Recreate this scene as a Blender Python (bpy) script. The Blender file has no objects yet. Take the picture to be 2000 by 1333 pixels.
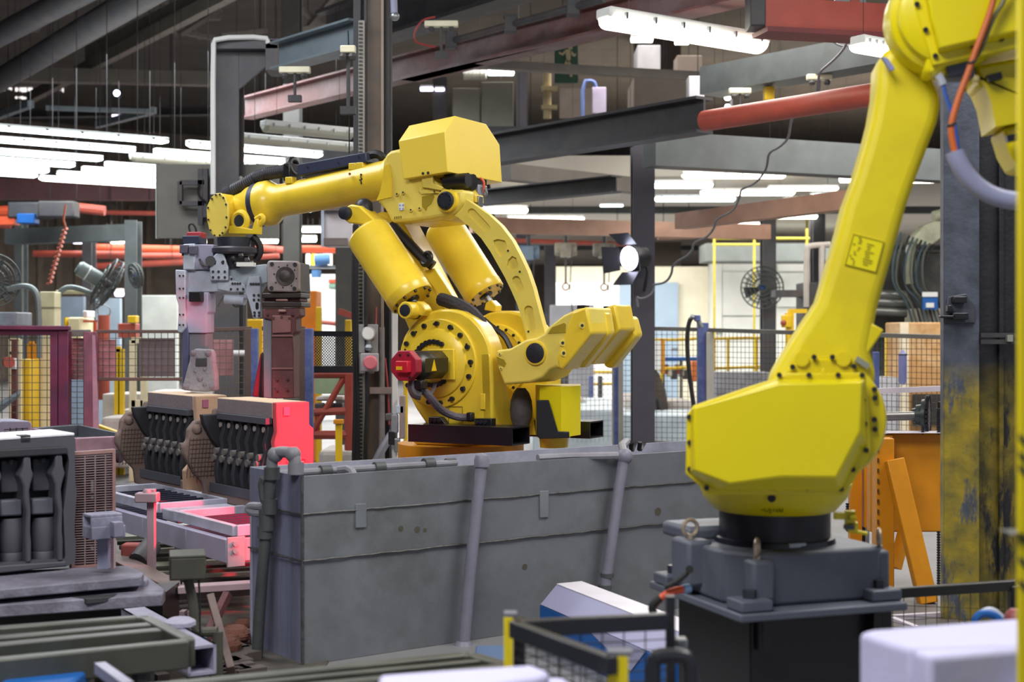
import bpy, bmesh, math, random
from mathutils import Vector, Matrix
from mathutils.geometry import tessellate_polygon
random.seed(7)
SC = bpy.context.scene
COL = SC.collection
F, CX, HY, H = 2800.0, 1000.0, 650.0, 1.35
EYE = Vector((0, 0, H))
Z = Vector((0, 0, 1))
def R(d): return math.radians(d)
# ---------------- camera, world, lights, exposure
cam = bpy.data.cameras.new('camera'); camo = bpy.data.objects.new('camera', cam); COL.objects.link(camo)
camo.location = EYE; camo.rotation_euler = (R(90), 0, 0)
cam.sensor_width = 36; cam.lens = 36 * F / 2000; cam.shift_y = -16.5 / 2000
cam.clip_start = .05; cam.clip_end = 200
cam.dof.use_dof = True; cam.dof.focus_distance = 7.6; cam.dof.aperture_fstop = 2.6
SC.camera = camo
SC.view_settings.view_transform = 'Standard'; SC.view_settings.look = 'None'
SC.view_settings.gamma = 1; SC.view_settings.use_curve_mapping = False
SC.view_settings.exposure = 0.14
w = bpy.data.worlds.new('hall_fill'); SC.world = w; w.use_nodes = True  # even bluish fill from the open front, added as ambient light
w.node_tree.nodes['Background'].inputs[0].default_value = (.80, .88, 1, 1)
w.node_tree.nodes['Background'].inputs[1].default_value = .42
def area(name, loc, size, power, color=(1, 1, 1), rot=(0, 0, 0)):
    l = bpy.data.lights.new(name, 'AREA'); l.shape = 'RECTANGLE'; l.size, l.size_y = size; l.energy = power; l.color = color
    o = bpy.data.objects.new(name, l); COL.objects.link(o); o.location = loc; o.rotation_euler = rot
    return o
area('unseen_hall_light', (-1.5, 1.5, 5.0), (3, 2.0), 290, (1, .97, .93), (R(22), 0, 0))
area('unseen_hall_light', (3.0, 5.5, 5.2), (2, 3), 260, (1, .97, .92), (0, R(12), 0))
area('unseen_hall_light', (-3.5, 8.5, 5.0), (3, 2), 190, (.93, .96, 1))
area('unseen_hall_light', (4, 13, 4.3), (5, 3), 420, (1, .96, .9))
area('unseen_hall_light', (-4, 16, 4.3), (5, 3), 420, (.93, .97, 1))
area('unseen_hall_light', (0, 24, 3.1), (14, 4), 1100, (1, .97, .92))  # this and the next three added to brighten the back of the hall
area('unseen_hall_light', (9, 24, 3.1), (8, 4), 800, (1, .97, .92))
area('unseen_hall_light', (0, 33, 4.8), (24, 4), 2200, (1, .94, .86))
area('unseen_hall_light', (14, 36, 4.8), (16, 4), 1600, (1, .94, .86))
area('unseen_hall_light', (1.6, 18.5, 6.4), (4, 2), 260, (1, .93, .86))  # this and the next added to brighten the dark upper level
area('unseen_hall_light', (5.0, 12.5, 6.2), (3, 2), 120, (1, .93, .86))
area('unseen_hall_light', (-3.0, 19.5, 3.3), (2, 1.5), 200, (1, 1, 1))  # added in front of the white booth to brighten it
# red signal light that tints the core line
rl = bpy.data.lights.new('signal_light', 'SPOT'); rl.energy = 150; rl.color = (1, .02, .06); rl.spot_size = R(78); rl.spot_blend = .25; rl.shadow_soft_size = .03
ro = bpy.data.objects.new('signal_light', rl); COL.objects.link(ro); ro.location = (-.50, 6.75, .70)
ro.rotation_euler = (Vector((-1.6, 7.4, .5)) - ro.location).to_track_quat('-Z', 'Y').to_euler()
# ---------------- pixel helpers (a pixel of the 2000x1333 frame at a chosen distance or height becomes a point in the hall)
def ray(px, py): return Vector(((px - CX) / F, 1, -(py - HY) / F))
def P(px, py, Y): return EYE + ray(px, py) * Y
def Pz(px, py, z):
    return EYE + ray(px, py) * ((z - H) * F / (HY - py))
def X_(px, Y): return (px - CX) / F * Y
def Z_(py, Y): return H - (py - HY) / F * Y
class Plane:
    def __init__(s, o, n): s.o = Vector(o); s.n = Vector(n).normalized()
    def hit(s, px, py, off=0):
        r = ray(px, py); return EYE + r * (((s.o + s.n * off - EYE).dot(s.n)) / r.dot(s.n))
    def loop(s, pts, off=0): return [s.hit(x, y, off) for x, y in pts]
U = Vector((math.cos(R(36)), math.sin(R(36)), 0)); V = Vector((-math.sin(R(36)), math.cos(R(36)), 0))
# ---------------- mesh collector
BASE = {}
class M:
    def __init__(s): s.v = []; s.f = []
    def add(s, vs, fs):
        n = len(s.v); s.v += [Vector(q) for q in vs]; s.f += [[i + n for i in f] for f in fs]; return s
    def hexa(s, b, t):
        return s.add(list(b) + list(t), [(3, 2, 1, 0), (4, 5, 6, 7), (0, 1, 5, 4), (1, 2, 6, 5), (2, 3, 7, 6), (3, 0, 4, 7)])
    def box(s, c, sz, ax=None):
        c = Vector(c); a, b, d = ax if ax else (Vector((1, 0, 0)), Vector((0, 1, 0)), Z)
        a, b, d = a * (sz[0] / 2), b * (sz[1] / 2), d * (sz[2] / 2)
        return s.hexa([c - a - b - d, c + a - b - d, c + a + b - d, c - a + b - d], [c - a - b + d, c + a - b + d, c + a + b + d, c - a + b + d])
    def bb(s, lo, hi):
        lo, hi = Vector(lo), Vector(hi); return s.box((lo + hi) / 2, hi - lo)
    def bar(s, a, b, w, h, up=Z):
        a, b = Vector(a), Vector(b); d = b - a; L = d.length; d.normalize()
        x = d.cross(up)
        if x.length < 1e-4: x = d.cross(Vector((0, 1, 0)))
        x.normalize(); y = x.cross(d)
        return s.box((a + b) / 2, (L, w, h), (d, x, y))
    def ibeam(s, a, b, w, h, t, up=Z):
        a, b = Vector(a), Vector(b); o = Vector(up) * (h / 2 - t / 2)
        s.bar(a + o, b + o, w, t, up); s.bar(a - o, b - o, w, t, up); return s.bar(a, b, t, h - 2 * t, up)
    def _fr(s, d):
        d = d.normalized(); x = d.cross(Z)
        if x.length < 1e-3: x = Vector((1, 0, 0))
        x.normalize(); return x, d.cross(x)
    def lathe(s, a, d, prof, n=24):
        a = Vector(a); d = Vector(d).normalized(); x, y = s._fr(d); vs = []; fs = []
        for t, r in prof:
            r = max(r, 1e-4)
            vs += [a + d * t + (x * math.cos(2 * math.pi * i / n) + y * math.sin(2 * math.pi * i / n)) * r for i in range(n)]
        m = len(prof)
        for k in range(m - 1):
            fs += [(k * n + i, k * n + (i + 1) % n, (k + 1) * n + (i + 1) % n, (k + 1) * n + i) for i in range(n)]
        fs.append(list(range(n))); fs.append(list(range((m - 1) * n, m * n)))
        return s.add(vs, fs)
    def cyl(s, a, b, r, r2=None, n=18):
        a, b = Vector(a), Vector(b); return s.lathe(a, b - a, [(0, r), ((b - a).length, r if r2 is None else r2)], n)
    def tube(s, pts, r, n=8, smooth=0):
        pts = [Vector(p) for p in pts]
        for _ in range(smooth):
            q = [pts[0]]
            for i in range(len(pts) - 1):
                q += [pts[i] * .75 + pts[i + 1] * .25, pts[i] * .25 + pts[i + 1] * .75]
            pts = q + [pts[-1]]
        vs = []; fs = []; x = None
        for i, p in enumerate(pts):
            d = (pts[min(i + 1, len(pts) - 1)] - pts[max(i - 1, 0)]).normalized()
            if x is None: x = s._fr(d)[0]
            x = (x - d * x.dot(d)).normalized(); y = d.cross(x)
            rr = r(i / (len(pts) - 1)) if callable(r) else r
            vs += [p + (x * math.cos(2 * math.pi * k / n) + y * math.sin(2 * math.pi * k / n)) * rr for k in range(n)]
        for i in range(len(pts) - 1):
            fs += [(i * n + k, i * n + (k + 1) % n, (i + 1) * n + (k + 1) % n, (i + 1) * n + k) for k in range(n)]
        fs.append(list(range(n))); fs.append(list(range((len(pts) - 1) * n, len(pts) * n)))
        return s.add(vs, fs)
    def torus(s, c, ax, Rr, r, n=24, m=8):
        c = Vector(c); ax = Vector(ax).normalized(); x, y = s._fr(ax); vs = []; fs = []
        for i in range(n):
            e = x * math.cos(2 * math.pi * i / n) + y * math.sin(2 * math.pi * i / n)
            vs += [c + e * (Rr + r * math.cos(2 * math.pi * k / m)) + ax * (r * math.sin(2 * math.pi * k / m)) for k in range(m)]
        for i in range(n):
            for k in range(m):
                fs.append((i * m + k, ((i + 1) % n) * m + k, ((i + 1) % n) * m + (k + 1) % m, i * m + (k + 1) % m))
        return s.add(vs, fs)
    def ball(s, c, r, n=14, sq=(1, 1, 1)):
        c = Vector(c); vs = []; fs = []; m = n // 2
        for j in range(1, m):
            a = math.pi * j / m
            for i in range(n):
                b = 2 * math.pi * i / n
                vs.append(c + Vector((math.sin(a) * math.cos(b) * sq[0], math.sin(a) * math.sin(b) * sq[1], math.cos(a) * sq[2])) * r)
        for j in range(m - 2):
            fs += [(j * n + i, j * n + (i + 1) % n, (j + 1) * n + (i + 1) % n, (j + 1) * n + i) for i in range(n)]
        fs.append(list(range(n))); fs.append(list(range((m - 2) * n, (m - 1) * n)))
        return s.add(vs, fs)
    def prism(s, loop, dv, holes=None):
        loop = [Vector(p) for p in loop]; dv = Vector(dv); n = len(loop)
        if not holes:
            return s.add(loop + [p + dv for p in loop], [list(range(n)), list(range(2 * n - 1, n - 1, -1))] + [(i, (i + 1) % n, n + (i + 1) % n, n + i) for i in range(n)])
        loops = [loop] + [[Vector(p) for p in h] for h in holes]
        flat = [p for l in loops for p in l]; T = len(flat)
        tris = tessellate_polygon(loops); fs = [tuple(t) for t in tris] + [tuple(i + T for i in reversed(t)) for t in tris]
        k = 0
        for l in loops:
            m = len(l); fs += [(k + i, k + (i + 1) % m, T + k + (i + 1) % m, T + k + i) for i in range(m)]; k += m
        return s.add(flat + [p + dv for p in flat], fs)
    def loft(s, loops):
        n = len(loops[0]); vs = [p for l in loops for p in l]; fs = []
        for k in range(len(loops) - 1):
            fs += [(k * n + i, k * n + (i + 1) % n, (k + 1) * n + (i + 1) % n, (k + 1) * n + i) for i in range(n)]
        fs += [list(range(n)), list(range((len(loops) - 1) * n, len(loops) * n))]
        return s.add(vs, fs)
    def build(s, name, mt, par=None, bev=0, seg=2, smooth=35, kind=None, label=None, keep=False):
        if par is None:
            lo = Vector((min(q.x for q in s.v), min(q.y for q in s.v), min(q.z for q in s.v))); hi = Vector((max(q.x for q in s.v), max(q.y for q in s.v), 0))
            base = Vector(((lo.x + hi.x) / 2, (lo.y + hi.y) / 2, lo.z))
            if keep: base = Vector((0, 0, 0))
        else: base = BASE[par.name]
        me = bpy.data.meshes.new(name); me.from_pydata([q - base for q in s.v], [], s.f)
        bm = bmesh.new(); bm.from_mesh(me); bmesh.ops.recalc_face_normals(bm, faces=bm.faces); bm.to_mesh(me); bm.free()
        if smooth:
            me.polygons.foreach_set('use_smooth', [True] * len(me.polygons)); me.set_sharp_from_angle(angle=R(smooth))
        me.materials.append(mt)
        o = bpy.data.objects.new(name, me); COL.objects.link(o)
        if par is None: o.location = base
        else: o.parent = par
        BASE[o.name] = base
        if bev:
            b = o.modifiers.new('edge', 'BEVEL'); b.width = bev; b.segments = seg; b.limit_method = 'ANGLE'; b.angle_limit = R(32)
        if kind: o['kind'] = kind
        if label: o['label'] = label
        return o
def thing(name, label, cat, loc, group=None):
    o = bpy.data.objects.new(name, None); COL.objects.link(o); o.location = loc; o.empty_display_size = .2
    o['label'] = label; o['category'] = cat
    if group: o['group'] = group
    BASE[o.name] = Vector(loc); return o
def tag(o, label, cat, group=None, kind=None):
    o['label'] = label; o['category'] = cat
    if group: o['group'] = group
    if kind: o['kind'] = kind
    return o
def struct(o, label=None):
    o['kind'] = 'structure'
    if label: o['label'] = label
    return o
def dup(root, loc, label, rz=None, scale=None, group=None):
    r = root.copy(); COL.objects.link(r); r.location = loc; r['label'] = label
    if rz is not None: r.rotation_euler = (0, 0, rz)
    if scale: r.scale = scale
    if group: r['group'] = group
    for c in list(root.children):
        k = c.copy(); COL.objects.link(k); k.parent = r
        for g in list(c.children):
            q = g.copy(); COL.objects.link(q); q.parent = k
    return r
def text(body, size, o, x, up, mt, par, name='lettering', ext=.0008):
    c = bpy.data.curves.new(name, 'FONT'); c.body = body; c.size = size; c.extrude = ext; c.align_x = 'CENTER'; c.align_y = 'CENTER'; c.materials.append(mt)
    t0 = bpy.data.objects.new('tmp', c); COL.objects.link(t0); bpy.context.view_layer.update()
    me = bpy.data.meshes.new_from_object(t0.evaluated_get(bpy.context.evaluated_depsgraph_get())); bpy.data.objects.remove(t0)
    t = bpy.data.objects.new(name, me); COL.objects.link(t); BASE[t.name] = BASE[par.name]
    x = Vector(x).normalized(); up = Vector(up); up = (up - x * up.dot(x)).normalized(); n = x.cross(up)
    m = Matrix((x, up, n)).transposed().to_4x4(); m.translation = Vector(o) - BASE[par.name]
    t.parent = par; t.matrix_local = m; return t
# ---------------- materials (all procedural)
def lin(h):
    h = h.lstrip('#'); c = [int(h[i:i + 2], 16) / 255 for i in (0, 2, 4)]
    return tuple(x / 12.92 if x <= .04045 else ((x + .055) / 1.055) ** 2.4 for x in c) + (1,)
MATS = {}
def mat(name, c, rough=.5, metal=0, var=.12, scale=5, dirt=None, amt=.35, dscale=3, bump=0, bscale=60, streak=False, coat=0):
    if name in MATS: return MATS[name]
    m = bpy.data.materials.new(name); m.use_nodes = True; nt = m.node_tree; b = nt.nodes['Principled BSDF']; L = nt.links
    N = nt.nodes.new
    tc = N('ShaderNodeTexCoord'); mp = N('ShaderNodeMapping'); L.new(tc.outputs['Object'], mp.inputs[0])
    if streak: mp.inputs['Scale'].default_value = (1, 1, .12)
    nz = N('ShaderNodeTexNoise'); nz.inputs['Scale'].default_value = scale; nz.inputs['Detail'].default_value = 5; L.new(mp.outputs[0], nz.inputs['Vector'])
    rp = N('ShaderNodeValToRGB'); c0 = lin(c)
    rp.color_ramp.elements[0].position = .3; rp.color_ramp.elements[1].position = .7
    rp.color_ramp.elements[0].color = tuple(x * (1 - var) for x in c0[:3]) + (1,); rp.color_ramp.elements[1].color = tuple(min(1, x * (1 + var)) for x in c0[:3]) + (1,)
    L.new(nz.outputs['Fac'], rp.inputs[0]); out = rp.outputs[0]
    if dirt:
        n2 = N('ShaderNodeTexNoise'); n2.inputs['Scale'].default_value = dscale; n2.inputs['Detail'].default_value = 8; n2.inputs['Roughness'].default_value = .65; L.new(mp.outputs[0], n2.inputs['Vector'])
        r2 = N('ShaderNodeValToRGB'); r2.color_ramp.elements[0].position = .5 - .12 * amt; r2.color_ramp.elements[1].position = .78 - .3 * amt
        r2.color_ramp.elements[1].color = (amt * 1.6 if amt < .6 else 1,) * 3 + (1,)
        L.new(n2.outputs['Fac'], r2.inputs[0]); mx = N('ShaderNodeMix'); mx.data_type = 'RGBA'
        L.new(r2.outputs[0], mx.inputs['Factor']); L.new(out, mx.inputs[6]); mx.inputs[7].default_value = lin(dirt); out = mx.outputs[2]
    L.new(out, b.inputs['Base Color']); b.inputs['Roughness'].default_value = rough; b.inputs['Metallic'].default_value = metal
    if coat: b.inputs['Coat Weight'].default_value = coat; b.inputs['Coat Roughness'].default_value = .15
    if bump:
        n3 = N('ShaderNodeTexNoise'); n3.inputs['Scale'].default_value = bscale; n3.inputs['Detail'].default_value = 4; L.new(tc.outputs['Object'], n3.inputs['Vector'])
        bp = N('ShaderNodeBump'); bp.inputs['Strength'].default_value = bump; bp.inputs['Distance'].default_value = .01
        L.new(n3.outputs['Fac'], bp.inputs['Height']); L.new(bp.outputs[0], b.inputs['Normal'])
    MATS[name] = m; return m
def emit(name, c, s):
    if name in MATS: return MATS[name]
    m = bpy.data.materials.new(name); m.use_nodes = True; nt = m.node_tree; b = nt.nodes['Principled BSDF']
    b.inputs['Base Color'].default_value = (.8, .8, .8, 1); b.inputs['Emission Color'].default_value = lin(c); b.inputs['Emission Strength'].default_value = s
    MATS[name] = m; return m
YEL = mat('robot_yellow', 'E9C836', .36, var=.04, dirt='8A7420', amt=.16, dscale=4, coat=.25)
LEM = mat('lemon_yellow', 'E2D000', .42, var=.04, dirt='B39B1C', amt=.18, dscale=2.5, coat=.15)
PALE = mat('pale_cover_yellow', 'E2CC5C', .45, var=.05, dirt='9A8A3A', amt=.12)
BLK = mat('black_paint', '15151B', .4, var=.2)
CAPB = mat('blue_black_cap', '20242E', .45, var=.15)
NAVY = mat('navy_tray', '2B3048', .5, var=.1)
RUB = mat('black_rubber', '1A191B', .6, var=.25)
STEEL = mat('bare_steel', '8E9296', .35, metal=.7, var=.15)
RUSTEEL = mat('dusty_dark_steel', '4A4B50', .6, metal=.2, var=.25, dirt='6E5A4C', amt=.35, bump=.15)
DARK = mat('dark_beam_steel', '3A3A3F', .6, var=.2, dirt='55504A', amt=.3)
TANKM = mat('weathered_tank_steel', '73777E', .45, metal=.2, var=.16, scale=2.2, dirt='4C4E46', amt=.36, dscale=2.4, bump=.06)
TANKS = mat('streaked_tank_steel', '7A809A', .5, metal=.1, var=.3, scale=6, dirt='3A3844', amt=.42, dscale=5, streak=True, bump=.06)
PIPE = mat('grey_pipe', '85858E', .55, metal=.1, var=.15, dirt='4E4E54', amt=.35)
PIPED = mat('dark_green_pipe', '4A4E50', .55, var=.2, dirt='2A2C2E', amt=.4)
CHAR = mat('core_charcoal', '2E2F36', .6, var=.15, bump=.1, bscale=120)
CHARL = mat('core_grey_edge', '4A4B54', .6, var=.12)
TAN = mat('sand_core_tan', 'BC9C84', .9, var=.08, bump=.35, bscale=200)
BROWN = mat('sand_core_brown', '7C6A64', .9, var=.1, bump=.35, bscale=180)
LAV = mat('lavender_steel', '9896AE', .5, var=.12, dirt='55566A', amt=.35)
LAVW = mat('pale_blue_grey', 'B6BECE', .45, var=.1, dirt='70768C', amt=.3)
MAUVE = mat('mauve_red_paint', '84505F', .55, var=.2, dirt='5C3A58', amt=.4, bump=.1)
PINK = mat('pinkish_dusted_steel', 'A08C96', .7, var=.2, dirt='6E5A66', amt=.35, bump=.2)
DUST = mat('dusted_slab', '6E6C7C', .7, var=.25, scale=4, dirt='A8A6BC', amt=.35, dscale=5, bump=.3)
TRAY = mat('olive_grey_tray', '4A4C46', .45, metal=.15, var=.2, dirt='36362F', amt=.4)
ORG = mat('machine_orange', 'D38A08', .5, var=.08, dirt='8A5A10', amt=.2)
YRAIL = mat('safety_yellow', 'E0B814', .5, var=.08)
CREAM = mat('cream_panel', 'D8D2BC', .7, var=.05, dirt='A8A28C', amt=.2, dscale=.6)
WHITE = mat('white_panel', 'E4E6E4', .6, var=.04)
BLUED = mat('grey_blue_door', '8FA2B4', .6, var=.05)
BLUE = mat('blue_paint', '48568E', .5, var=.15, dirt='8A90B0', amt=.25, dscale=8)
CBLUE = mat('bright_blue', '0F58A4', .5, var=.08)
REDR = mat('red_rail', 'A84A3C', .5, var=.12, dirt='7A4A40', amt=.25)
REDB = mat('faded_red_beam', '6E4644', .55, var=.2, dirt='8A8286', amt=.4, dscale=1.2)
GREYC = mat('column_grey', '55555A', .6, var=.15, dirt='6E6258', amt=.35)
GALV = mat('galvanised_duct', '7C8890', .5, metal=.2, var=.12)
WIRE = mat('dark_wire', '45423E', .6, var=.2)
WIREL = mat('pale_wire', '8A8884', .6, var=.1)
BOLT = mat('black_bolt', '1E1E24', .45, var=.1)
CRIM = mat('crimson_cap', '9C1A34', .5, var=.1)
BASEG = mat('grey_robot_base', '555B6A', .5, var=.1, dirt='7A7F8A', amt=.2)
FLB = mat('white_lavender_core', 'BEBEE0', .9, var=.04, bump=.2, bscale=120)
REDBR = mat('red_brown_jaw', '6C4146', .6, var=.2, dirt='4C3034', amt=.35, bump=.15)
LITW = emit('tube_cool', 'EAFBFF', 9)
LITY = emit('tube_warm', 'FFF8E6', 9)
LITV = emit('tube_violet', 'E6DCFF', 5)
UNLIT = mat('unlit_tube', 'B4B4A4', .4, var=.05)
TEXTD = mat('printed_black', '1C1C18', .7, var=0)
# ================= the hall: floor, walls, roof, columns, beams
def uv(u, v, z): return U * u + V * v + Z * z
CONC = mat('concrete_floor', '77777A', .45, var=.15, scale=1.5, dirt='55524E', amt=.3, dscale=.9)
WALLD = mat('dark_cladding', '6A6058', .8, var=.2, scale=2)
ROOFD = mat('dark_roof', '4C4846', .85, var=.2, scale=1.5)
AX = (U, V, Z)
struct(M().box(uv(12, 16, -.1), (60, 52, .2), AX).build('floor', CONC, smooth=0))
struct(M().box(uv(12, 16, 7.6), (60, 52, .2), AX).build('ceiling', ROOFD, smooth=0))
wb = struct(M().box(uv(12, 42.1, 3.75), (60, .2, 7.5), AX).build('wall_back', WALLD, smooth=0))
struct(M().box(uv(42.1, 16, 3.75), (.2, 52, 7.5), AX).build('wall_right', WALLD, smooth=0))
struct(M().box(uv(-18.1, 16, 3.75), (.2, 52, 7.5), AX).build('wall_left', WALLD, smooth=0))
RIB = mat('cladding_rib', '786C62', .8, var=.15)
for i in range(46):
    o = M().box(uv(-8 + i * .55, 41.96, 2.6), (.16, .08, 5.2), AX).build('wall_rib', RIB, wb, smooth=0)
# high windows in the back wall
k = 0
for (x0, x1, y0, y1) in [(0, 8, 167, 177), (10, 22, 168, 176), (30, 44, 170, 180), (46, 62, 170, 181), (66, 82, 173, 182), (84, 94, 173, 182), (29, 44, 188, 194), (46, 60, 189, 195), (118, 123, 172, 180), (504, 522, 198, 218)]:
    Y = 36 if x0 < 300 else 30
    k += 1
    a, b = P(x0, y1, Y), P(x1, y0, Y)
    o = M().bb(a, b + Vector((0, .04, 0))).build('window_%d' % k, emit('daylight_pane', 'FFF4F0', 1.6), smooth=0); struct(o)
    fr = M(); t = .03
    fr.bar(a + Vector((0, -.02, 0)), Vector((b.x, a.y - .02, a.z)), t, t).bar(Vector((a.x, a.y - .02, b.z)), Vector((b.x, a.y - .02, b.z)), t, t)
    fr.bar(Vector(((a.x + b.x) / 2, a.y - .02, a.z)), Vector(((a.x + b.x) / 2, a.y - .02, b.z)), t, t)
    fr.build('window_frame', DARK, o, smooth=0)
def hbeam(ax, ay, bx, by, z, h, w, mt, name, sec='i', par=None):
    a, b = Pz(ax, ay, z), Pz(bx, by, z); o = Z * (h / 2)
    m = M()
    if sec == 'i': m.ibeam(a + o, b + o, w, h, max(.012, h * .08))
    elif sec == 'box': m.bar(a + o, b + o, w, h)
    else: m.cyl(a + o, b + o, h / 2)
    return m.build(name, mt, par)
nb = [0]
def beam(*a, **k):
    nb[0] += 1
    return struct(hbeam(*a, 'roof_beam', **k))
BEAMG = mat('beam_grey_green', '4E5354', .55, var=.15, dirt='3A3A38', amt=.3)
BEAML = mat('pale_beam', '67615A', .6, var=.12)
beam(640, 115, 1030, -6, 4.3, .5, .3, DARK)
beam(860, 338, 1376, 260, 3.0, .30, .2, DARK)
beam(985, 352, 1262, 380, 2.95, .17, .2, BEAML, sec='box')
beam(1268, 326, 1960, 362, 2.9, .32, .25, BEAMG, sec='box')
beam(938, 402, 1204, 376, 2.7, .16, .16, DARK)
beam(1388, 188, 1790, 118, 3.6, .26, .3, BEAMG, sec='box')
beam(940, 134, 1420, 160, 4.2, .09, .12, BEAML, sec='box')
beam(546, 138, 700, 96, 3.45, .22, .18, GALV)
beam(-60, 158, 420, 168, 5.0, .2, .2, BEAML, sec='box')
beam(-60, 390, 330, 392, 3.3, .30, .2, mat('dull_maroon', '5E3A3C', .6), sec='box')
beam(-60, 232, 430, 225, 5.2, .15, .2, DARK)
beam(90, 215, 300, 222, 4.6, .06, .1, GALV, sec='box')
beam(-10, 235, 60, 210, 4.6, .1, .1, GALV, sec='box'); beam(190, 250, 300, 222, 4.6, .1, .1, GALV, sec='box')
beam(920, 455, 1500, 468, 2.5, .18, .15, mat('rust_orange_beam', 'A07A66', .6, var=.15), sec='box')
beam(1330, 448, 1700, 405, 2.4, .16, .15, mat('rust_orange_beam', ''), sec='box')
beam(500, 320, 720, 322, 3.6, .25, .2, DARK)
beam(20, 478, 262, 470, 2.5, .2, .2, BEAMG, sec='box')
for (a, b, c, d, z, r, mt) in [(-40, 110, 260, -40, 4.9, .20, GREYC), (-40, 200, 330, -8, 4.7, .22, GREYC), (60, 200, 460, -5, 5.2, .12, BEAML), (175, 118, 460, -20, 5.4, .14, BEAML)]:
    beam(a, b, c, d, z, r * 1.4, r, mt, sec='tube' if r > .17 else 'box')
# roof truss lattice
tr = [((300, -5), (350, 70)), ((350, 70), (430, 20)), ((315, 0), (395, 75)), ((260, 45), (420, 75)), ((375, 0), (378, 70)), ((560, -5), (640, 60)), ((650, -5), (590, 70)), ((90, 0), (70, 60)), ((430, 70), (520, 60)), ((570, 60), (680, 45)), ((250, 40), (430, 35))]
m = M()
for a, b in tr: m.bar(P(a[0], a[1], 20), P(b[0], b[1], 20.5), .09, .06)
struct(m.build('roof_truss', BEAML, smooth=0))
def column(x0, x1, ytop, Y, mt, d=.25, zb=0.0, web=False):
    a, b = X_(x0, Y), X_(x1, Y); zt = Z_(ytop, Y); m = M(); t = .02
    c = (a + b) / 2; wd = b - a
    m.bb((a, Y, zb), (b, Y + t, zt)).bb((c - t / 2, Y + t, zb), (c + t / 2, Y + d - t, zt)).bb((a, Y + d - t, zb), (b, Y + d, zt))
    return struct(m.build('column', mt, smooth=0))
column(418, 466, 72, 12, GREYC)
column(553, 584, -40, 17, mat('column_dark', '4A4A48', .6, var=.15, dirt='5A564E', amt=.3))
column(1236, 1279, 282, 14, mat('column_violet_grey', '3C3A44', .55, var=.1))
column(1490, 1516, 425, 20, GREYC); column(28, 43, 430, 20, BEAMG); column(160, 179, 440, 22, GREYC)
column(243, 267, 430, 17, BEAMG); column(1064, 1086, 480, 22, DARK); column(1588, 1612, 415, 22, DARK)
column(845, 872, 150, 24, DARK); column(1008, 1030, 130, 22, mat('column_violet_grey', '')); column(1240, 1330, 60, 30, mat('brown_panel', '6A6058', .7))
column(655, 692, 470, 15, mat('column_dark', ''))
# junction head of the column that carries the wrist-side beam
m = M(); m.bb((X_(413, 11.95), 11.9, Z_(100, 12)), (X_(545, 11.95), 12.2, Z_(82, 12)))
m.prism([P(466, 98, 12), P(522, 98, 12), P(522, 128, 12), P(466, 175, 12)], (0, .03, 0)); m.bb((X_(522, 12), 11.9, Z_(142, 12)), (X_(548, 12), 12.2, Z_(80, 12)))
struct(m.build('column_bracket', GREYC, bev=.004))
m = M().tube([P(416, 380, 11.85), P(416, 90, 11.85), P(421, 74, 11.85), P(520, 72, 11.9), P(524, 85, 11.9)], .022, 8, 1)
tag(m.build('conduit', WHITE), 'thin pale conduit bent over the top of the grey column', 'pipe')
# faded red crane beam with its cable pipe
rb = hbeam(480, 233, 1490, -8, 3.75, .24, .17, REDB, 'crane_beam'); tag(rb, 'faded red steel crane beam slanting up across the roof', 'beam')
a, b = Pz(800, 148, 3.8), Pz(1480, -15, 3.8)
lp = M().bar(a + Z * -.035, b + Z * -.035, .22, .03).build('lower_flange', REDB, rb)
pr = thing('cable_pipe', 'dark round pipe clamped above the faded red crane beam', 'pipe', Pz(1000, 60, 4.1))
q0, q1 = P(876, 82, 12.5), P(1180, -2, 11)
M().cyl(q0, q1, .03).build('pipe', RUSTEEL, pr)
for t in (.02, .43, .82):
    c = q0.lerp(q1, t); M().box(c, (.1, .12, .13)).box(c + Z * .07, (.12, .08, .03)).build('clamp', DARK, pr, bev=.005)
# wireless sensor lights on rods (small pale bars)
def sensor(x, y, Y, L, lab, hang=.4):
    t = thing('sensor_bar', lab, 'sensor', P(x, y, Y)); c = P(x, y, Y)
    M().box(c, (L, .06, .05)).build('housing', mat('sensor_pale', 'E0DCC0', .4), t, bev=.008)
    M().cyl(c - Z * .02, c - Z * hang, .012).box(c - Z * hang, (.1, .06, .05)).build('stem', DARK, t)
    for s in (-1, 1): M().ball(c + Vector((s * L * .3, -.02, -.05)), .03, 8).build('knuckle', DARK, t)
sensor(862, 47, 11.5, .27, 'short pale bar on a stem over the middle of the red beam', .25)
sensor(576, 137, 11, .24, 'short pale bar on a stem under the grey cantilever beam', .22)
sensor(680, 97, 9.4, .1, 'stubby pale bar beside the slotted cable duct')
sensor(1600, 151, 12.5, .22, 'grey bar on a stem crossed by the festoon cable', .3)
sensor(1445, 178, 13, .2, 'grey bar with stem next to the small twin lamps', .25)
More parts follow.
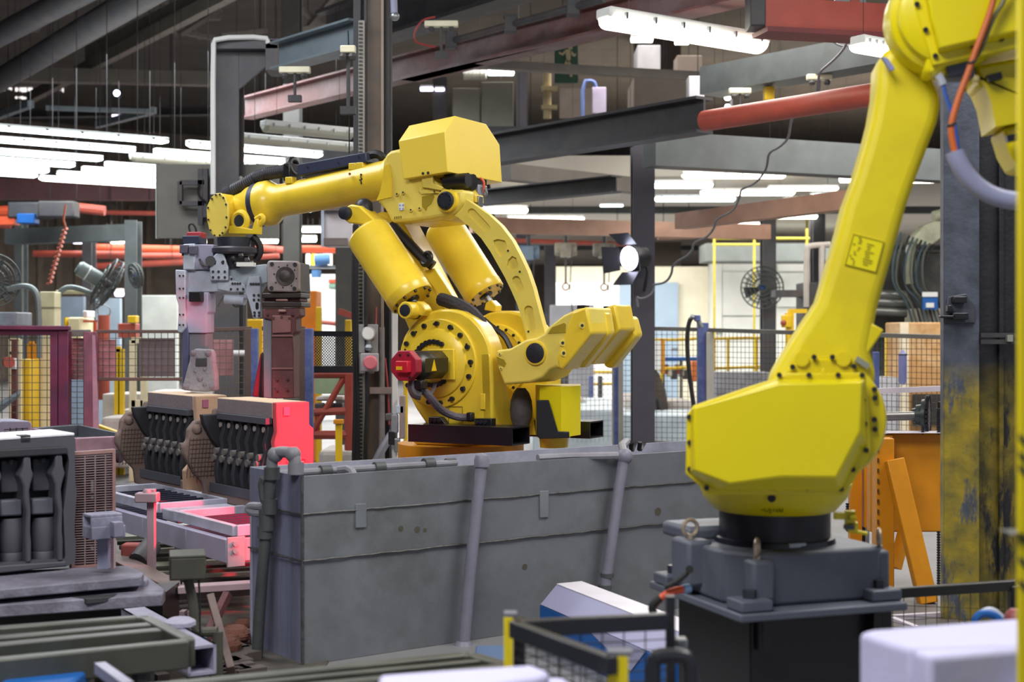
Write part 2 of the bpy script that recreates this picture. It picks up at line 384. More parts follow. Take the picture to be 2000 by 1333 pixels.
# red crane runway, upper side
rr = hbeam(1484, 58, 1800, 74, 3.5, .21, .2, REDR, 'crane_runway', sec='box'); tag(rr, 'bright red box runway with dark end stop and trolley on top', 'crane')
e = Pz(1475, 57, 3.5); M().box(e + Z * .12, (.11, .24, .24)).build('end_stop', DARK, rr, bev=.01)
M().bar(Pz(1484, 58, 3.5) - Z * .02, Pz(1800, 74, 3.5) - Z * .02, .28, .035).build('bottom_flange', mat('deep_red', '6A2A2C', .55), rr)
c = Pz(1660, 40, 3.8); tr_ = M().box(c + Z * .03, (.9, .22, .16)).build('trolley', mat('deep_red', ''), rr, bev=.01)
M().box(c + Vector((-.03, -.13, .1)), (.24, .03, .1)).build('switch_plate', GALV, rr); M().cyl(c + Vector((0, -.14, .11)), c + Vector((0, -.18, .11)), .035).build('knob', REDR, rr)
M().box(c + Vector((-.5, -.05, .03)), (.16, .2, .14)).cyl(c + Vector((-.5, -.16, 0)), c + Vector((-.5, -.13, 0)), .04).build('wheel_block', RUSTEEL, rr, bev=.01)
rt = hbeam(1376, 257, 1790, 195, 3.0, .17, .17, REDR, 'crane_rail', sec='tube'); tag(rt, 'red round rail carrying on from the big dark beam', 'rail')
# further red rails far behind
def rail(ax, ay, bx, by, Y, th, lab, mt=REDR):
    a, b = P(ax, ay, Y), P(bx, by, Y + .01); r = thing('red_rail', lab, 'rail', a.lerp(b, .5)); M().cyl(a, b, th / 2800 * Y / 2, n=10).build('tube', mt, r)
    for f in (.15, .85): c = a.lerp(b, f); M().cyl(c, Vector((c.x, c.y, 7.5)), .005, n=4).build('hanger', BLK, r)
ORR = mat('orange_red_rail', 'D0512E', .5, var=.1)
rail(-30, 415, 120, 408, 19, 22, 'orange-red rail at the far edge below the stacked tubes, thickest of its bundle', ORR)
rail(140, 405, 205, 412, 18.5, 20, 'short red rail with pale round end cap below the lamps')
rail(195, 415, 308, 417, 21, 9, 'thin red rail running behind the grey panel')
rail(66, 496, 245, 497, 22.5, 13, 'straight red rail held by a white hanger beside the orange coil hose')
rail(178, 484, 360, 488, 24, 15, 'orange-red rail running just above its red neighbours behind the gripper motor', ORR)
rail(183, 500, 360, 500, 23, 12, 'red rail behind the second column and the gripper motor')
rail(190, 520, 362, 512, 21, 13, 'sloping pale red rail behind the tilted fan')
rail(500, 484, 560, 490, 23, 14, 'short visible red rail between gripper and dark column')
rail(500, 503, 545, 500, 22, 10, 'lower short red rail between gripper and dark column')
rail(590, 487, 668, 488, 22, 15, 'orange rail behind the slotted duct above the blue motor', ORR)
rail(1000, 470, 1242, 478, 21.2, 9, 'thin red rail running over the chain hoists')
rail(1285, 462, 1356, 460, 20, 15, 'dull red rail with end buffer near the festoon cable', mat('rust_orange_beam', ''))
rail(-20, 375, 308, 381, 26, 10, 'dull maroon rail under the cool lamps', mat('dull_maroon', ''))
rail(-20, 438, 22, 443, 20, 12, 'red rail end under the blue trolley')
t = thing('hoist_trolley', 'dark trolley with blue box on the orange-red rail', 'hoist', P(75, 420, 18))
M().box(P(60, 412, 18), (.5, .25, .2)).box(P(115, 410, 17.8), (.45, .25, .2)).build('carriage', DARK, t, bev=.02)
M().box(P(55, 428, 17.9), (.22, .2, .12)).build('blue_box', CBLUE, t, bev=.01); M().box(P(18, 432, 18), (.2, .2, .1)).build('orange_box', ORR, t)
# ---------------- fluorescent lamps: one model, copied
def lamp_model(lit, name, lab):
    t = thing(name, lab, 'lamp', (0, 0, 0), 'fluorescent tubes under the roof')
    M().box((0, 0, .035), (1, .11, .05)).build('housing', WHITE, t, bev=.01)
    n = 8; pr = [(math.cos(math.pi + math.pi * i / n) * .07, math.sin(math.pi + math.pi * i / n) * .05) for i in range(n + 1)]
    L = []
    for x, s in ((-.5, .5), (-.47, 1), (.47, 1), (.5, .5)): L.append([Vector((x, a * s, b * s + .012)) for a, b in pr])
    M().loft(L).build('diffuser', lit, t)
    M().cyl((-.35, 0, .05), (-.35, 0, 4.2), .0022, n=4).build('hanger', BLK, t); M().cyl((.35, 0, .05), (.35, 0, 4.2), .0022, n=4).build('hanger', BLK, t)
    c = M()
    for x in (-.42, -.25, -.08, .08, .25, .42): c.box((x, .068, .02), (.012, .014, .03)).box((x, -.068, .02), (.012, .014, .03))
    c.build('clips', STEEL, t)['kind'] = 'stuff'
    return t
used = {}
def lamp(x0, y0, x1, y1, lab, mt='w', z=3.3, Y=None, th=None):
    if Y and x0 > 910 and y0 > 355: Y = min(Y, 1.76 * 2800 / (650 - y0))
    a = Pz(x0, y0, z) if Y is None else P(x0, y0, Y); b = Pz(x1, y1, z) if Y is None else P(x1, y1, Y)
    if Y is None: # keep the tube level and along the hall's grid
        cpt = Pz((x0 + x1) / 2, (y0 + y1) / 2, z); s = (x1 - x0) / F * cpt.y / (U.x - cpt.x / cpt.y * U.y); d = U
    else:
        cpt = (a + b) / 2; d = (b - a); s = d.length; d.normalize()
    lit = dict(w=LITW, y=LITY, v=LITV, u=UNLIT)[mt]
    k = th or 1
    if mt not in used:
        used[mt] = lamp_model(lit, 'fluorescent_lamp', lab); t = used[mt]; t.location = cpt
    else: t = dup(used[mt], cpt, lab)
    t['label'] = lab; t.rotation_euler = (0, 0, math.atan2(d.y, d.x)); t.scale = (s, k, k)
B = ' of the bank of cool tubes over the left side'
lamp(-90, 251, 337, 270, 'highest and longest glowing tube' + B, 'w', th=.72)
lamp(-120, 273, 271, 287, 'second highest glowing tube' + B, 'w', th=.72)
lamp(-150, 294, 206, 305, 'third highest glowing tube' + B, 'w', th=.72)
lamp(-150, 310, 150, 318, 'fourth highest glowing tube' + B, 'w', th=.72)
lamp(-150, 324, 98, 330, 'fifth highest glowing tube' + B, 'w', th=.72)
lamp(-150, 335, 75, 339, 'lowest glowing tube' + B, 'w', th=.72)
lamp(80, 354, 320, 359, 'lowest glowing tube of the cluster cut by the grey panel', 'y', th=.75)
lamp(115, 345, 335, 350, 'second lowest glowing tube of the cluster cut by the grey panel', 'y', th=.75)
lamp(162, 336, 340, 340, 'third lowest glowing tube of the cluster cut by the grey panel', 'y', th=.75)
lamp(207, 327, 380, 331, 'highest glowing tube of the cluster cut by the grey panel', 'y', th=.75)
lamp(305, 305, 558, 311, 'glowing tube behind the grey column, lower of the pair', 'y', th=.8)
lamp(369, 290, 632, 297, 'glowing tube behind the grey column, upper of the pair', 'y', th=.8)
lamp(258, 316, 500, 321, 'unlit pale tube under the pair behind the grey column', 'u')
lamp(465, 276, 692, 286, 'unlit pale tube over the pair behind the grey column', 'u')
lamp(515, 254, 690, 261, 'grey unlit tube above all others near the slotted duct', 'u', th=1.2)
lamp(1185, 52, 1497, 82, 'largest warm glowing tube, hung below the red runway', 'y', z=3.5, th=1.5)
lamp(1675, 93, 1750, 100, 'short glowing tube peeking out beside the robot elbow', 'y', th=1.2)
lamp(1332, 341, 1534, 347, 'glowing tube directly under the wide grey-green beam', 'y', Y=15, th=.8)
lamp(1203, 358, 1392, 366, 'cool tube below the dark post head, topmost of three', 'w', Y=18)
lamp(1368, 374, 1552, 379, 'bright tube crossed by the festoon cable', 'y', Y=19)
lamp(1278, 386, 1436, 391, 'cool tube lowest beside the dark post', 'w', Y=20)
lamp(1500, 366, 1637, 371, 'thin glowing tube ending at the robot arm', 'y', Y=21, th=.7)
lamp(1583, 380, 1665, 386, 'glowing tube half behind the robot arm', 'w', Y=21)
lamp(1530, 392, 1558, 393, 'small glowing lamp under the robot arm tube', 'y', Y=23)
lamp(1563, 391, 1592, 391, 'small glowing lamp right next to its twin near the robot arm', 'y', Y=23)
lamp(1517, 425, 1596, 421, 'glowing tube over the yellow mezzanine rail', 'y', Y=22)
lamp(1440, 440, 1486, 436, 'little glowing tube over the mezzanine beside the fan column', 'y', Y=23)
lamp(1780, 350, 1831, 352, 'glowing tube between robot arm and yellow-footed column', 'y', Y=15)
lamp(1640, 350, 1690, 350, 'glowing tube stub on the near side of the robot arm', 'y', Y=15)
lamp(920, 410, 1031, 412, 'glowing tube beside the curved robot link, upper one', 'y', Y=18)
lamp(990, 426, 1141, 430, 'long glowing tube beside the curved robot link', 'y', Y=19)
lamp(960, 437, 1080, 436, 'glowing tube beside the curved robot link, lowest one', 'y', Y=20, th=.8)
lamp(995, 376, 1030, 377, 'tiny glowing tube below the pale box beam', 'y', Y=22)
lamp(1085, 366, 1098, 367, 'tiny round glow below the pale box beam', 'y', Y=24)
lamp(1103, 366, 1125, 366, 'tiny glowing tube beside the round glow below the box beam', 'y', Y=24)
lamp(1172, 401, 1217, 402, 'faint tube low beside the dark post', 'w', Y=24, th=.5)
lamp(953, 139, 1004, 142, 'glowing tube over the grey mezzanine panels', 'w', Y=20, th=1.3)
lamp(905, 152, 950, 146, 'dim cream tube joining the lit one over the mezzanine', 'u', Y=20, th=1.3)
lamp(821, 173, 846, 174, 'violet-white glowing oval near the dark column top', 'v', Y=24)
lamp(850, 174, 868, 175, 'violet-white glowing bar near the dark column top', 'v', Y=24, th=.8)
lamp(1232, 76, 1275, 78, 'small lamp hung below the largest warm tube', 'y', Y=18)
lamp(1318, 82, 1345, 83, 'second small lamp below the largest warm tube', 'y', Y=18, th=.8)
lamp(580, 449, 632, 449, 'glowing tube beside the white steel box on the column', 'y', Y=22)
lamp(572, 468, 618, 468, 'lower glowing tube beside the white steel box on the column', 'y', Y=22)
lamp(585, 409, 608, 410, 'tiny glowing tube under the robot forearm', 'y', Y=24)
lamp(506, 470, 543, 471, 'small glowing tube between robot wrist and dark column', 'y', Y=22)
lamp(144, 471, 163, 472, 'tiny glowing lamp next to the grey post over the red rail', 'v', Y=26, th=1.2)
lamp(179, 469, 186, 470, 'round glowing dot between two posts', 'v', Y=26, th=1.2)
lamp(200, 464, 244, 463, 'small glowing tube near the second post, upper', 'y', Y=26)
lamp(216, 472, 242, 472, 'small glowing tube near the second post, lower', 'y', Y=26)
lamp(226, 573, 240, 574, 'round bright glow beside the tilted fan', 'v', Y=24, th=1.3)
lamp(218, 226, 243, 226, 'violet-white small lamp high above the cool tube bank', 'v', Y=24, th=.5)
lamp(318, 487, 352, 487, 'small glowing tube over the gripper motor', 'v', Y=24, th=.6)
lamp(382, 472, 402, 473, 'small glowing tube behind the gripper red plug', 'y', Y=22)
t = thing('high_bay_lamp', 'round blue-white high lamp over the cool tube bank', 'lamp', P(228, 182, 26))
M().lathe(P(228, 182, 26), (0, 1, 0), [(0, .06), (.1, .09), (.2, .04)]).build('shade', DARK, t); M().lathe(P(228, 182, 25.97), (0, -1, 0), [(0, .055), (.02, .04)]).build('bulb', emit('blue_white', 'C8D8FF', 12), t)
# ---------------- stage-type spotlight on the violet-grey column
t = thing('spotlight', 'blazing blue-white spotlight with black barn doors on the dark post', 'lamp', P(1232, 505, 13.8))
c = P(1229, 505, 13.7); dn = Vector((-.75, -.65, -.1)).normalized(); sx = dn.cross(Z).normalized(); sz = sx.cross(dn)
M().lathe(c, -dn, [(0, .125), (.05, .13), (.2, .1), (.25, .03)]).build('housing', BLK, t)
M().lathe(c + dn * .002, dn, [(0, .115), (.015, .1), (.02, .03)]).build('lens', emit('spot_lens', 'DDE0FF', 22), t)
for a, b in ((sx, sz), (-sx, sz), (sz, sx), (-sz, sx)):
    p = c + a * .13; q = c + a * .24 + dn * .12
    M().hexa([p - b * .11, p + b * .11, q + b * .13, q - b * .13], [p - b * .11 + a * .006, p + b * .11 + a * .006, q + b * .13 + a * .006, q - b * .13 + a * .006]).build('barn_door', BLK, t)
M().tube([c - dn * .2, c - dn * .25 - Z * .15, Vector((X_(1258, 14), 13.98, c.z - .3))], .015).build('bracket', BLK, t)
# festoon cable
fc = [(1660, 66), (1650, 95), (1625, 121), (1601, 140), (1599, 157), (1594, 189), (1573, 210), (1548, 228), (1543, 245), (1541, 270), (1524, 287), (1501, 298), (1499, 322), (1494, 336), (1475, 360), (1447, 369), (1445, 385), (1433, 413), (1398, 427), (1396, 445), (1380, 465), (1354, 473), (1352, 495), (1314, 515), (1312, 536), (1300, 553), (1275, 557)]
tag(M().tube([P(x, y, 11.5 + 2.2 * i / 26) for i, (x, y) in enumerate(fc)], .011, 6, 2).build('festoon_cable', mat('grey_cable', '6A6A6E', .5)), 'long grey cable sagging in loops from the red runway', 'cable')
tag(M().tube([P(x, y, 13.7) for x, y in [(1278, 560), (1275, 572), (1262, 582), (1248, 584), (1243, 578), (1246, 600)]], .011, 6, 2).build('spotlight_cable', mat('grey_cable', '')), 'short looped cord hanging on the dark post under the spotlight', 'cord')
tag(M().tube([P(x, y, 12) for x, y in [(1615, 68), (1630, 85), (1650, 92), (1690, 80)]], .008, 6, 2).build('lamp_cable', mat('grey_cable', '')), 'thin cord drooping from red runway to the short lamp', 'cord')
# ---------------- middle-distance walls and boxes
def bg(name, lab, cat, x0, y0, x1, y1, Y, d, mt, bev=.01, zb=None):
    a = Vector((X_(x0, Y), Y, Z_(y1, Y) if zb is None else zb)); b = Vector((X_(x1, Y), Y + d, Z_(y0, Y)))
    o = M().bb(a, b).build(name, mt, bev=bev, smooth=0)
    return tag(o, lab, cat)
def sub(o, name, x0, y0, x1, y1, Y, d, mt, bev=.004):
    return M().bb((X_(x0, Y), Y - d, Z_(y1, Y)), (X_(x1, Y), Y, Z_(y0, Y))).build(name, mt, o, bev=bev, smooth=0)
wi = struct(M().bb((X_(1080, 27), 27, 0), (X_(1388, 27), 27.2, Z_(521, 27))).build('wall_middle', CREAM, smooth=0))
w2 = struct(M().bb((X_(1386, 26.8), 26.8, 0), (X_(1660, 26.8), 27.0, Z_(516, 26.8))).build('wall_partition', mat('grey_white_panel', 'C2C4BE', .7, var=.05, dirt='A0A29A', amt=.3, dscale=.5), smooth=0))
for x0, y0, x1, y1 in [(1386, 516, 1410, 650), (1411, 516, 1490, 530), (1411, 531, 1490, 617), (1411, 619, 1490, 660), (1518, 516, 1600, 531), (1518, 533, 1600, 600)]:
    sub(w2, 'panel', x0, y0, x1, y1, 26.78, .03, mat('grey_white_panel', ''))
for n, (x0, x1, y0) in enumerate([(1210, 1236, 552), (1279, 1324, 552)]):
    d = struct(M().bb((X_(x0, 26.9), 26.86, 0), (X_(x1, 26.9), 26.95, Z_(y0, 26.9))).build('door_%d' % (n + 1), BLUED, smooth=0))
    M().box((X_(x1 - 6, 26.9), 26.84, 1.05), (.12, .03, .03)).build('door_handle', STEEL, d)
o = bg('white_cabinet', 'big white cabinet against the cream partition behind the robot arm', 'cabinet', 1085, 553, 1209, 640, 25, .5, WHITE, zb=0)
for x in (1085, 1126, 1168): sub(o, 'door', x + 1, 556, x + 40, 640, 24.98, .02, WHITE)
bg('grey_screen', 'flat grey sheet standing before the white cabinet', 'panel', 1074, 596, 1160, 680, 21, .06, mat('sheet_grey', 'A0A0A6', .6), zb=0)
struct(M().bb((X_(870, 17.5), 17.5, Z_(258, 18) - .12), (X_(1240, 23), 23, Z_(258, 18))).build('mezzanine_slab', DARK, smooth=0))
struct(M().bb((X_(955, 17.4), 17.4, 3.25), (14, 40, 3.5)).build('mezzanine_slab', mat('slab_soffit', 'B8B0A4', .8, var=.08, scale=.8), smooth=0))
for i in (1, 5): struct(M().bb((-.2, 19.2 + i * 2.4, 3.15), (14, 19.35 + i * 2.4, 3.25)).build('soffit_beam', BEAMG, smooth=0))
# mezzanine boxes in the upper half
bg('duct_panel', 'pair of tall greenish grey panels over the yellow motor cover', 'panel', 884, 172, 938, 262, 18, .4, mat('panel_olive', '7C7C72', .6, var=.08))
bg('duct_panel', 'wider greenish grey panel with a seam, beside its narrow twin', 'panel', 940, 160, 1003, 256, 18, .4, mat('panel_olive', ''))
bg('brown_board', 'brownish board leaning behind the exit sign', 'board', 1092, 172, 1160, 232, 22, .1, mat('brown_panel', ''))
bg('curtain_strip', 'lavender white hanging sheet beside a blue pipe frame', 'sheet', 1157, 170, 1184, 222, 19, .04, mat('lavender_white', 'CFC4E0', .7))
tag(M().tube([P(1138, 230, 18.9), P(1138, 158, 18.9), P(1160, 158, 18.9), P(1164, 170, 18.9)], .025, 8, 1).build('pipe_frame', mat('pale_blue_pipe', '6E86C8', .5)), 'bent light blue pipe next to the lavender sheet', 'pipe')
t = thing('vent_stack', 'cream vertical pipe with clamps left of the exit sign', 'pipe', P(1070, 230, 18))
M().cyl(P(1069, 232, 18), P(1069, 140, 18), .05).build('pipe', mat('cream_pipe', 'B8A882', .6), t)
for y in (173, 210): M().box(P(1073, y, 17.95), (.2, .1, .05)).build('clamp', mat('cream_pipe', ''), t)
GRN = mat('exit_green', '1E4A34', .5, var=.1)
t = thing('exit_sign', 'green emergency exit sign with running figure behind the thin beam', 'sign', P(1106, 160, 17))
M().bb(P(1083, 162, 17), P(1129, 84, 17.06)).build('board', GRN, t, bev=.01); M().bb(P(1098, 85, 17.01), Vector((X_(1100, 17), 17.05, 7.5))).build('hanger', DARK, t); M().bb(P(1114, 85, 17.01), Vector((X_(1116, 17), 17.05, 7.5))).build('hanger', DARK, t)
ES = mat('exit_cream', 'B0A282', .6)
fg = M(); pl = Plane(P(1106, 120, 16.99), (0, -1, 0))
for lp in [[(1110, 88), (1118, 88), (1118, 96), (1110, 96)], [(1104, 97), (1116, 97), (1114, 118), (1106, 118)], [(1104, 98), (1098, 104), (1092, 101), (1091, 105), (1099, 109), (1106, 103)], [(1115, 98), (1122, 106), (1126, 104), (1124, 110), (1120, 111), (1113, 104)], [(1106, 116), (1101, 128), (1091, 130), (1091, 135), (1104, 134), (1111, 120)], [(1110, 116), (1117, 128), (1118, 150), (1113, 150), (1112, 130), (1107, 120)]]:
    fg.prism(pl.loop(lp), (0, -.01, 0))
fg.build('running_figure', ES, t)
bg('mezzanine_cabin', 'wide brown-grey cabin wall above the main dark beam', 'cabin', 1238, 150, 1352, 262, 18, 1.0, mat('cabin_brown', '7A7068', .7, var=.08))
bg('mezzanine_box', 'grey box on top of the brown-grey mezzanine cabin', 'box', 1245, 88, 1290, 149, 19.2, .6, mat('sheet_grey', ''))
bg('mezzanine_box', 'brownish box behind the largest warm tube', 'box', 1322, 108, 1372, 149, 18.6, .4, mat('cabin_brown', ''))
bg('grey_locker', 'small grey wall box above the main dark beam', 'box', 1345, 148, 1376, 190, 14, .2, mat('sheet_grey', ''))
bg('yellow_box', 'yellow box with white cap on the beam over the red rail', 'box', 1494, 168, 1513, 196, 13, .12, YRAIL)
t = thing('twin_lamp', 'two stacked tiny lamps beside the grey sensor bar', 'lamp', P(1421, 190, 14)); M().ball(P(1421, 190, 14), .035, 10).build('bulb', LITY, t); M().ball(P(1421, 209, 14), .03, 10).build('bulb', LITY, t); M().cyl(P(1428, 172, 14.05), P(1428, 216, 14.05), .015).build('bracket', DARK, t)
# steel panel on the grey column behind the wrist
t = thing('steel_screen', 'flat grey steel panel with bracket fixed on the column behind the wrist', 'panel', P(425, 465, 11.8))
M().bb(P(306, 466, 12.3), P(546, 322, 12.34)).build('sheet', mat('sheet_grey_dark', '77756F', .6, metal=.2, var=.08), t, bev=.004)
M().bb(P(304, 466, 12.28), P(308, 322, 12.33)).build('edge_trim', mat('cool_white', 'C8D8D4', .5), t)
fr = M()
for a, b in (((352, 355), (352, 400)), ((352, 357), (400, 357)), ((352, 398), (400, 398)), ((392, 330), (392, 440)), ((402, 330), (402, 425))): fr.bar(P(a[0], a[1], 12.2), P(b[0], b[1], 12.2), .04, .05, up=Vector((0, 1, 0)))
fr.build('bracket_frame', RUSTEEL, t)
for x, y in ((392, 345), (392, 424), (470, 348)): M().cyl(P(x, y, 12.18), P(x, y, 12.28), .018, n=10).build('bolt', mat('bright_bolt', 'E8E8E4', .3, metal=.6), t)
M().tube([P(x, y, 12.15) for x, y in [(390, 360), (386, 372), (390, 385), (402, 394)]], .01, 6, 2).build('cable', RUB, t)
# white steel box on the slotted column's far side
t = thing('junction_cabinet', 'white steel box with brown straps behind the near balancer cylinder', 'cabinet', P(660, 480, 11.5))
M().bb(P(628, 480, 11.5), P(694, 393, 11.8)).build('body', mat('pale_box', 'C6C0C4', .5), t, bev=.006)
M().bb(P(627, 482, 11.47), P(634, 393, 11.5)).build('edge', LAVW, t)
for y in (404, 472): M().bb(P(632, y + 8, 11.42), P(680, y - 6, 11.48)).build('strap', mat('brown_grey', '6E625E', .6), t, bev=.003)
# ---------------- fans
def fan(x, y, Y, Rp, n, lab, stand=None, motor=True):
    c = P(x, y, Y); r = Rp / 2800 * Y; n = Vector(n).normalized(); t = thing('industrial_fan', lab, 'fan', c)
    g = M(); WM = mat('fan_wire', '4E5250', .5, metal=.3)
    for k, off in ((1, 0), (1, -.12), (.8, .05), (.6, .075), (.4, .09), (.2, .1), (.7, -.17), (.45, -.19)): g.torus(c + n * off * r * 2.2, n, r * k, .008, 28, 5)
    a, b = g._fr(n)
    for i in range(24):
        e = a * math.cos(i * math.pi / 12) + b * math.sin(i * math.pi / 12)
        g.tube([c + e * r * .1 + n * .22 * r, c + e * r * .6 + n * .16 * r, c + e * r, c + e * r - n * .26 * r, c + e * r * .4 - n * .42 * r], .005, 4)
    g.build('guard', WM, t)['kind'] = 'stuff'
    for i in range(3):
        an = i * 2.094 + .4; e = a * math.cos(an) + b * math.sin(an); f = n.cross(e)
        M().prism([c + e * r * .12 - f * r * .1 + n * r * .06, c + e * r * .85 - f * r * .32 + n * r * .1, c + e * r * .9 + f * r * .18 - n * r * .08, c + e * r * .14 + f * r * .1 - n * r * .06], n * .008).build('blade', mat('fan_blade', '4A4E50', .5), t)
    M().lathe(c + n * r * .05, -n, [(0, r * .14), (.02, r * .17), (r * .3, r * .17)]).build('hub', CBLUE if not motor else RUSTEEL, t)
    if motor:
        mm = M().lathe(c - n * r * .35, -n, [(0, r * .26), (r * .12, r * .29), (r * .9, r * .29), (r * 1.0, r * .2)]).build('motor', mat('motor_grey', '7A8484', .45, metal=.3), t)
        M().lathe(c - n * r * .9, -n, [(0, r * .3), (r * .05, r * .3)]).build('motor_band', WHITE, t)
    if stand: M().tube([P(*q) for q in stand], .028, 8, 2).build('stand', mat('motor_grey', ''), t)
fan(214, 558, 14.5, 52, (.80, .34, -.5), 'big floor fan tilted up beside the second grey post, motor towards us', [(180, 574, 14.4), (150, 562, 14.5), (125, 562, 14.5), (112, 580, 14.5), (110, 700, 14.5)])
fan(-14, 548, 13.5, 52, (.35, -.9, 0), 'fan at the edge of view above the red fence, only half its guard showing', [(15, 566, 13.5), (45, 558, 13.5), (68, 564, 13.5), (76, 590, 13.5), (77, 700, 13.5)], motor=False)
fan(1489, 562, 19.6, 41, (-.1, -1, 0), 'wall fan with spoked guard in front of the brown column', motor=False)
fan(268, 538, 16.6, 24, (.7, .6, .2), 'small fan behind the second grey post', motor=False)
# hoists
def hoist(x, y, Y, lab, mt):
    c = P(x, y, Y); t = thing('chain_hoist', lab, 'hoist', c)
    M().cyl(c - Vector((.16, 0, 0)), c + Vector((.16, 0, 0)), .1, n=14).box(c + Vector((0, 0, -.02)), (.16, .24, .2)).build('motor_body', mt, t, bev=.01)
    M().cyl(c + Z * .1, c + Z * .28, .03, n=8).box(c + Z * .28, (.2, .1, .06)).build('trolley', DARK, t)
    M().cyl(c - Z * .1, c - Z * .5, .014, n=6).build('chain', DARK, t); M().torus(c - Z * .55, (0, 1, 0), .05, .014, 12, 6).build('hook', mat('hook_brass', '9A7A4A', .5), t)
    M().tube([c + Vector((.08, -.05, -.08)), c + Vector((.06, -.05, -.6)), c + Vector((.12, -.05, -1.1))], .008, 5).build('pendant_cable', RUB, t)
hoist(1032, 493, 21, 'blue-grey chain hoist nearest the curved robot link', mat('hoist_blue', '7088A0', .5, dirt='555A60', amt=.4))
hoist(1105, 487, 21, 'chain hoist with pale blue end and brass hook, middle of three', mat('hoist_beige', 'A8A090', .5, dirt='55504A', amt=.4))
hoist(1180, 488, 21, 'dusty grey chain hoist next to the blazing spotlight', mat('hoist_grey', '8A867E', .6, dirt='5A564E', amt=.4))
# ---------------- wire fences
def fence(name, lab, x0, y0, Y0, x1, y1, Y1, yb, step, frame, wire, posts=(), wt=.0045, topw=.04, group=None, botrail=True):
    a, b = P(x0, y0, Y0), P(x1, y1, Y1); zb = Z_(yb, Y0); t = thing(name, lab, 'fence', Vector((a.x, a.y, 0)), group)
    d = b - a; L = Vector((d.x, d.y, 0)).length; m = M(); n = int(L / step)
    for i in range(1, n):
        p = a.lerp(b, i / n); m.bar(p, Vector((p.x, p.y, zb)), wt, wt, up=Vector((0, 1, 0)))
    zt = min(a.z, b.z); k = 1; nn = int((zt - zb) / step)
    for i in range(1, nn):
        z = zt - (zt - zb) * i / nn; m.bar(Vector((a.x, a.y + .004, z)), Vector((b.x, b.y + .004, z)), wt, wt)
    m.build('wire_mesh', wire, t, smooth=0)['kind'] = 'stuff'
    M().bar(a, b, topw, topw).build('rail', frame, t, bev=.004)
    if botrail: M().bar(Vector((a.x, a.y, zb)), Vector((b.x, b.y, zb)), topw, topw).build('rail', frame, t, bev=.004)
    for (f, w, mt, zt2, z0) in posts:
        p = a.lerp(b, f); M().bb((p.x - w / 2, p.y - w / 2 - .01, z0), (p.x + w / 2, p.y + w / 2, p.z + zt2)).build('post', mt, t, bev=.005)
    return t
fence('mesh_fence', 'pale wire fence section behind the robot counterweights', 1058, 712, 14.2, 1204, 700, 14.6, 868, .05, STEEL, WIREL, [(1, .09, mat('galv_post', 'A8A49C', .5), .02, 0)], topw=.03, botrail=False)
fence('mesh_fence', 'dark wire fence section between the two blue posts', 1212, 641, 14.5, 1364, 644, 14.3, 864, .05, mat('frame_grey', '6A6864', .5), WIRE, [(.0, .05, mat('galv_post', ''), .0, 0), (-.06, .045, BLUE, -.3, 0)])
fence('mesh_fence', 'long dark wire fence running behind the big robot to the steel column', 1386, 645, 14.2, 1850, 659, 12.2, 880, .05, mat('frame_grey', ''), WIRE, [(.0, .075, mat('galv_post', ''), -.02, 0), (-.035, .105, BLUE, .07, 0), (.73, .05, BLUE, -.15, .6)])
tag(M().tube([P(x, y, 14.1) for x, y in [(1366, 625), (1350, 618), (1343, 640), (1342, 680), (1346, 730), (1356, 800), (1362, 840)]], .022, 8, 2).build('air_hose', RUB), 'black hose looping down beside the taller blue post', 'hose')
t = thing('air_fitting', 'small steel valve on top of the taller blue post', 'valve', P(1362, 628, 14)); M().tube([P(1348, 618, 14), P(1362, 622, 14), P(1370, 640, 14)], .025, 8, 1).build('elbow', STEEL, t); M().box(P(1362, 622, 14), (.06, .06, .06)).build('body', BLUE, t, bev=.01)
# yellow guard rails far behind the fence
def guard(lab, pts, Y, w=6, posts=(), yb=790, mt=YRAIL):
    t = thing('guard_rail', lab, 'railing', P(pts[0][0][0], pts[0][0][1], Y)); r = w / 2800 * Y / 2
    for p in pts: M().tube([P(x, y, Y) for x, y in p], r, 8, 1).build('rail', mt, t)
    for x, y in posts: M().cyl(P(x, y, Y), Vector((X_(x, Y), Y, 0)), r, n=8).build('post', mt, t)
guard('yellow tubular guard rail with rounded end seen through the long fence', [[(1392, 662), (1480, 660), (1503, 662), (1510, 680), (1510, 720)], [(1390, 720), (1510, 716)]], 21, 6, [(1422, 662), (1478, 662), (1395, 665)])
guard('yellow guard rail behind the shorter blue post', [[(1255, 664), (1340, 664), (1385, 658)], [(1255, 722), (1345, 718)]], 20, 6, [(1258, 664), (1292, 664)])
guard('yellow guard rail low behind the robot counterweight', [[(1075, 727), (1200, 727)], [(1080, 752), (1200, 750)]], 22, 6, [(1157, 727)])
guard('yellow mezzanine rail over the cream partition', [[(1392, 466), (1600, 466)], [(1392, 478), (1500, 478)]], 24, 5, [(1395, 430), (1473, 430), (1576, 405)], mt=mat('dull_yellow', 'A89A28', .5))
struct(M().bb(P(1380, 510, 25), P(1680, 482, 26)).build('mezzanine_floor_slab', mat('mezz_grey', '5A605E', .6), smooth=0))
tag(M().tube([P(x, y, 17) for x, y in [(1575, 600), (1575, 490), (1580, 480), (1622, 478)]], .035, 8, 2).cyl(P(1605, 480, 17), P(1605, 560, 17), .035).build('grab_rail', mat('pale_pipe', 'B8B0A8', .4)), 'bent pale grab rail beside the robot arm', 'railing')
bg('dark_rack', 'dark steel rack with conveyor arm behind the robot arm', 'rack', 1570, 552, 1660, 690, 18, .5, DARK, zb=0)
tag(M().bb(P(1515, 580, 18), P(1572, 568, 18.3)).build('roller_conveyor', RUSTEEL), 'dark ribbed arm reaching from rack to column', 'conveyor')
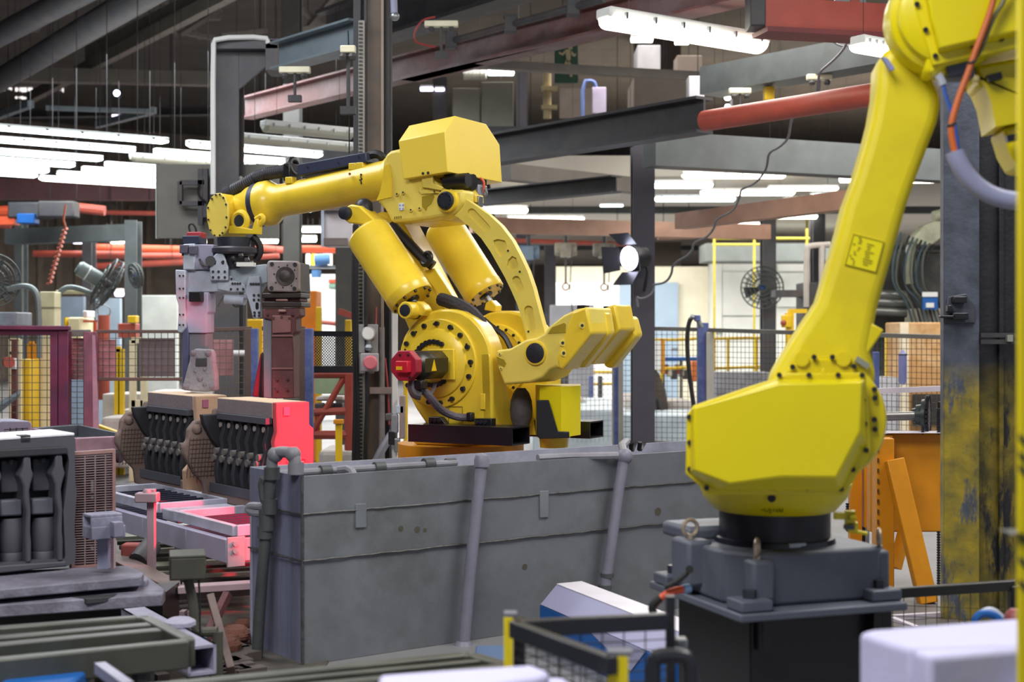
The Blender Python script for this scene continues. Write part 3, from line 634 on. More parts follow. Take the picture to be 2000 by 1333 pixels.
t = thing('stop_button_post', 'yellow post with red button near the robot arm', 'post', P(1543, 600, 16)); M().bb(P(1536, 800, 16), P(1548, 612, 16.08)).build('post', YRAIL, t); M().bb(P(1527, 640, 15.96), P(1545, 616, 16.02)).build('box', YRAIL, t, bev=.01); M().bb(P(1540, 612, 16), P(1575, 604, 16.05)).build('arm', YRAIL, t); M().ball(P(1530, 631, 15.93), .035, 10).build('button', REDR, t)
# hydraulic machine at the far side
t = thing('press_machine', 'oily dark press with cream frame and hoses beyond the fence', 'machine', P(1770, 700, 18))
M().bb((X_(1695, 18), 18, 0), P(1860, 500, 19)).build('body', mat('oily_black', '23231F', .4, dirt='55534A', amt=.4), t, bev=.03)
m = M(); pl = Plane(P(1800, 450, 17.6), (0, -1, 0)); m.prism(pl.loop([(1780, 470), (1806, 440), (1825, 432), (1846, 432), (1846, 460), (1822, 478), (1795, 480)]), (0, .3, 0)); m.prism(pl.loop([(1777, 478), (1790, 476), (1790, 552), (1777, 556)]), (0, .2, 0)); m.cyl(P(1822, 424, 17.7), P(1850, 416, 17.7), .07)
m.build('cream_frame', mat('machine_cream', 'A8AC92', .5, dirt='5A5C4C', amt=.35), t, bev=.015)
for i in range(9):
    x = 1745 + i * 8; M().tube([P(x + 15, 455 + i * 3, 17.5), P(x, 500, 17.4), P(x + random.uniform(-8, 10), 560, 17.4), P(x + 25, 585, 17.4), P(x + 40, 640, 17.4)], .015, 6, 2).build('hose', [mat('hose_teal', '34464E', .5), mat('hose_grey', '4E524C', .5), RUB][i % 3], t)
for y in (575, 590, 608): M().cyl(P(1700, y, 17.6), P(1770, y + 3, 17.6), .06).build('cylinder', mat('worn_rod', '6E706C', .35, metal=.6), t)
M().bb(P(1788, 636, 17.5), P(1845, 604, 18)).build('pale_block', CREAM, t, bev=.02)
t = thing('notice', 'small white and blue notice board on the oily press', 'sign', P(1816, 603, 17.3)); M().bb(P(1802, 605, 17.3), P(1830, 571, 17.33)).build('board', CBLUE, t); M().bb(P(1802, 580, 17.28), P(1830, 571, 17.31)).build('header', WHITE, t); M().bb(P(1809, 601, 17.28), P(1823, 592, 17.31)).build('print', WHITE, t)
o = bg('timber_block', 'tall stained brown block standing behind the wire fence', 'block', 1758, 630, 1850, 770, 15, .6, mat('stained_timber', 'A87E4C', .8, var=.25, scale=2, dirt='E0C8A0', amt=.4, dscale=1.6, bump=.2), bev=.015, zb=.0)
sub(o, 'pale_edge', 1757, 630, 1774, 860, 14.98, .02, mat('pale_timber', 'C8BCA4', .8, var=.12))
sub(o, 'dark_slot', 1782, 770, 1848, 830, 14.98, .03, mat('dark_gap', '2A241E', .9))
o = bg('yellow_bollard', 'yellow bollard behind the fence next to the brown block', 'bollard', 1732, 655, 1746, 760, 15.5, .1, YRAIL, zb=0)
bg('white_bottles_tray', 'grey bench with pale top behind the fence beside the bollard', 'bench', 1690, 738, 1760, 860, 15, .5, mat('sheet_grey', ''), zb=0)
t = thing('air_cylinder', 'lavender cylinder hanging on the fence in front of the brown block', 'cylinder', P(1763, 750, 12.4)); M().lathe(P(1763, 752, 12.4), Z, [(0, .015), (.03, .035), (.26, .035), (.28, .02), (.3, .012)]).build('barrel', mat('lavender_cyl', '8488BC', .4), t); M().torus(P(1763, 693, 12.4), Z, .036, .006).build('collar', BLK, t)
# things beyond the fence on the floor
CASTG = mat('pale_casting', 'B8B2AC', .8, var=.15, dirt='8A7E76', amt=.3, bump=.2)
t = thing('casting_bed', 'long pale roller bed with dusty castings beyond the fence', 'conveyor', P(1200, 800, 17))
M().bb((X_(1040, 16), 16, 0), (X_(1215, 16), 19, Z_(792, 17))).build('bed', mat('pale_blue_steel', 'B8C4CC', .5, dirt='8A9298', amt=.3), t, bev=.02)
M().bb((X_(1205, 16.3), 16.3, 0), (X_(1388, 16.3), 20, Z_(800, 17.5))).build('bed', mat('pale_blue_steel', ''), t, bev=.02)
for x0, x1, y in ((1060, 1140, 775), (1150, 1200, 790), (1216, 1290, 772), (1296, 1350, 782)): M().bb((X_(x0, 18), 17.5, .3), (X_(x1, 18), 18.6, Z_(y, 18))).build('casting', CASTG, t, bev=.05)
t = thing('work_table', 'blue topped table with small parts behind the shorter blue post', 'table', P(1330, 760, 19)); M().bb(P(1292, 706, 20.6), P(1372, 697, 21.3)).build('table_top', CBLUE, t)
for x in (1296, 1330, 1368): M().bb((X_(x, 20.6), 20.7, 0), (X_(x + 4, 20.6), 20.75, Z_(705, 20.6))).build('leg', DARK, t)
for i in range(9): M().box(P(1300 + i * 8, 722 + (i % 3) * 5, 20.8), (.09, .1, .14)).build('part', [REDR, CREAM, RUSTEEL][i % 3], t, bev=.01)
bg('orange_crate', 'orange crate beside the blue table', 'crate', 1352, 706, 1392, 745, 18.5, .4, mat('crate_orange', 'D0702E', .6))
bg('grey_bin', 'mottled grey steel bin behind the long fence', 'bin', 1400, 728, 1505, 800, 17, .5, mat('bin_grey', '8E8E94', .6, dirt='4A4A50', amt=.4, dscale=6), zb=0)
t = thing('floor_sweeper', 'dark bristly machine with a safety notice and yellow post through the fence', 'machine', P(1265, 790, 17.5))
M().lathe(Vector((X_(1268, 17.6), 17.6, .3)), Z, [(0, .2), (.1, .24), (.35, .2), (.55, .12), (.62, .05)], 14).build('drum', mat('bristle_brown', '4A403A', .9, var=.3, bump=.5), t)
M().bb(P(1238, 790, 17.7), P(1262, 645, 17.8)).build('post', mat('striped_orange', 'C88A1A', .6), t); M().bb(P(1290, 730, 17.6), P(1298, 662, 17.66)).build('post', mat('striped_orange', ''), t)
nb_ = M().bb(P(1243, 722, 17.5), P(1290, 666, 17.53)).build('notice_board', WHITE, t); pl = Plane(P(1265, 690, 17.48), (0, -1, 0))
M().prism(pl.loop([(1264, 675), (1268, 675), (1270, 682), (1271, 700), (1261, 700), (1262, 682)]), (0, .01, 0)).build('red_bottle_symbol', REDR, t)
for i in range(4): M().tube([P(1262 + i * 8, 780, 17.4), P(1256 + i * 12, 800, 17.3), P(1250 + i * 14, 815, 17.3)], .02, 6, 1).build('hose', RUB, t)
bg('black_bin', 'black slanted bin beyond the pale fence under the guard rail', 'bin', 1072, 728, 1110, 760, 20, .5, DARK)
for i, (x, c) in enumerate([(1150, BLUE), (1168, DARK)]): bg('parts_post', ['slim blue stand beyond the pale fence', 'slim dark stand beyond the pale fence'][i], 'stand', x, 735, x + 9, 790, 20, .1, c, zb=0)
# ---------------- far things, other side
bg('light_panel', 'large pale grey panel standing right of the second post', 'panel', 266, 577, 346, 690, 17.5, .1, mat('panel_pale', 'C4C8C2', .6), zb=0)
t = thing('cream_pillar', 'thick cream painted square pillar behind the red fence post', 'pillar', P(92, 840, 14)); M().bb((X_(77, 14), 14, 0), (X_(107, 14), 14.2, Z_(570, 14))).build('shaft', mat('cream_paint', 'E2DAB2', .6), t, bev=.01); M().bb((X_(76, 14), 13.98, Z_(602, 14)), (X_(108, 14), 14.22, Z_(600, 14))).build('seam', mat('seam_grey', '8A866E', .7), t)
bg('cream_lintel', 'cream horizontal beam end behind the tilted fan stand', 'beam', 108, 567, 172, 574, 14.6, .15, mat('cream_paint', ''))
bg('blue_grey_shutter', 'blue-grey shutter between cream pillar and tilted fan', 'shutter', 112, 580, 164, 680, 20, .1, mat('shutter_blue', '7A8898', .6), zb=0)
bg('blue_grey_shutter', 'paler blue-grey shutter seen under the tilted fan', 'shutter', 186, 583, 235, 660, 20, .1, mat('shutter_pale', '98A8B6', .6), zb=0)
o = bg('white_booth', 'brilliant white booth wall with small orange-green notice behind the fence', 'booth', 590, 536, 672, 700, 22, .3, WHITE, zb=0)
sub(o, 'notice', 642, 546, 662, 553, 21.97, .02, ORR); sub(o, 'notice', 642, 555, 662, 562, 21.97, .02, mat('notice_green', '7FA890', .6))
o = bg('orange_cabinet', 'bright orange control cabinet left of the white booth', 'cabinet', 587, 568, 618, 700, 15, .4, mat('cabinet_orange', 'E8861A', .5), zb=0); sub(o, 'label', 600, 578, 606, 590, 14.98, .01, CREAM)
bg('yellow_post', 'yellow post right of the orange cabinet', 'post', 617, 600, 627, 730, 14.8, .08, YRAIL, zb=0)
bg('yellow_post', 'yellow post on the dark column behind the duct', 'post', 674, 625, 686, 700, 14.2, .08, YRAIL, zb=0)
o = bg('yellow_machine', 'yellow machine frame seen between the two gripper fingers', 'machine', 468, 624, 512, 720, 15.5, .3, YRAIL, zb=0); 
bg('grey_duct', 'grey vertical duct behind the gripper crossbar', 'duct', 431, 560, 470, 690, 15, .3, mat('duct_brown', '7A706C', .6, var=.15), zb=0); bg('dark_duct', 'dark slim duct beside the grey duct behind the gripper', 'duct', 462, 575, 480, 690, 14.8, .1, DARK, zb=0)
t = thing('gear_motor', 'blue gear motor on the grey overhead line', 'motor', P(630, 508, 18)); M().cyl(P(615, 508, 18), P(644, 506, 18), .07).build('motor_body', mat('motor_blue', '5E8CC0', .5), t); M().cyl(P(618, 528, 18), P(618, 542, 18), .06).build('gearbox', mat('motor_blue', ''), t); M().bb(P(594, 524, 18.1), P(665, 520, 18.3)).build('line', STEEL, t)
for i, (x, mt, l) in enumerate([(597, WHITE, 'white upright sheet left of the blue gear motor'), (608, YRAIL, 'yellow strip left of the blue gear motor'), (640, WHITE, 'white upright sheet behind the blue gear motor'), (655, mat('pale_yellow', 'D8CC8A', .6), 'pale yellow strip right of the blue gear motor')]): bg('hanging_strip', l, 'sheet', x, 496, x + 9, 522, 21, .05, mt)
tag(M().bar(P(661, 608, 14), P(690, 618, 14), .05, .06).build('slanted_bar', REDR), 'small red slanted arm behind the slotted duct', 'bar')
t = thing('red_gantry', 'thin red frame low in front of the white booth', 'frame', P(640, 650, 18)); M().tube([P(622, 632, 18), P(628, 630, 18), P(660, 633, 18)], .03, 6).cyl(P(660, 633, 18), P(660, 655, 18), .03, n=6).build('bars', REDR, t)
# red fire point, cream control desk
t = thing('control_desk', 'cream and yellow control desk with white box and orange edge', 'desk', P(160, 660, 15)); M().bb(P(132, 720, 15), P(185, 621, 15.5)).build('body', mat('cream_paint', ''), t, bev=.02); M().bb(P(128, 660, 14.97), P(138, 621, 15.2)).build('yellow_side', YRAIL, t); M().bb(P(162, 630, 14.96), P(190, 626, 15)).build('orange_edge', ORR, t); M().bb(P(182, 650, 14.95), P(190, 626, 15)).build('orange_edge', ORR, t); M().bb(P(161, 621, 15), P(186, 608, 15.3)).build('white_box', WHITE, t, bev=.01)
t = thing('red_drum', 'rust-red barrel with wire handle under the tilted fan', 'barrel', P(203, 660, 16)); M().lathe(Vector((X_(203, 16), 16, .6)), Z, [(0, .06), (.02, .065), (Z_(616, 16) - .6, .065)], 14).build('body', mat('barrel_red', '9A4634', .6, var=.15), t); M().torus(P(203, 608, 16), (0, 1, .2), .07, .006).build('handle', STEEL, t)
bg('red_valve_block', 'red valve block with yellow cap beside the pale panel', 'valve', 230, 632, 264, 660, 15.5, .2, REDR); bg('yellow_case', 'yellow cap on top of the red valve block', 'box', 249, 617, 265, 631, 15.4, .15, YRAIL)
# work area behind the red fence
CRP = mat('cream_paint', '')
def frame(lab, x0, x1, yt, yb, Y, mt, w=.06, rungs=()):
    t = thing('upright_stand', lab, 'stand', P((x0 + x1) / 2, yb, Y))
    for x in (x0, x1): M().bb((X_(x, Y) - w / 2, Y, 0), (X_(x, Y) + w / 2, Y + w, Z_(yt, Y))).build('post', mt, t)
    for y in (yt,) + tuple(rungs): M().bar(P(x0, y, Y + w / 2), P(x1, y, Y + w / 2), w, w).build('rung', mt, t)
frame('cream ladder frame behind the grey hung plate', 258, 280, 665, 840, 13, CRP, .055, (788, 800)); frame('yellow frame standing behind the pink hung plate', 228, 236, 682, 792, 13.6, YRAIL, .05)
frame('cream double upright with brown box near the fence edge', 20, 38, 663, 790, 13.4, CRP, .03, (690,)); frame('yellow uprights behind the red fence mesh', 58, 66, 672, 760, 13.8, ORG, .05)
t = thing('tool_post', 'brown post with white box and red reel near the fence edge', 'post', P(27, 800, 13)); M().bb((X_(22, 13), 13, 0), (X_(32, 13), 13.05, Z_(663, 13))).build('post', mat('brown_post', '6A4038', .6), t); M().bb(P(20, 721, 12.95), P(34, 700, 13)).build('box', WHITE, t); M().cyl(P(14, 708, 12.98), P(18, 708, 12.9), .05).build('reel', REDR, t)
bg('yellow_bin', 'yellow bin low behind the red fence mesh', 'bin', 40, 702, 58, 760, 13.6, .3, YRAIL, zb=.3)
t = thing('slanted_tray', 'pale slanted steel chute at the edge behind the red fence', 'chute', P(15, 800, 12.5)); M().hexa([P(-10, 815, 12.5), P(-10, 800, 12.9), P(38, 768, 12.9), P(38, 775, 12.5)], [P(-10, 800, 12.4), P(-10, 790, 12.9), P(40, 762, 12.9), P(40, 768, 12.4)]).build('chute', GALV, t)
bg('white_hood', 'grey hood with white edge behind the fence corner', 'hood', -20, 610, 32, 637, 12, .4, mat('hood_grey', '8A929C', .5, var=.2, dirt='55555E', amt=.4)); 
for i, (x0, x1, y0, y1, mt, l) in enumerate([(200, 330, 790, 770, CASTG, 'pale stone-like conveyor bed behind the cream frame')]):
    bg('conveyor_side', l, 'conveyor', x0, y1, x1, y0 + 40, [14.5][i], .3, mt, zb=0)
for i, (x0, x1, yy, Y) in enumerate([(196, 250, 815, 13.2), (232, 300, 800, 14), (300, 350, 790, 14.5), (200, 262, 770, 15.5), (290, 352, 765, 16), (622, 690, 880, 11.5)]):
    bg('casting_pallet', ['dusty casting pile nearest the pink brace', 'flat dusty casting behind the cream ladder frame', 'grey casting behind the left jaw plate', 'far low casting beneath the fence rail', 'far grey slab beneath the hung grey plate', 'yellow edged roller tray behind the blue post'][i], 'casting', x0, yy, x1, yy + 25, Y, .6, CASTG, bev=.04, zb=.1)
kp = tag(M().bar(P(190, 836, 11.6), P(262, 862, 10.9), .04, .06).build('kick_plate', YRAIL, bev=.004), 'slanted yellow kick plate between trough and farther core', 'plate')
# ---------------- red fence of the cell
YF = 10.6
FR = mat('red_violet_frame', '6E2A46', .5, var=.25, dirt='4A3050', amt=.45, bump=.15)
t = fence('cell_fence', 'red-violet fence frame with thick top rail at the edge of view', -40, 646, YF, 136, 646, YF, 850, .052, FR, WIRE, [(.84, .055, FR, 0, 0), (.95, .075, FR, 0, 0)], topw=.07, botrail=False)
M().bar(P(-40, 640, YF - .05), P(137, 641, YF - .05), .05, .03).build('rail', FR, t, bev=.004)
t = fence('cell_fence', 'narrow fence bay between the red post and the mauve post', 138, 651, YF + .1, 176, 651, YF + .1, 850, .04, mat('frame_grey', ''), WIRE, [(1, .072, MAUVE, .01, 0)], topw=.05, botrail=False)
M().hexa([P(180, 655, YF), P(186, 655, YF), P(186, 655, YF + .05), P(180, 655, YF + .05)], [P(182, 845, YF - .5), P(194, 845, YF - .5), P(194, 845, YF - .45), P(182, 845, YF - .45)]).build('brace', MAUVE, t)
fence('cell_fence', 'waist-high wire bay with hung plates left of the gripper', 188, 648, YF + .1, 366, 648, YF + .1, 741, .046, mat('frame_brown', '5E4A44', .6), WIRE, [(.0, .03, MAUVE, 0, 0)], topw=.025)
fence('cell_fence', 'wire bay between the gripper fingers ending at a blue post', 404, 645, YF, 492, 642, YF, 850, .046, mat('frame_brown', ''), mat('wire_brown', '6A5A4A', .6), [(.93, .05, mat('frame_brown', ''), 0, 0), (1.07, .05, BLUE, .0, 0)], topw=.03, botrail=False)
fence('cell_fence', 'narrow wire bay behind the red jaw ending at the speckled blue post', 512, 642, YF - .6, 596, 642, YF - .6, 850, .046, mat('frame_brown', ''), mat('wire_brown', ''), [(.95, .045, mat('frame_brown', ''), 0, 0), (1.1, .055, BLUE, .0, 0)], topw=.03, botrail=False)
t = thing('expanded_mesh_guard', 'black framed expanded metal panel right of the blue post', 'fence', P(650, 725, YF)); m = M(); pl = Plane(P(650, 690, YF), (0, -1, 0))
for i in range(-12, 34):
    for sgn in (1, -1):
        x0 = 615 + i * 5.2; pts = []
        for s in (0, 1):
            y = 656 + s * 62; x = x0 + (s * 62 * .9 if sgn > 0 else (1 - s) * 62 * .9); pts.append((x, y))
        (xa, ya), (xb, yb) = pts
        def cl(x): return min(max(x, 614), 692)
        def iy(x): return ya + (yb - ya) * (x - xa) / (xb - xa)
        xa2, xb2 = cl(xa), cl(xb)
        if abs(xa2 - xb2) > 3: m.bar(pl.hit(xa2, iy(xa2)), pl.hit(xb2, iy(xb2)), .006, .006)
m.build('mesh', BLK, t, smooth=0)['kind'] = 'stuff'
M().bar(P(613, 652, YF), P(694, 653, YF), .04, .04).build('rail', BLK, t); M().bar(P(613, 722, YF), P(694, 722, YF), .05, .05).build('rail', BLK, t)
t = thing('red_work_frame', 'red tubular frame with castings under the expanded mesh panel', 'frame', P(650, 880, 11))
for a, b, w in (((613, 731), (690, 731), .035), ((683, 731), (683, 880), .04), ((613, 806), (684, 803), .03), ((613, 850), (690, 850), .035), ((613, 840), (672, 738), .025), ((620, 800), (620, 850), .02)): M().cyl(P(a[0], a[1], 11), P(b[0], b[1], 11.01), w, n=10).build('tube', REDR, t)
M().bb(P(616, 784, 11.1), P(680, 772, 11.4)).build('casting', CASTG, t, bev=.02); M().bb(P(614, 770, 11.6), P(676, 736, 11.7)).build('green_sheet', mat('pale_green', '8A9A7A', .6, var=.12), t)
for x in (625, 645, 662): M().box(P(x, 795, 11.1), (.07, .1, .06)).build('block', RUSTEEL, t, bev=.01)
t = thing('yellow_stand', 'small yellow T-stand below the red frame', 'stand', P(661, 880, 10)); M().bb((X_(655, 10), 10, 0), (X_(667, 10), 10.05, Z_(830, 10))).build('post', YRAIL, t); M().bb(P(651, 829, 9.98), P(672, 819, 10.06)).build('head', ORG, t, bev=.004)
# plates hung on the fence
HP = mat('hung_pink_plate', 'A8747A', .7, var=.12, dirt='C89A98', amt=.4, dscale=9, bump=.2)
for x0, x1, y0, y1, mt, l in [(188, 226, 664, 740, HP, 'pink hung plate next to the mauve post'), (138, 172, 662, 742, HP, 'pink hung plate inside the narrow bay'), (271, 341, 662, 736, mat('hung_grey_plate', '6E686A', .7, var=.12, bump=.2), 'dark grey hung plate on the waist-high bay'), (405, 455, 664, 734, HP, 'pink hung plate right of the left jaw')]:
    bg('hung_plate', l, 'plate', x0, y0, x1, y1, YF + .14, .02, mt, bev=.003)
tag(M().cyl(P(450, 690, YF + .5), P(482, 690, YF + .5), .022).build('white_rod', WHITE), 'white rod behind the pink plate near the blue post', 'rod')
# orange coil hose
pts = []
for i in range(90):
    f = i / 89; x = 128 - 32 * f + 4 * math.sin(i * .9); y = 445 + 110 * f
    pts.append(P(x, y, 15 + .05 * math.cos(i * .9)))
tag(M().tube([P(128, 400, 15), P(124, 430, 15)] + pts, .012, 6).build('coil_hose', mat('coil_red', 'A8553E', .5)), 'orange-red coiled air hose hanging before the dark cladding', 'hose')
# ================= the yellow articulated robot behind the tank
A1 = Vector((math.sin(R(28)), math.cos(R(28)), 0)); E1 = Vector((A1.y, -A1.x, 0)); N1 = -A1
P1 = Plane(P(856, 710, 7.8), N1)
def q(x, y, off=0): return P1.hit(x, y, off)
def ql(pts, off=0): return P1.loop(pts, off)
EZ = (E1, A1, Z)
rb1 = thing('industrial_robot', 'yellow robot arm with boxy motor cover reaching over the dip tank to its gripper', 'robot', Vector((q(900, 860, -.4).x, q(900, 860, -.4).y, 0)))
def ring_bolts(m, c, n, r, k, br, h, a0=0, a1=360, jitter=0):
    x = n.cross(Z).normalized(); y = x.cross(n)
    for i in range(k):
        a = R(a0 + (a1 - a0) * i / k + random.uniform(-jitter, jitter)); p = c + x * r * math.cos(a) + y * r * math.sin(a); m.cyl(p, p + n * h, br, n=8)
    return m
HO = [(836, 836), (812, 800), (797, 770), (785, 738), (779, 706), (781, 680), (788, 658), (800, 638), (818, 620), (838, 609), (858, 604), (880, 604), (902, 609), (920, 620), (936, 636), (948, 655), (956, 676), (960, 700), (962, 740), (962, 836)]
hs = M().prism(ql(HO), A1 * .15).build('turret_housing', YEL, rb1, bev=.015)
M().prism([q(957, 690), q(962, 836), q(962, 836) + A1 * .26, q(957, 690) + A1 * .12], -E1 * .06).build('stiffening_rib', YEL, rb1, bev=.008)
fh = M().prism([p + A1 * .66 for p in ql(HO)], A1 * .18).build('turret_housing', YEL, rb1, bev=.015)
c2 = q(856, 710) + A1 * .66
M().lathe(c2, N1, [(0, .22), (.03, .215), (.035, .19), (.02, .18), (.02, .0)], 36).build('bearing_ring', YEL, fh)
ring_bolts(M(), c2 + N1 * .03, N1, .2, 22, .009, .008).build('bolts', BOLT, fh)['kind'] = 'stuff'
# reducer plate with its bolts, recess and servo motor
c1 = q(856, 710)
rd = M().lathe(c1, N1, [(0, .243), (.012, .243), (.016, .238), (.018, .19), (.03, .185), (.045, .155), (.05, .13), (.05, .0)], 48).build('reducer_plate', YEL, rb1)
ring_bolts(M(), c1 + N1 * .016, N1, .216, 17, .0135, .018, 8, 368, 2).build('bolts', BOLT, rd)['kind'] = 'stuff'
ring_bolts(M(), c1 + N1 * .016, N1, .214, 11, .006, .004, 20, 380).build('small_bolts', BOLT, rd)['kind'] = 'stuff'
ring_bolts(M(), c1 + N1 * .05, N1, .118, 9, .014, .016, 20, 130).build('inner_bolts', BOLT, rd)['kind'] = 'stuff'
ring_bolts(M(), c1 + N1 * .05, N1, .118, 9, .014, .016, 235, 340).build('inner_bolts', BOLT, rd)['kind'] = 'stuff'
cm = q(862, 712, .06)
M().box(cm, (.165, .02, .165), EZ).build('motor_flange', YEL, rb1, bev=.004)
sm = M().box(cm + N1 * .17, (.148, .31, .148), EZ).build('servo_motor', mat('motor_black', '26231F', .35, var=.15), rb1, bev=.038, seg=1)
oc = cm + N1 * .325; rr_ = .078
oct_ = [oc + (E1 * math.cos(R(22.5 + 45 * i)) + Z * math.sin(R(22.5 + 45 * i))) * rr_ / math.cos(R(22.5)) for i in range(8)]
ec = M().prism(oct_, N1 * .055).build('encoder_cap', CRIM, rb1, bev=.005, label='crimson octagonal cap')
M().box(oc + N1 * .075 - Z * .005 + E1 * .012, (.075, .04, .06), EZ).build('connector_box', mat('bright_crimson', 'C81E34', .45), ec, bev=.005)
M().box(oc + N1 * .097 - Z * .012 + E1 * .0, (.035, .004, .018), EZ).build('nameplate', YRAIL, ec)
for dx, dz in ((.03, .055), (-.02, .055), (.04, -.06)): M().cyl(oc + N1 * .055 + E1 * dx + Z * dz, oc + N1 * .062 + E1 * dx + Z * dz, .006, n=8).build('screw', BOLT, ec)
s0 = cm + N1 * .2 + E1 * .0745
M().prism([s0 - N1 * .025 - Z * .03, s0 + N1 * .025 - Z * .03, s0 + Z * .03], E1 * .002).build('warning_triangle', YRAIL, sm, label='yellow warning triangle')
M().tube([q(808, 744, .36), q(806, 758, .37), q(810, 770, .37), q(822, 772, .35)], .028, 10, 2).build('cable_elbow', mat('elbow_grey', '4A4448', .5), rb1)
M().box(q(822, 752, .36), (.05, .06, .05), EZ).build('cable_plug', BLK, rb1, bev=.008)
M().tube([q(824, 760, .33), q(842, 778, .28), q(856, 797, .2), q(872, 808, .12), q(895, 816, .06), q(922, 816, .04)], .021, 10, 2).build('motor_cable', mat('sleeve_grey', '55505A', .55, var=.3, bump=.5, bscale=90), rb1)
M().tube([q(836, 775, .25), q(846, 765, .18), q(850, 750, .1)], .01, 6, 2).build('side_cable', mat('sleeve_grey', ''), rb1)
for a, b, c, d in ((837, 815, 870, 833), (927, 818, 960, 836)):
    j = M().prism(ql([(a, d), (a, b), (a + 22, b), (c, d - 4), (c, d)] if a < 900 else [(a, d), (a, b), (c, b), (c, d)], .05), A1 * .05).build('foot_bracket', BLK, rb1, bev=.004)
    mm = M()
    for k in range(3): p = q(a + 5 + k * 8, (b + d) / 2 - 2, .05); mm.cyl(p, p + N1 * .01, .011, n=8)
    mm.build('bolts', mat('bolt_sheen', '3A3A44', .3, metal=.5), j)['kind'] = 'stuff'
M().box(q(919, 815, .06), (.035, .04, .05), EZ).build('cable_gland', BLK, rb1, bev=.008)
M().box(q(943, 785, .006), (.03, .012, .085), EZ).build('cover_strip', YEL, rb1, bev=.003)
for a, b in (((876, 795), (903, 795)), ((903, 795), (903, 830)), ((903, 830), (876, 830)), ((876, 830), (876, 795))): M().bar(q(a[0], a[1], .002), q(b[0], b[1], .002), .004, .004).build('engraved_frame', mat('engraved', '7A6A10', .6), rb1)
# pivot between balancer rod and housing
bk = q(816, 607, .0)
M().cyl(bk - N1 * .02, bk + N1 * .13, .047, n=24).build('rod_pivot', YEL, rb1, bev=.004)
M().cyl(bk + N1 * .03, bk + N1 * .045, .0495, n=24).build('rubber_seal', BLK, rb1); M().lathe(bk + N1 * .13, N1, [(0, .033), (.008, .031), (.012, .0)], 20).build('pivot_cap', CAPB, rb1, label='dark blue round cap')
# balancer cylinders
def balancer(bx, by, tx, ty, off, r, far):
    b, t = q(bx, by, off), q(tx, ty, off); d = (t - b).normalized(); L = (t - b).length
    cy = M().lathe(b, d, [(0, r * .2), (.0, r * .95), (.006, r * .985), (.05, r), (.056, r), (.06, r * .985), (L - .05, r * .985), (L - .02, r * .95), (L, r * .8), (L, .0)], 40).build('balancer_cylinder', YEL, rb1)
    M().lathe(b, -d, [(0, r * .34), (.008, r * .33), (.012, r * .2)], 20).build('gland_ring', BLK, cy)
    M().cyl(b, b - d * .1, .02).build('piston_rod', STEEL, cy)
    m = M(); x, y = m._fr(d)
    for i in range(10): a = i * .628 + .2; p = b + (x * math.cos(a) + y * math.sin(a)) * r * .84; m.cyl(p - d * .012, p + d * .01, .0085, n=7)
    m.build('bolts', BOLT, cy)['kind'] = 'stuff'
    return cy, b, t, d
cy1, b1, t1, d1 = balancer(805, 586, 716, 452, .0, .132, False)
cy2, b2, t2, d2 = balancer(949, 577, 862, 440, -.74, .125, True)
M().prism(ql([(803, 612), (805, 595), (815, 588), (826, 596), (832, 606), (824, 618)], .06), A1 * .07).build('rod_eye', YEL, rb1, bev=.006)
M().prism(ql([(945, 606), (948, 592), (958, 586), (970, 598), (968, 610)], -.7), A1 * .07).build('rod_eye', YEL, rb1, bev=.006)
# top bracket of the near balancer
M().prism(ql([(664, 424), (668, 408), (684, 399), (702, 402), (728, 426), (760, 470), (744, 474), (712, 440), (680, 436)], .04), A1 * .12).build('balancer_bracket', YEL, rb1, bev=.01)
pc = q(677, 417, .04); M().lathe(pc, N1, [(0, .038), (.03, .036), (.036, .02)], 24).build('pivot_cap', CAPB, rb1, label='dark blue round cap')
M().lathe(q(712, 420, -.04), Z + E1 * -.1, [(0, .055), (.04, .054), (.07, .046), (.09, .025), (.094, .0)], 24).build('pivot_dome', CAPB, rb1, label='dark blue dome')
# upper arm with dress cables
M().prism(ql([(700, 430), (745, 412), (786, 436), (826, 510), (866, 585), (892, 640), (900, 690), (885, 750), (850, 760), (815, 700), (795, 640), (760, 560), (712, 480)], -.26), A1 * .2).build('upper_arm', YEL, rb1, bev=.02)
M().prism(ql([(822, 530), (848, 524), (892, 590), (868, 590)], -.2), A1 * .05).build('arm_plate', YEL, rb1, bev=.004)
M().tube([q(765, 440, -.18), q(785, 462, -.17), q(806, 484, -.17), (q(826, 505, -.17)), q(846, 520, -.19)], .03, 10, 2).build('dress_cable', BLK, rb1)
M().torus(q(833, 506, -.15), (E1 * -.3 + N1 + Z * .3), .035, .014).build('cable_ring', BLK, rb1)
M().tube([q(862, 585, -.16), q(885, 592, -.12), q(912, 604, -.1), q(932, 622, -.1), q(942, 640, -.12)], .038, 10, 2).build('cable_wrap', mat('sleeve_dark', '2A272E', .6, var=.3, bump=.6, bscale=60), rb1)
M().tube([q(944, 624, -.5), q(962, 640, -.5), q(985, 655, -.5), q(998, 682, -.5)], .017, 8, 2).build('dress_cable', BLK, rb1)
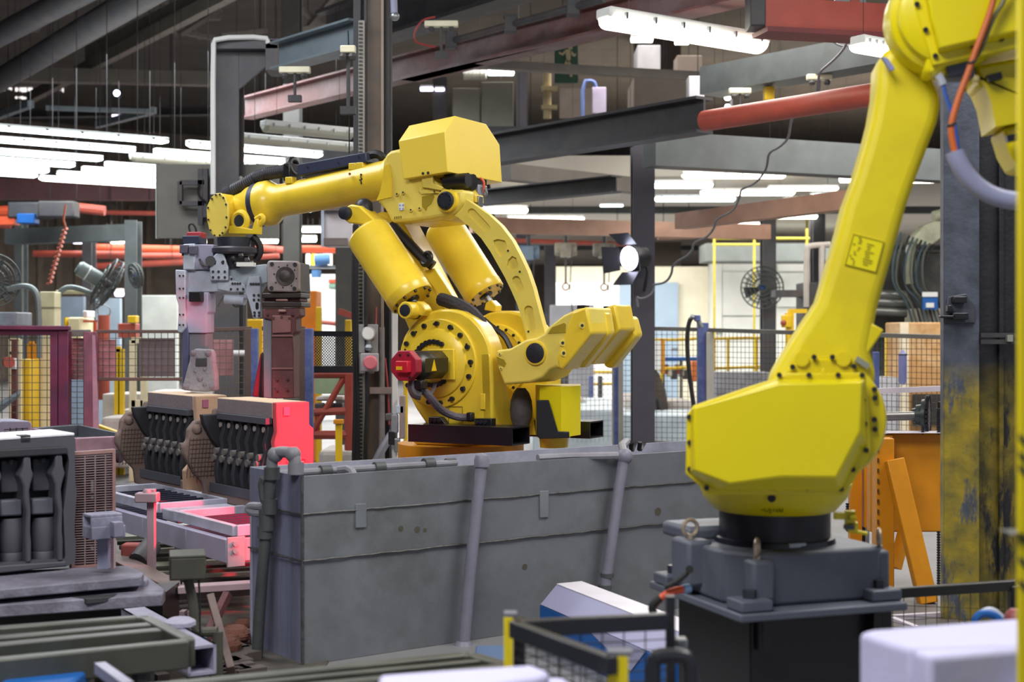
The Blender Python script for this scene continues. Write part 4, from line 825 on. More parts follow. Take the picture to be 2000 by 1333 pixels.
# elbow casting
ELB = [(733, 391), (741, 370), (745, 345), (747, 318), (752, 302), (762, 294), (776, 291), (790, 294), (835, 342), (866, 370), (905, 370), (905, 395), (892, 412), (884, 420), (840, 428), (800, 433), (764, 436), (758, 422), (750, 408)]
M().prism([p + A1 * .1 for p in ql([(752, 305), (775, 293), (800, 297), (838, 345), (846, 428), (800, 433), (764, 436), (748, 408), (738, 388)], -.02)], A1 * .34).build('elbow_core', YEL, rb1, bev=.02)
el = M().prism(ql(ELB, -.02), A1 * .13).build('elbow_casting', PALE, rb1, bev=.02, seg=3)
M().prism(ql([(744, 372), (750, 325), (759, 320), (765, 345), (765, 385), (735, 392)], -.012), A1 * .02).build('recess', YEL, el)
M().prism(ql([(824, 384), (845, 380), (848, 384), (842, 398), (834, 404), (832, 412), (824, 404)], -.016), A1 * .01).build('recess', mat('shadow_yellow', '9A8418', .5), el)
m = M()
for x, y in ((775, 379), (787, 376), (802, 410), (819, 407)): m.cyl(q(x, y, -.02), q(x, y, -.006), .011, n=12)
m.build('bolt_bosses', PALE, el)['kind'] = 'stuff'
m = M()
for x, y in ((775, 379), (787, 376), (802, 410), (819, 407), (848, 374), (860, 374)): m.cyl(q(x, y, -.008), q(x, y, -.003), .005, n=8)
m.build('bolts', BOLT, el)['kind'] = 'stuff'
M().box(q(784, 404, -.016), (.03, .008, .04), EZ).build('label_sheet', WHITE, el, label='small white label with blue print'); 
for k in range(2):
    for j in range(2): M().box(q(781 + k * 6, 401 + j * 7, -.011), (.008, .003, .01), EZ).build('print', mat('print_blue', '8E96C8', .6), el)
mk = M()
for k in range(4): mk.box(q(771 + k * 4, 426 - k * .6, -.019), (.006, .003, .014), EZ)
mk.build('cast_marks', mat('engraved', ''), el)['kind'] = 'stuff'
pv = q(877, 393, -.02)
M().lathe(pv, N1, [(0, .062), (.03, .06), (.032, .05)], 30).build('pivot_boss', YEL, rb1); cp = M().lathe(pv, N1, [(.03, .05), (.045, .049), (.05, .043), (.05, .0)], 30).build('pivot_cap', CAPB, rb1, label='dark blue bolted cap')
ring_bolts(M(), pv + N1 * .05, N1, .037, 10, .0045, .004).build('bolts', BLK, cp)['kind'] = 'stuff'
# motors under the cover, bracket
M().box(q(880, 352, -.28), (.3, .3, .06), EZ).cyl(q(870, 356, -.06), q(915, 352, -.06), .04).cyl(q(850, 356, -.2), q(925, 356, -.2), .045).build('wrist_motors', BLK, rb1)
M().prism(ql([(823, 340), (843, 338), (845, 358), (864, 366), (860, 372), (838, 368), (824, 366)], .0), A1 * .02).build('cover_bracket', PALE, rb1, bev=.003)
M().prism(ql([(817, 360), (823, 372), (850, 377), (870, 375), (868, 380), (822, 380), (815, 374)], -.01), A1 * .02).build('pipe_lip', PALE, rb1, bev=.006)
M().box(q(930, 373, -.3), (.09, .1, .06), EZ).build('connector_block', mat('connector_grey', '8A90A0', .4), rb1, bev=.006); M().cyl(q(918, 374, -.3), q(944, 370, -.3), .03).build('connector_drum', STEEL, rb1)
M().tube([q(938, 348, -.3), q(946, 355, -.3), q(945, 372, -.3), q(938, 390, -.3)], .007, 6, 2).build('orange_lead', ORR, rb1)
M().tube([q(940, 367, -.3), q(950, 372, -.3), q(952, 382, -.3), q(940, 388, -.3)], .006, 6, 2).build('grey_lead', mat('grey_cable', ''), rb1)
M().prism(ql([(900, 362), (916, 365), (928, 382), (928, 396), (905, 385)], -.2), A1 * .1).build('yellow_gusset', YEL, rb1, bev=.005); M().box(q(935, 394, -.25), (.03, .05, .06), EZ).build('small_valve', STEEL, rb1, bev=.004)
# motor cover: folded sheet box
B3, C3, A3, D3 = q(869, 257, .03), q(874, 336, .03), q(778, 276, .03), q(788, 350, .03)
def prof(bt, tp): return [bt, tp, tp + A1 * .11 + Z * .1, tp + A1 * .46 + Z * .1, tp + A1 * .62 + Z * .0, bt + A1 * .62]
cv = M().loft([prof(C3, B3), prof(D3, A3)]).build('motor_cover', mat('cover_sheet_yellow', 'ECCF4C', .38, var=.02), rb1, bev=.004, smooth=20)
for x, y in ((826, 339), (836, 338)): M().cyl(q(x, y, .03), q(x, y, .036), .008, n=10).build('screw', mat('bolt_sheen', ''), cv)
# forearm
fa, fb = q(776, 347, -.27), q(505, 401, -.27); fd = (fb - fa).normalized(); FL = (fb - fa).length
def onf(t): return fa + fd * t
tp = [(0, .13), (.03, .128), (.035, .112), (FL * .3, .108), (FL * .8, .098), (FL * .84, .1), (FL * .875, .118), (FL * .9, .136), (FL * .955, .138), (FL * .96, .128)]
fo = M().lathe(fa, fd, tp, 40).build('forearm', YEL, rb1)
M().lathe(onf(FL * .955), fd, [(0, .132), (.0, .134), (.04, .134), (.04, .12)], 40).build('wrist_band', NAVY, rb1, label='dark blue band')
M().lathe(onf(FL * .99), fd, [(0, .125), (.05, .122), (.1, .1), (.16, .09)], 32).build('wrist_neck', YEL, rb1)
mk = M()
for y, dx, s in ((341.5, 0, .008), (346, 0, .007), (350, 1.6, .01), (352, -1.5, .008), (355, .5, .008), (358, 1, .009)): mk.box(q(705.5 + dx, y, -.165), (s, .012, s * 1.3), EZ)
mk.build('stencil_marks', TEXTD, rb1)['kind'] = 'stuff'
M().cyl(q(683, 340, -.16), q(683, 340, -.14), .008, n=10).build('plug', mat('rust_plug', '8A4A2A', .5), rb1)
# wrist: fork and oval cover
WC = [(412, 386), (421, 378), (430, 377), (438, 384), (444, 398), (445, 425), (443, 446), (436, 458), (430, 463), (418, 463), (409, 452), (404, 430), (403, 405)]
wo = -.1
M().prism(ql(WC, wo - .01), A1 * .22).build('wrist_body', YEL, rb1, bev=.015)
wc = M().prism(ql([(x, y) for x, y in WC], wo + .012), A1 * .02).build('wrist_cover', PALE, rb1, bev=.004)
m = M()
for i, (x, y) in enumerate(WC): xx = 424 + (x - 424) * .86; yy = 420 + (y - 420) * .93; m.cyl(q(xx, yy, wo + .012), q(xx, yy, wo + .02), .0065, n=8)
m.build('bolts', BOLT, wc)['kind'] = 'stuff'
M().prism(ql([(440, 395), (470, 388), (505, 378), (512, 425), (480, 432), (455, 440), (442, 440)], -.2), A1 * .16).build('wrist_fork', YEL, rb1, bev=.025)
M().prism(ql([(445, 440), (492, 448), (497, 430), (503, 428), (502, 458), (446, 457)], -.12), A1 * .05).build('cable_bracket', YEL, rb1, bev=.004)
M().torus(q(470, 432, -.15), N1, .05, .02, 20, 8).build('cable_eye', YEL, rb1); M().cyl(q(470, 432, -.18), q(470, 432, -.14), .04).build('cable_hole', BLK, rb1)
M().tube([q(500, 428, -.15), q(512, 420, -.15), q(516, 430, -.15), q(506, 440, -.15)], .016, 8, 2).build('hook_rail', YEL, rb1)
# dress pack on the forearm
pts = [q(440, 378, -.25), q(455, 372, -.25), q(478, 360, -.25), q(500, 347, -.26), q(520, 340, -.26), q(545, 336, -.26), q(570, 331, -.26)]
cd = M()
sp = []
for i in range(len(pts) - 1): sp += [pts[i].lerp(pts[i + 1], k / 12) for k in range(12)]
vs = M().tube(sp + [pts[-1]], lambda f: .036 + (.0045 if int(f * 72) % 2 else 0), 12)
vs.build('corrugated_conduit', mat('conduit_black', '2C2A34', .5), rb1)
M().torus(q(573, 326, -.26), fd, .045, .02, 20, 8).box(q(571, 338, -.26), (.05, .12, .11), EZ).build('conduit_clamp', BLK, rb1, bev=.008)
M().prism(ql([(580, 321), (714, 297), (716, 317), (580, 344)], -.2), A1 * .13).build('cable_tray', NAVY, rb1, bev=.006, label='dark blue cable tray')
M().tube([q(716, 306, -.26), q(732, 300, -.26), q(745, 304, -.26), q(752, 318, -.3)], .025, 8, 2).build('conduit_tail', RUB, rb1)
for x, y in ((568, 350), (692, 323), (706, 322)): M().box(q(x, y + 3, -.22), (.05, .05, .04), EZ).build('tray_stud', YEL, rb1, bev=.004)
for x, y in ((600, 326), (660, 318), (700, 306)): M().cyl(q(x, y, -.2), q(x, y, -.195), .005, n=8).build('screw', BLK, rb1)
# parallel link: milled plate with pockets
LK = [(884, 420), (894, 424), (918, 444), (940, 466), (958, 492), (972, 517), (986, 542), (998, 567), (1010, 594), (1020, 626), (1030, 668), (1046, 696), (1066, 656), (1054, 612), (1041, 562), (1030, 530), (1016, 500), (1000, 470), (978, 441), (955, 420), (926, 400), (905, 386), (886, 378), (872, 388)]
def obl(a, b, r, k=6):
    ax, ay = a; bx, by = b; an = math.atan2(by - ay, bx - ax); o = []
    for i in range(k + 1): t = an + math.pi / 2 + math.pi * i / k; o.append((ax + r * math.cos(t), ay + r * math.sin(t)))
    for i in range(k + 1): t = an - math.pi / 2 + math.pi * i / k; o.append((bx + r * math.cos(t), by + r * math.sin(t)))
    return o
HL = [obl((921, 415), (950, 446), 8), [(963, 470), (972, 467), (986, 470), (990, 480), (985, 498), (978, 502), (968, 490)], [(992, 508), (1000, 500), (1008, 504), (1013, 520), (1008, 530), (996, 528), (989, 520)], obl((1008, 547), (1015, 563), 8), obl((1032, 606), (1037, 641), 9)]
lk = M().prism(ql(LK, -.045), A1 * .016, [ql(h, -.045) for h in HL]).build('parallel_link', PALE, rb1, smooth=30)
M().prism(ql(LK, -.061), A1 * .045).build('link_web', PALE, lk)
m = M()
for x, y in ((992, 490), (1015, 531), (1032, 648)): m.cyl(q(x, y, -.045), q(x, y, -.04), .006, n=8)
m.build('bolts', BOLT, lk)['kind'] = 'stuff'
# counterweight lever
LV = [(968, 685), (996, 681), (1012, 672), (1026, 664), (1047, 660), (1062, 652), (1072, 638), (1100, 616), (1126, 604), (1148, 600), (1156, 650), (1124, 690), (1104, 712), (1094, 722), (1086, 718), (1074, 722), (1060, 738), (1036, 748), (984, 752), (972, 718)]
lv = M().prism(ql(LV, .01), A1 * .3).build('counterweight_lever', PALE, rb1, bev=.014, seg=3)
M().prism(ql([(1070, 652), (1078, 640), (1102, 631), (1105, 634), (1104, 650)], .014), A1 * .01).build('recess', mat('shadow_yellow', ''), lv)
M().prism(ql([(970, 697), (984, 703), (988, 710), (985, 717), (972, 712)], .014), A1 * .01).build('recess', mat('shadow_yellow', ''), lv)
m = M(); mb = M()
for x, y, r in ((1137, 636, .017), (1099, 670, .018), (1101, 690, .018), (976, 692, .008), (978, 720, .008)): m.cyl(q(x, y, .01), q(x, y, .02), r, n=14); mb.cyl(q(x, y, .018), q(x, y, .024), r * .45, n=8)
m.build('bolt_bosses', PALE, lv)['kind'] = 'stuff'; mb.build('bolts', BOLT, lv)['kind'] = 'stuff'
M().lathe(q(1047, 690, .01), N1, [(0, .064), (.012, .063), (.014, .056)], 36).build('pivot_ring', YEL, rb1); M().lathe(q(1047, 690, .012), N1, [(0, .054), (.014, .053), (.016, .048), (.016, .0)], 36).build('pivot_cap', mat('cap_speckled', '1E2028', .5, var=.35, scale=60), rb1, label='black speckled cap')
CW = [(1117, 610), (1146, 599), (1156, 651), (1140, 672), (1108, 712), (1098, 724), (1090, 720), (1086, 700)]
M().prism(ql(CW, .015), A1 * .2).build('counterweight', YEL, rb1, bev=.018, seg=3)
st = [q(x, y, .015) + A1 * .19 for x, y in ((1120, 606), (1149, 607), (1158, 652), (1142, 676), (1106, 722), (1090, 716))]
M().prism(st, A1 * .09).build('counterweight_step', YEL, rb1, bev=.018, seg=3)
M().prism([p + A1 * .36 + Z * .02 for p in ql(CW, .015)], A1 * .22).build('counterweight', YEL, rb1, bev=.018, seg=3)
M().prism([p + A1 * .56 - Z * .01 for p in ql([(1120, 612), (1149, 612), (1160, 652), (1142, 676), (1106, 722), (1090, 716)], .015)], A1 * .1).build('counterweight_step', YEL, rb1, bev=.018, seg=3)
for dd, in ((0,), (.33,)): M().box(q(1131, 602, .0) + A1 * (dd + .05), (.05, .05, .03), EZ).build('lug', BLK, rb1, bev=.004)
M().prism([p + A1 * .05 for p in ql([(1116, 686), (1130, 680), (1126, 690), (1118, 692)], .02)], A1 * .1).build('weight_clip', PALE, rb1)
# side guard box, fork pockets, base
gb = [Vector((X_(x, y), y, 0)) for x, y in ((1046, 7.72), (1054, 7.6), (1096, 7.55), (1113, 7.6), (1134, 7.72), (1134, 7.95), (1046, 7.95))]
zt, zb = Z_(755, 7.6), Z_(853, 7.6)
sg = M().prism([p + Z * zb for p in gb], Z * (zt - zb)).build('side_guard', LEM, rb1, smooth=20)
M().prism([Vector((X_(x, 7.53), 7.53, Z_(y, 7.53))) for x, y in ((1048, 782), (1072, 782), (1090, 843), (1112, 844), (1112, 856), (1054, 858), (1048, 850))], (0, .03, 0)).build('black_panel', BLK, rb1, bev=.003)
M().lathe(Vector((X_(1082, 7.75), 7.75, zb - .07)), Z, [(0, .075), (.05, .08), (.055, .09), (.07, .09)], 24).build('guard_foot', YEL, rb1)
def pocket(c, L, W, Hh):
    m = M(); t = .008
    m.box(c + Z * (Hh / 2 - t / 2), (L, W, t), EZ).box(c - Z * (Hh / 2 - t / 2), (L, W, t), EZ)
    m.box(c + N1 * (W / 2 - t / 2), (L, t, Hh - 2 * t), EZ).box(c - N1 * (W / 2 - t / 2), (L, t, Hh - 2 * t), EZ)
    return m.build('fork_pocket', mat('pocket_black', '17171F', .3, var=.2), rb1, smooth=0)
pe = q(1000, 854, .16); L = (q(797, 849, .16) - pe).length
pocket(pe - E1 * (L / 2) + A1 * .1, L, .2, .094)
pe = q(1152, 841, -.5); pocket(pe - E1 * .3 + A1 * .09, .6, .18, .094)
bc = Vector((rb1.location.x, rb1.location.y, 0))
M().lathe(bc, Z, [(0, .42), (.05, .42), (.06, .36), (.5, .33), (.55, .36), (.72, .36)], 40).build('robot_base', mat('base_orange', 'C8850C', .5), rb1)
M().box(bc + Z * .78 - N1 * 0, (.34, .5, .12), EZ).build('turret_floor', YEL, rb1, bev=.02)
M().loft([[q(978, 745, -.3), q(1040, 800, -.3), q(1046, 850, -.3), q(990, 850, -.3)], [q(978, 745, -.4), q(1040, 800, -.4), q(1046, 850, -.4), q(990, 850, -.4)]]).build('inner_web', YEL, rb1)
bag = M().ball(q(1018, 800, -.2), .1, 16, (.62, .6, 1.25)); bag.build('sleeve_cover', mat('dark_fabric', '4C484C', .7, var=.35, scale=8, bump=.9, bscale=25), rb1)
# ---------------- the gripper, bolted to the wrist
PG = Plane(P(457, 530, 8.5), (-.14, -.99, 0)); GN = PG.n; GD = -GN; GX = Vector((-GN.y, GN.x, 0)).normalized(); GX = GX if GX.x > 0 else -GX
GXYZ = (GX, GD, Z)
def g(x, y, off=0): return PG.hit(x, y, off)
def gp(name, pts, depth, off, mt, par, bev=.006, holes=None, **k): return M().prism(PG.loop(pts, off), GD * depth, [PG.loop(h, off) for h in holes] if holes else None).build(name, mt, par, bev=0 if holes else bev, **k)
gm = gp('gripper', [(406, 528), (455, 541), (455, 568), (404, 571), (364, 572), (364, 530)], .15, .02, LAVW, rb1)
wx = g(457, 470, -.06)
M().lathe(Vector((wx.x, wx.y, Z_(483, 8.5))), Z, [(0, .098), (.05, .1), (.06, .1)], 32).build('flange_drum', CAPB, gm)
M().lathe(Vector((wx.x, wx.y, Z_(497, 8.5))), Z, [(0, .13), (.012, .143), (.035, .143), (.045, .13)], 36).build('flange_disc', mat('flange_dark', '35333C', .4), gm)
M().lathe(Vector((wx.x, wx.y, Z_(524, 8.5))), Z, [(0, .085), (.075, .09)], 24).build('flange_hub', BLK, gm)
M().tube([g(494, 462, -.1), g(508, 478, -.1), g(508, 496, -.1), g(500, 508, -.1)], .022, 8, 2).build('cable', RUB, gm)
m = M()
for x, y in ((455, 505), (470, 500), (482, 508), (490, 514), (475, 516), (462, 516)): m.ball(g(x, y, .06), .018, 8)
m.build('fittings', mat('fitting_dark', '2A2830', .4), gm)['kind'] = 'stuff'
M().bb(g(468, 522, .0) - Vector((0, .1, 0)), g(500, 514, .0)).build('white_block', WHITE, gm)
gp('motor_box', [(357, 477), (380, 476), (380, 527), (357, 527)], .2, .06, LAVW, gm); gp('motor_box', [(380, 477), (416, 478), (416, 527), (380, 527)], .18, .04, LAV, gm)
M().box(g(360, 487, .07), (.05, .03, .05), GXYZ).box(g(378, 489, .07), (.05, .03, .05), GXYZ).build('latch', mat('latch_dark', '5A5668', .5), gm, bev=.004)['kind'] = 'stuff'
M().box(g(380, 470, -.02), (.11, .12, .05), GXYZ).build('plug_base', NAVY, gm, bev=.006); M().box(g(384, 460, -.02), (.09, .1, .035), GXYZ).build('red_plug', mat('plug_red', 'A83444', .5), gm, bev=.006, label='red cable plug')
M().tube([g(372, 456, -.02), g(368, 440, -.02), g(376, 436, -.02), g(383, 446, -.02), g(383, 456, -.02)], .006, 6, 2).tube([g(362, 480, .02), g(356, 492, .06), g(357, 500, .06)], .006, 6, 1).build('plug_lead', RUB, gm)['kind'] = 'stuff'
M().tube([g(390, 507, .06), g(396, 518, .08), g(406, 520, .08), g(412, 514, .06)], .008, 6, 2).cyl(g(411, 510, .03), g(411, 510, .08), .03).build('sensor_lead', RUSTEEL, gm)['kind'] = 'stuff'
br = gp('mount_bracket', [(417, 500), (422, 495), (434, 495), (437, 500), (445, 522), (445, 548), (410, 548), (409, 525)], .025, .06, LAVW, gm)
for x, y in ((420, 513), (436, 513)): M().cyl(g(x, y, .058), g(x, y, .062), .012, n=14).build('slot', BLK, br)
m = M()
for x in (416, 427, 439):
    for y in (531, 542): m.cyl(g(x, y, .06), g(x, y, .068), .008, n=8)
m.build('bolts', BOLT, br)['kind'] = 'stuff'
xb = gp('crossbar', [(440, 524), (520, 516), (524, 552), (508, 556), (498, 572), (452, 570), (440, 560)], .14, .0, mat('crossbar_grey', 'A2AEB8', .45, dirt='6A707E', amt=.3), gm)
gp('crossbar_plate', [(424, 545), (455, 548), (478, 556), (482, 570), (452, 571), (424, 566)], .03, .03, LAVW, gm)
m = M()
for x, y in [(454, 554), (459, 554), (464, 554), (469, 554), (451, 565), (464, 565), (475, 565), (452, 545)]: m.cyl(g(x, y, .03), g(x, y, .04), .007, n=8)
m.build('bolts', BOLT, xb)['kind'] = 'stuff'
M().cyl(g(440, 585, .0), g(478, 587, .0), .03, n=14).cyl(g(437, 580, .0), g(482, 580, .0), .012).build('air_cylinder', LAVW, gm)['kind'] = 'stuff'
M().tube([g(455, 592, .0), g(462, 600, .0), g(470, 592, .0)], .012, 6, 1).tube([g(437, 578, .03), g(424, 600, .03)], .004, 5).build('rod_ends', RUSTEEL, gm)['kind'] = 'stuff'
b2_ = gp('side_bracket', [(484, 541), (506, 539), (508, 568), (509, 621), (494, 623), (484, 585), (478, 572)], .04, .05, LAVW, gm)
M().prism(PG.loop(obl((502, 594), (502, 602), 3), .053), GD * .005).build('slot', BLK, b2_)
m = M()
for x, y in [(490, 555), (495, 555), (500, 555), (505, 555), (496, 577), (505, 577), (496, 586), (505, 586), (497, 611), (506, 611), (497, 617), (506, 617)]: m.cyl(g(x, y, .05), g(x, y, .06), .008, n=8)
m.build('bolts', BOLT, b2_)['kind'] = 'stuff'
sp_ = gp('square_flange', [(525, 509), (578, 510), (582, 514), (582, 567), (578, 571), (526, 570), (522, 566), (521, 513)], .06, .12, mat('flange_mauve', 'A69A9E', .5, dirt='6E625E', amt=.4), gm, bev=.008)
M().lathe(g(557, 540, .12), GN, [(0, .057), (.006, .055), (.004, .035), (.012, .022), (.012, .0)], 28).build('motor_face', mat('motor_face_dark', '3E3836', .5, var=.3, scale=30), sp_)
m = M()
for x, y in ((531, 516), (576, 517), (530, 563), (575, 564)): m.cyl(g(x, y, .12), g(x, y, .13), .012, n=10)
for i in range(8): a = i * .785 + .2; m.cyl(g(557 + 22 * math.cos(a), 540 + 22 * math.sin(a), .12), g(557 + 22 * math.cos(a), 540 + 22 * math.sin(a), .125), .005, n=8)
m.build('bolts', BOLT, sp_)['kind'] = 'stuff'
gp('motor_body', [(524, 512), (584, 513), (586, 572), (524, 572)], .22, .06, RUSTEEL, gm)
OIL = mat('oily_rail', '3A302C', .45, var=.3, dirt='1E1A18', amt=.4)
gp('slide_rail', [(511, 573), (587, 572), (587, 582), (511, 583)], .2, .11, OIL, gm); gp('slide_rail', [(511, 589), (588, 590), (588, 600), (511, 600)], .2, .11, OIL, gm)
gp('slide_block', [(514, 583), (586, 582), (586, 590), (514, 590)], .16, .07, REDBR, gm); gp('slide_lip', [(538, 584), (562, 584), (562, 589), (538, 589)], .02, .1, mat('lip_pink', 'A07A78', .5), gm)
gp('slide_lip', [(543, 605), (558, 605), (558, 610), (543, 610)], .02, .12, mat('lip_pink', ''), gm)
jr = gp('jaw_column', [(513, 604), (585, 601), (586, 617), (578, 622), (578, 648), (571, 655), (573, 688), (574, 778), (531, 779), (530, 625), (513, 622)], .12, .09, REDBR, gm)
gp('jaw_liner', [(513, 622), (530, 625), (531, 779), (514, 777)], .12, .07, mat('liner_grey', '80828E', .5), gm)
gp('clamp_plate', [(531, 616), (568, 617), (568, 650), (531, 652)], .02, .105, mat('clamp_mauve', '8A5E60', .6, var=.15), jr)
m = M()
for x, y in [(541, 741), (561, 740), (541, 762), (561, 761), (534, 622), (550, 620), (565, 622), (571, 614), (522, 614)]: m.cyl(g(x, y, .09), g(x, y, .112), .008, n=8)
m.build('bolts', mat('bolt_red_brown', '4A2A2E', .5), jr)['kind'] = 'stuff'
for y in (656, 720): M().bar(g(531, y, .1), g(572, y, .1), .008, .01).build('weld_seam', mat('clamp_mauve', ''), jr)
gp('jaw_fin', [(508, 692), (512, 688), (513, 778), (492, 774)], .05, .06, mat('fin_crimson', '8A1E34', .5), gm); gp('jaw_fin_back', [(510, 690), (514, 690), (514, 778), (505, 777)], .06, .075, BLK, gm)
gp('side_plate', [(342, 527), (362, 528), (362, 640), (354, 651), (346, 648), (349, 600), (343, 580)], .1, .07, LAVW, gm)
m = M()
for y in (539, 564, 582, 615, 635): m.cyl(g(351, y, .07), g(351, y, .078), .006, n=8).cyl(g(358, y, .07), g(358, y, .078), .006, n=8)
m.build('bolts', BOLT, gm)['kind'] = 'stuff'
gp('jaw_column', [(357, 573), (406, 571), (406, 610), (403, 613), (403, 651), (355, 651)], .14, .04, mat('jaw_lavender', 'ACAAC4', .5, dirt='76748A', amt=.25), gm)
gp('jaw_liner', [(355, 651), (403, 651), (403, 706), (372, 706), (362, 760), (354, 762)], .12, .02, mat('liner_mid_grey', '7C7A84', .55), gm)
M().box(g(384, 580, .06), (.075, .06, .06), GXYZ).build('black_stop', BLK, gm, bev=.004)
gp('flat_edge', [(354, 575), (358, 575), (368, 651), (368, 720), (356, 750)], .02, .045, mat('edge_violet', '55567A', .5), gm)
jp = gp('jaw_plate', [(374, 688), (380, 681), (414, 683), (418, 692), (419, 712), (423, 735), (424, 764), (400, 766), (356, 763), (355, 757)], .045, .08, mat('scabbed_grey', '9A96A0', .7, var=.2, dirt='6E666E', amt=.35, bump=.6, bscale=40), gm, bev=.01)
gp('jaw_slot', [(382, 700), (404, 699), (404, 717), (381, 717)], .01, .084, DARK, jp)
m = M()
for x, y, r in [(378, 690, .02), (407, 690, .022), (364, 756, .02), (414, 756, .018), (391, 740, .02), (382, 726, .01), (400, 722, .012), (400, 752, .014)]: m.ball(g(x, y, .08), r, 10, (1, .6, 1))
m.build('bolt_lumps', mat('lump_mauve', '857A84', .7, bump=.4), jp)['kind'] = 'stuff'
# ================= slotted-duct column behind the robot
CT = thing('services_column', 'tall dark steel column carrying slotted cable duct, gauge and pink stop button', 'column', Vector((X_(728, 10.4), 10.4, 0)))
CT['kind'] = 'structure'
Yc = 10.4
def cb(name, x0, x1, y0, y1, Y, d, mt, par=CT, **k): return M().bb((X_(x0, Y), Y, Z_(y1, Y)), (X_(x1, Y), Y + d, Z_(y0, Y))).build(name, mt, par, **k)
BRN = mat('column_brown', '5E5046', .5, var=.2, dirt='33302E', amt=.4, dscale=1.5)
cb('flange', 715, 748, -40, 1003, Yc, .03, BRN); cb('web', 748, 764, -40, 1003, Yc + .12, .03, BLK); cb('flange_edge', 744, 749, -40, 1003, Yc - .01, .03, mat('pale_edge', '8E7E70', .5))
cb('flange', 760, 764, -40, 1003, Yc + .1, .1, DARK)
du = cb('slotted_duct', 690, 704, -40, 1003, Yc - .04, .05, mat('duct_dark', '2E2F36', .5)); dw = cb('slotted_duct', 700, 712, 40, 1003, Yc - .07, .05, mat('duct_pale', '8A877E', .5))
m = M()
for i in range(126): m.bb(*(lambda a, b: ((min(a.x, b.x), a.y - .004, min(a.z, b.z)), (max(a.x, b.x), a.y + .004, max(a.z, b.z))))(P(701, 44 + i * 7.4, Yc - .072), P(708, 47.4 + i * 7.4, Yc - .072)))
m.build('slots', BLK, dw)['kind'] = 'stuff'
cb('rail', 711, 716, -40, 1003, Yc - .03, .06, mat('duct_dark', ''))
M().cyl(P(745, 640, Yc - .06), P(746, 1000, Yc - .06), .022).build('riser_pipe', mat('riser_grey', '7E7672', .5, dirt='4A4644', amt=.4), CT)
bp = cb('gauge_plate', 700, 738, 634, 690, Yc - .12, .02, mat('plate_grey', '8E8C8A', .5), bev=.004); cb('gauge_plate', 700, 730, 690, 730, Yc - .11, .02, mat('plate_grey', ''), bev=.004)
gg = P(720, 652, Yc - .13); M().lathe(gg, (0, -1, 0), [(0, .05), (.03, .05), (.034, .045)], 24).build('gauge', mat('gauge_rim', 'A8A4A4', .4, metal=.3), CT); M().lathe(gg + Vector((0, -.033, 0)), (0, -1, 0), [(0, .043), (.003, .04)], 24).build('gauge_face', WHITE, CT)
M().cyl(gg - Z * .05, gg - Z * .1, .02).ball(gg - Z * .1, .03, 8).build('gauge_tap', STEEL, CT)
sb = P(722, 708, Yc - .2); M().box(sb, (.12, .12, .13)).build('stop_box', mat('stop_box_grey', '9A949A', .5), CT, bev=.008); M().lathe(sb + Vector((.015, -.06, 0)), (0, -1, 0), [(0, .035), (.02, .035), (.022, .05), (.05, .05), (.06, .04), (.06, 0)], 20).build('stop_button', mat('stop_pink', 'C86A74', .5), CT, label='dusty pink stop button')
for k, (x0, x1) in enumerate(((692, 690), (697, 700), (716, 712))): M().tube([P(x0, 440, Yc - .1), P(x0 - 3, 600, Yc - .12), P(x0 + 2, 760, Yc - .12), P(x1, 880, Yc - .1), P(x1, 1000, Yc - .1)], .014, 6, 2).build('hanging_cable', RUB, CT)
M().tube([P(735, 600, Yc - .05), P(734, 650, Yc - .1), P(728, 665, Yc - .12)], .006, 6, 1).build('red_lead', mat('lead_red', '9A3A3A', .5), CT); M().tube([P(752, 700, Yc), P(758, 760, Yc - .03), P(760, 830, Yc - .03)], .008, 6, 2).build('red_lead', mat('lead_red', ''), CT)
cb('cross_bracket', 722, 768, 757, 770, Yc - .09, .03, mat('bracket_mauve', '8A7A76', .6, var=.2), bev=.003)
M().tube([P(733, 905, Yc - .15), P(745, 880, Yc - .15), P(762, 852, Yc - .12), P(768, 845, Yc - .1)], .03, 8, 1).build('drain_hose', PIPE, CT)
wp = thing('white_riser', 'white vertical pipe beside the slotted column with valve blocks below', 'pipe', P(772, 1000, 10))
M().bb(P(766, 1003, 10), P(777, 610, 10.05)).build('riser', mat('riser_white', 'C8C6C4', .5), wp)
for x, y, w, h, mt in ((782, 800, .06, .06, LAVW), (771, 828, .05, .13, PIPE), (786, 815, .04, .3, mat('bracket_mauve', '')), (776, 870, .04, .1, STEEL), (760, 815, .05, .05, RUSTEEL), (766, 855, .05, .1, BLK)): M().box(P(x, y, 9.95), (w, .07, h)).build('valve_block', mt, wp, bev=.008)
bg('yellow_post', 'thin yellow upright between white riser and robot turret', 'post', 788, 690, 796, 900, 10.8, .05, YRAIL, zb=0); bg('yellow_post', 'short yellow upright under the fork pocket', 'post', 827, 862, 834, 900, 10.8, .05, YRAIL, zb=0)
bg('teal_cabinet', 'dark teal cabinet glimpsed under the fork pocket', 'cabinet', 796, 866, 905, 900, 11.2, .3, mat('teal', '33566A', .5), zb=0)
m = M(); t = thing('junction_valve', 'steel valve knob hanging on the roof beside the dark column', 'valve', P(770, 30, 10.2)); M().cyl(P(769, 0, 10.2), P(770, 26, 10.2), .025).build('stem', mat('pale_violet', '8A8CAC', .4), t); M().ball(P(771, 32, 10.2), .035, 10).build('knob', STEEL, t)
tag(M().tube([P(x, y, 10.8) for x, y in [(850, 33), (825, 38), (810, 60), (808, 75), (815, 85), (850, 92)]], .008, 6, 2).build('red_cord', mat('lead_red', '')), 'thin red cord curling beside a pale sensor bar', 'cord')  # a plain curled red cord
tag(M().tube([P(x, y, 10.4) for x, y in [(680, 60), (681, 97), (683, 160), (682, 300)]], .005, 5).build('hanging_wire', RUB), 'thin black cord hanging before the slotted duct', 'cord')
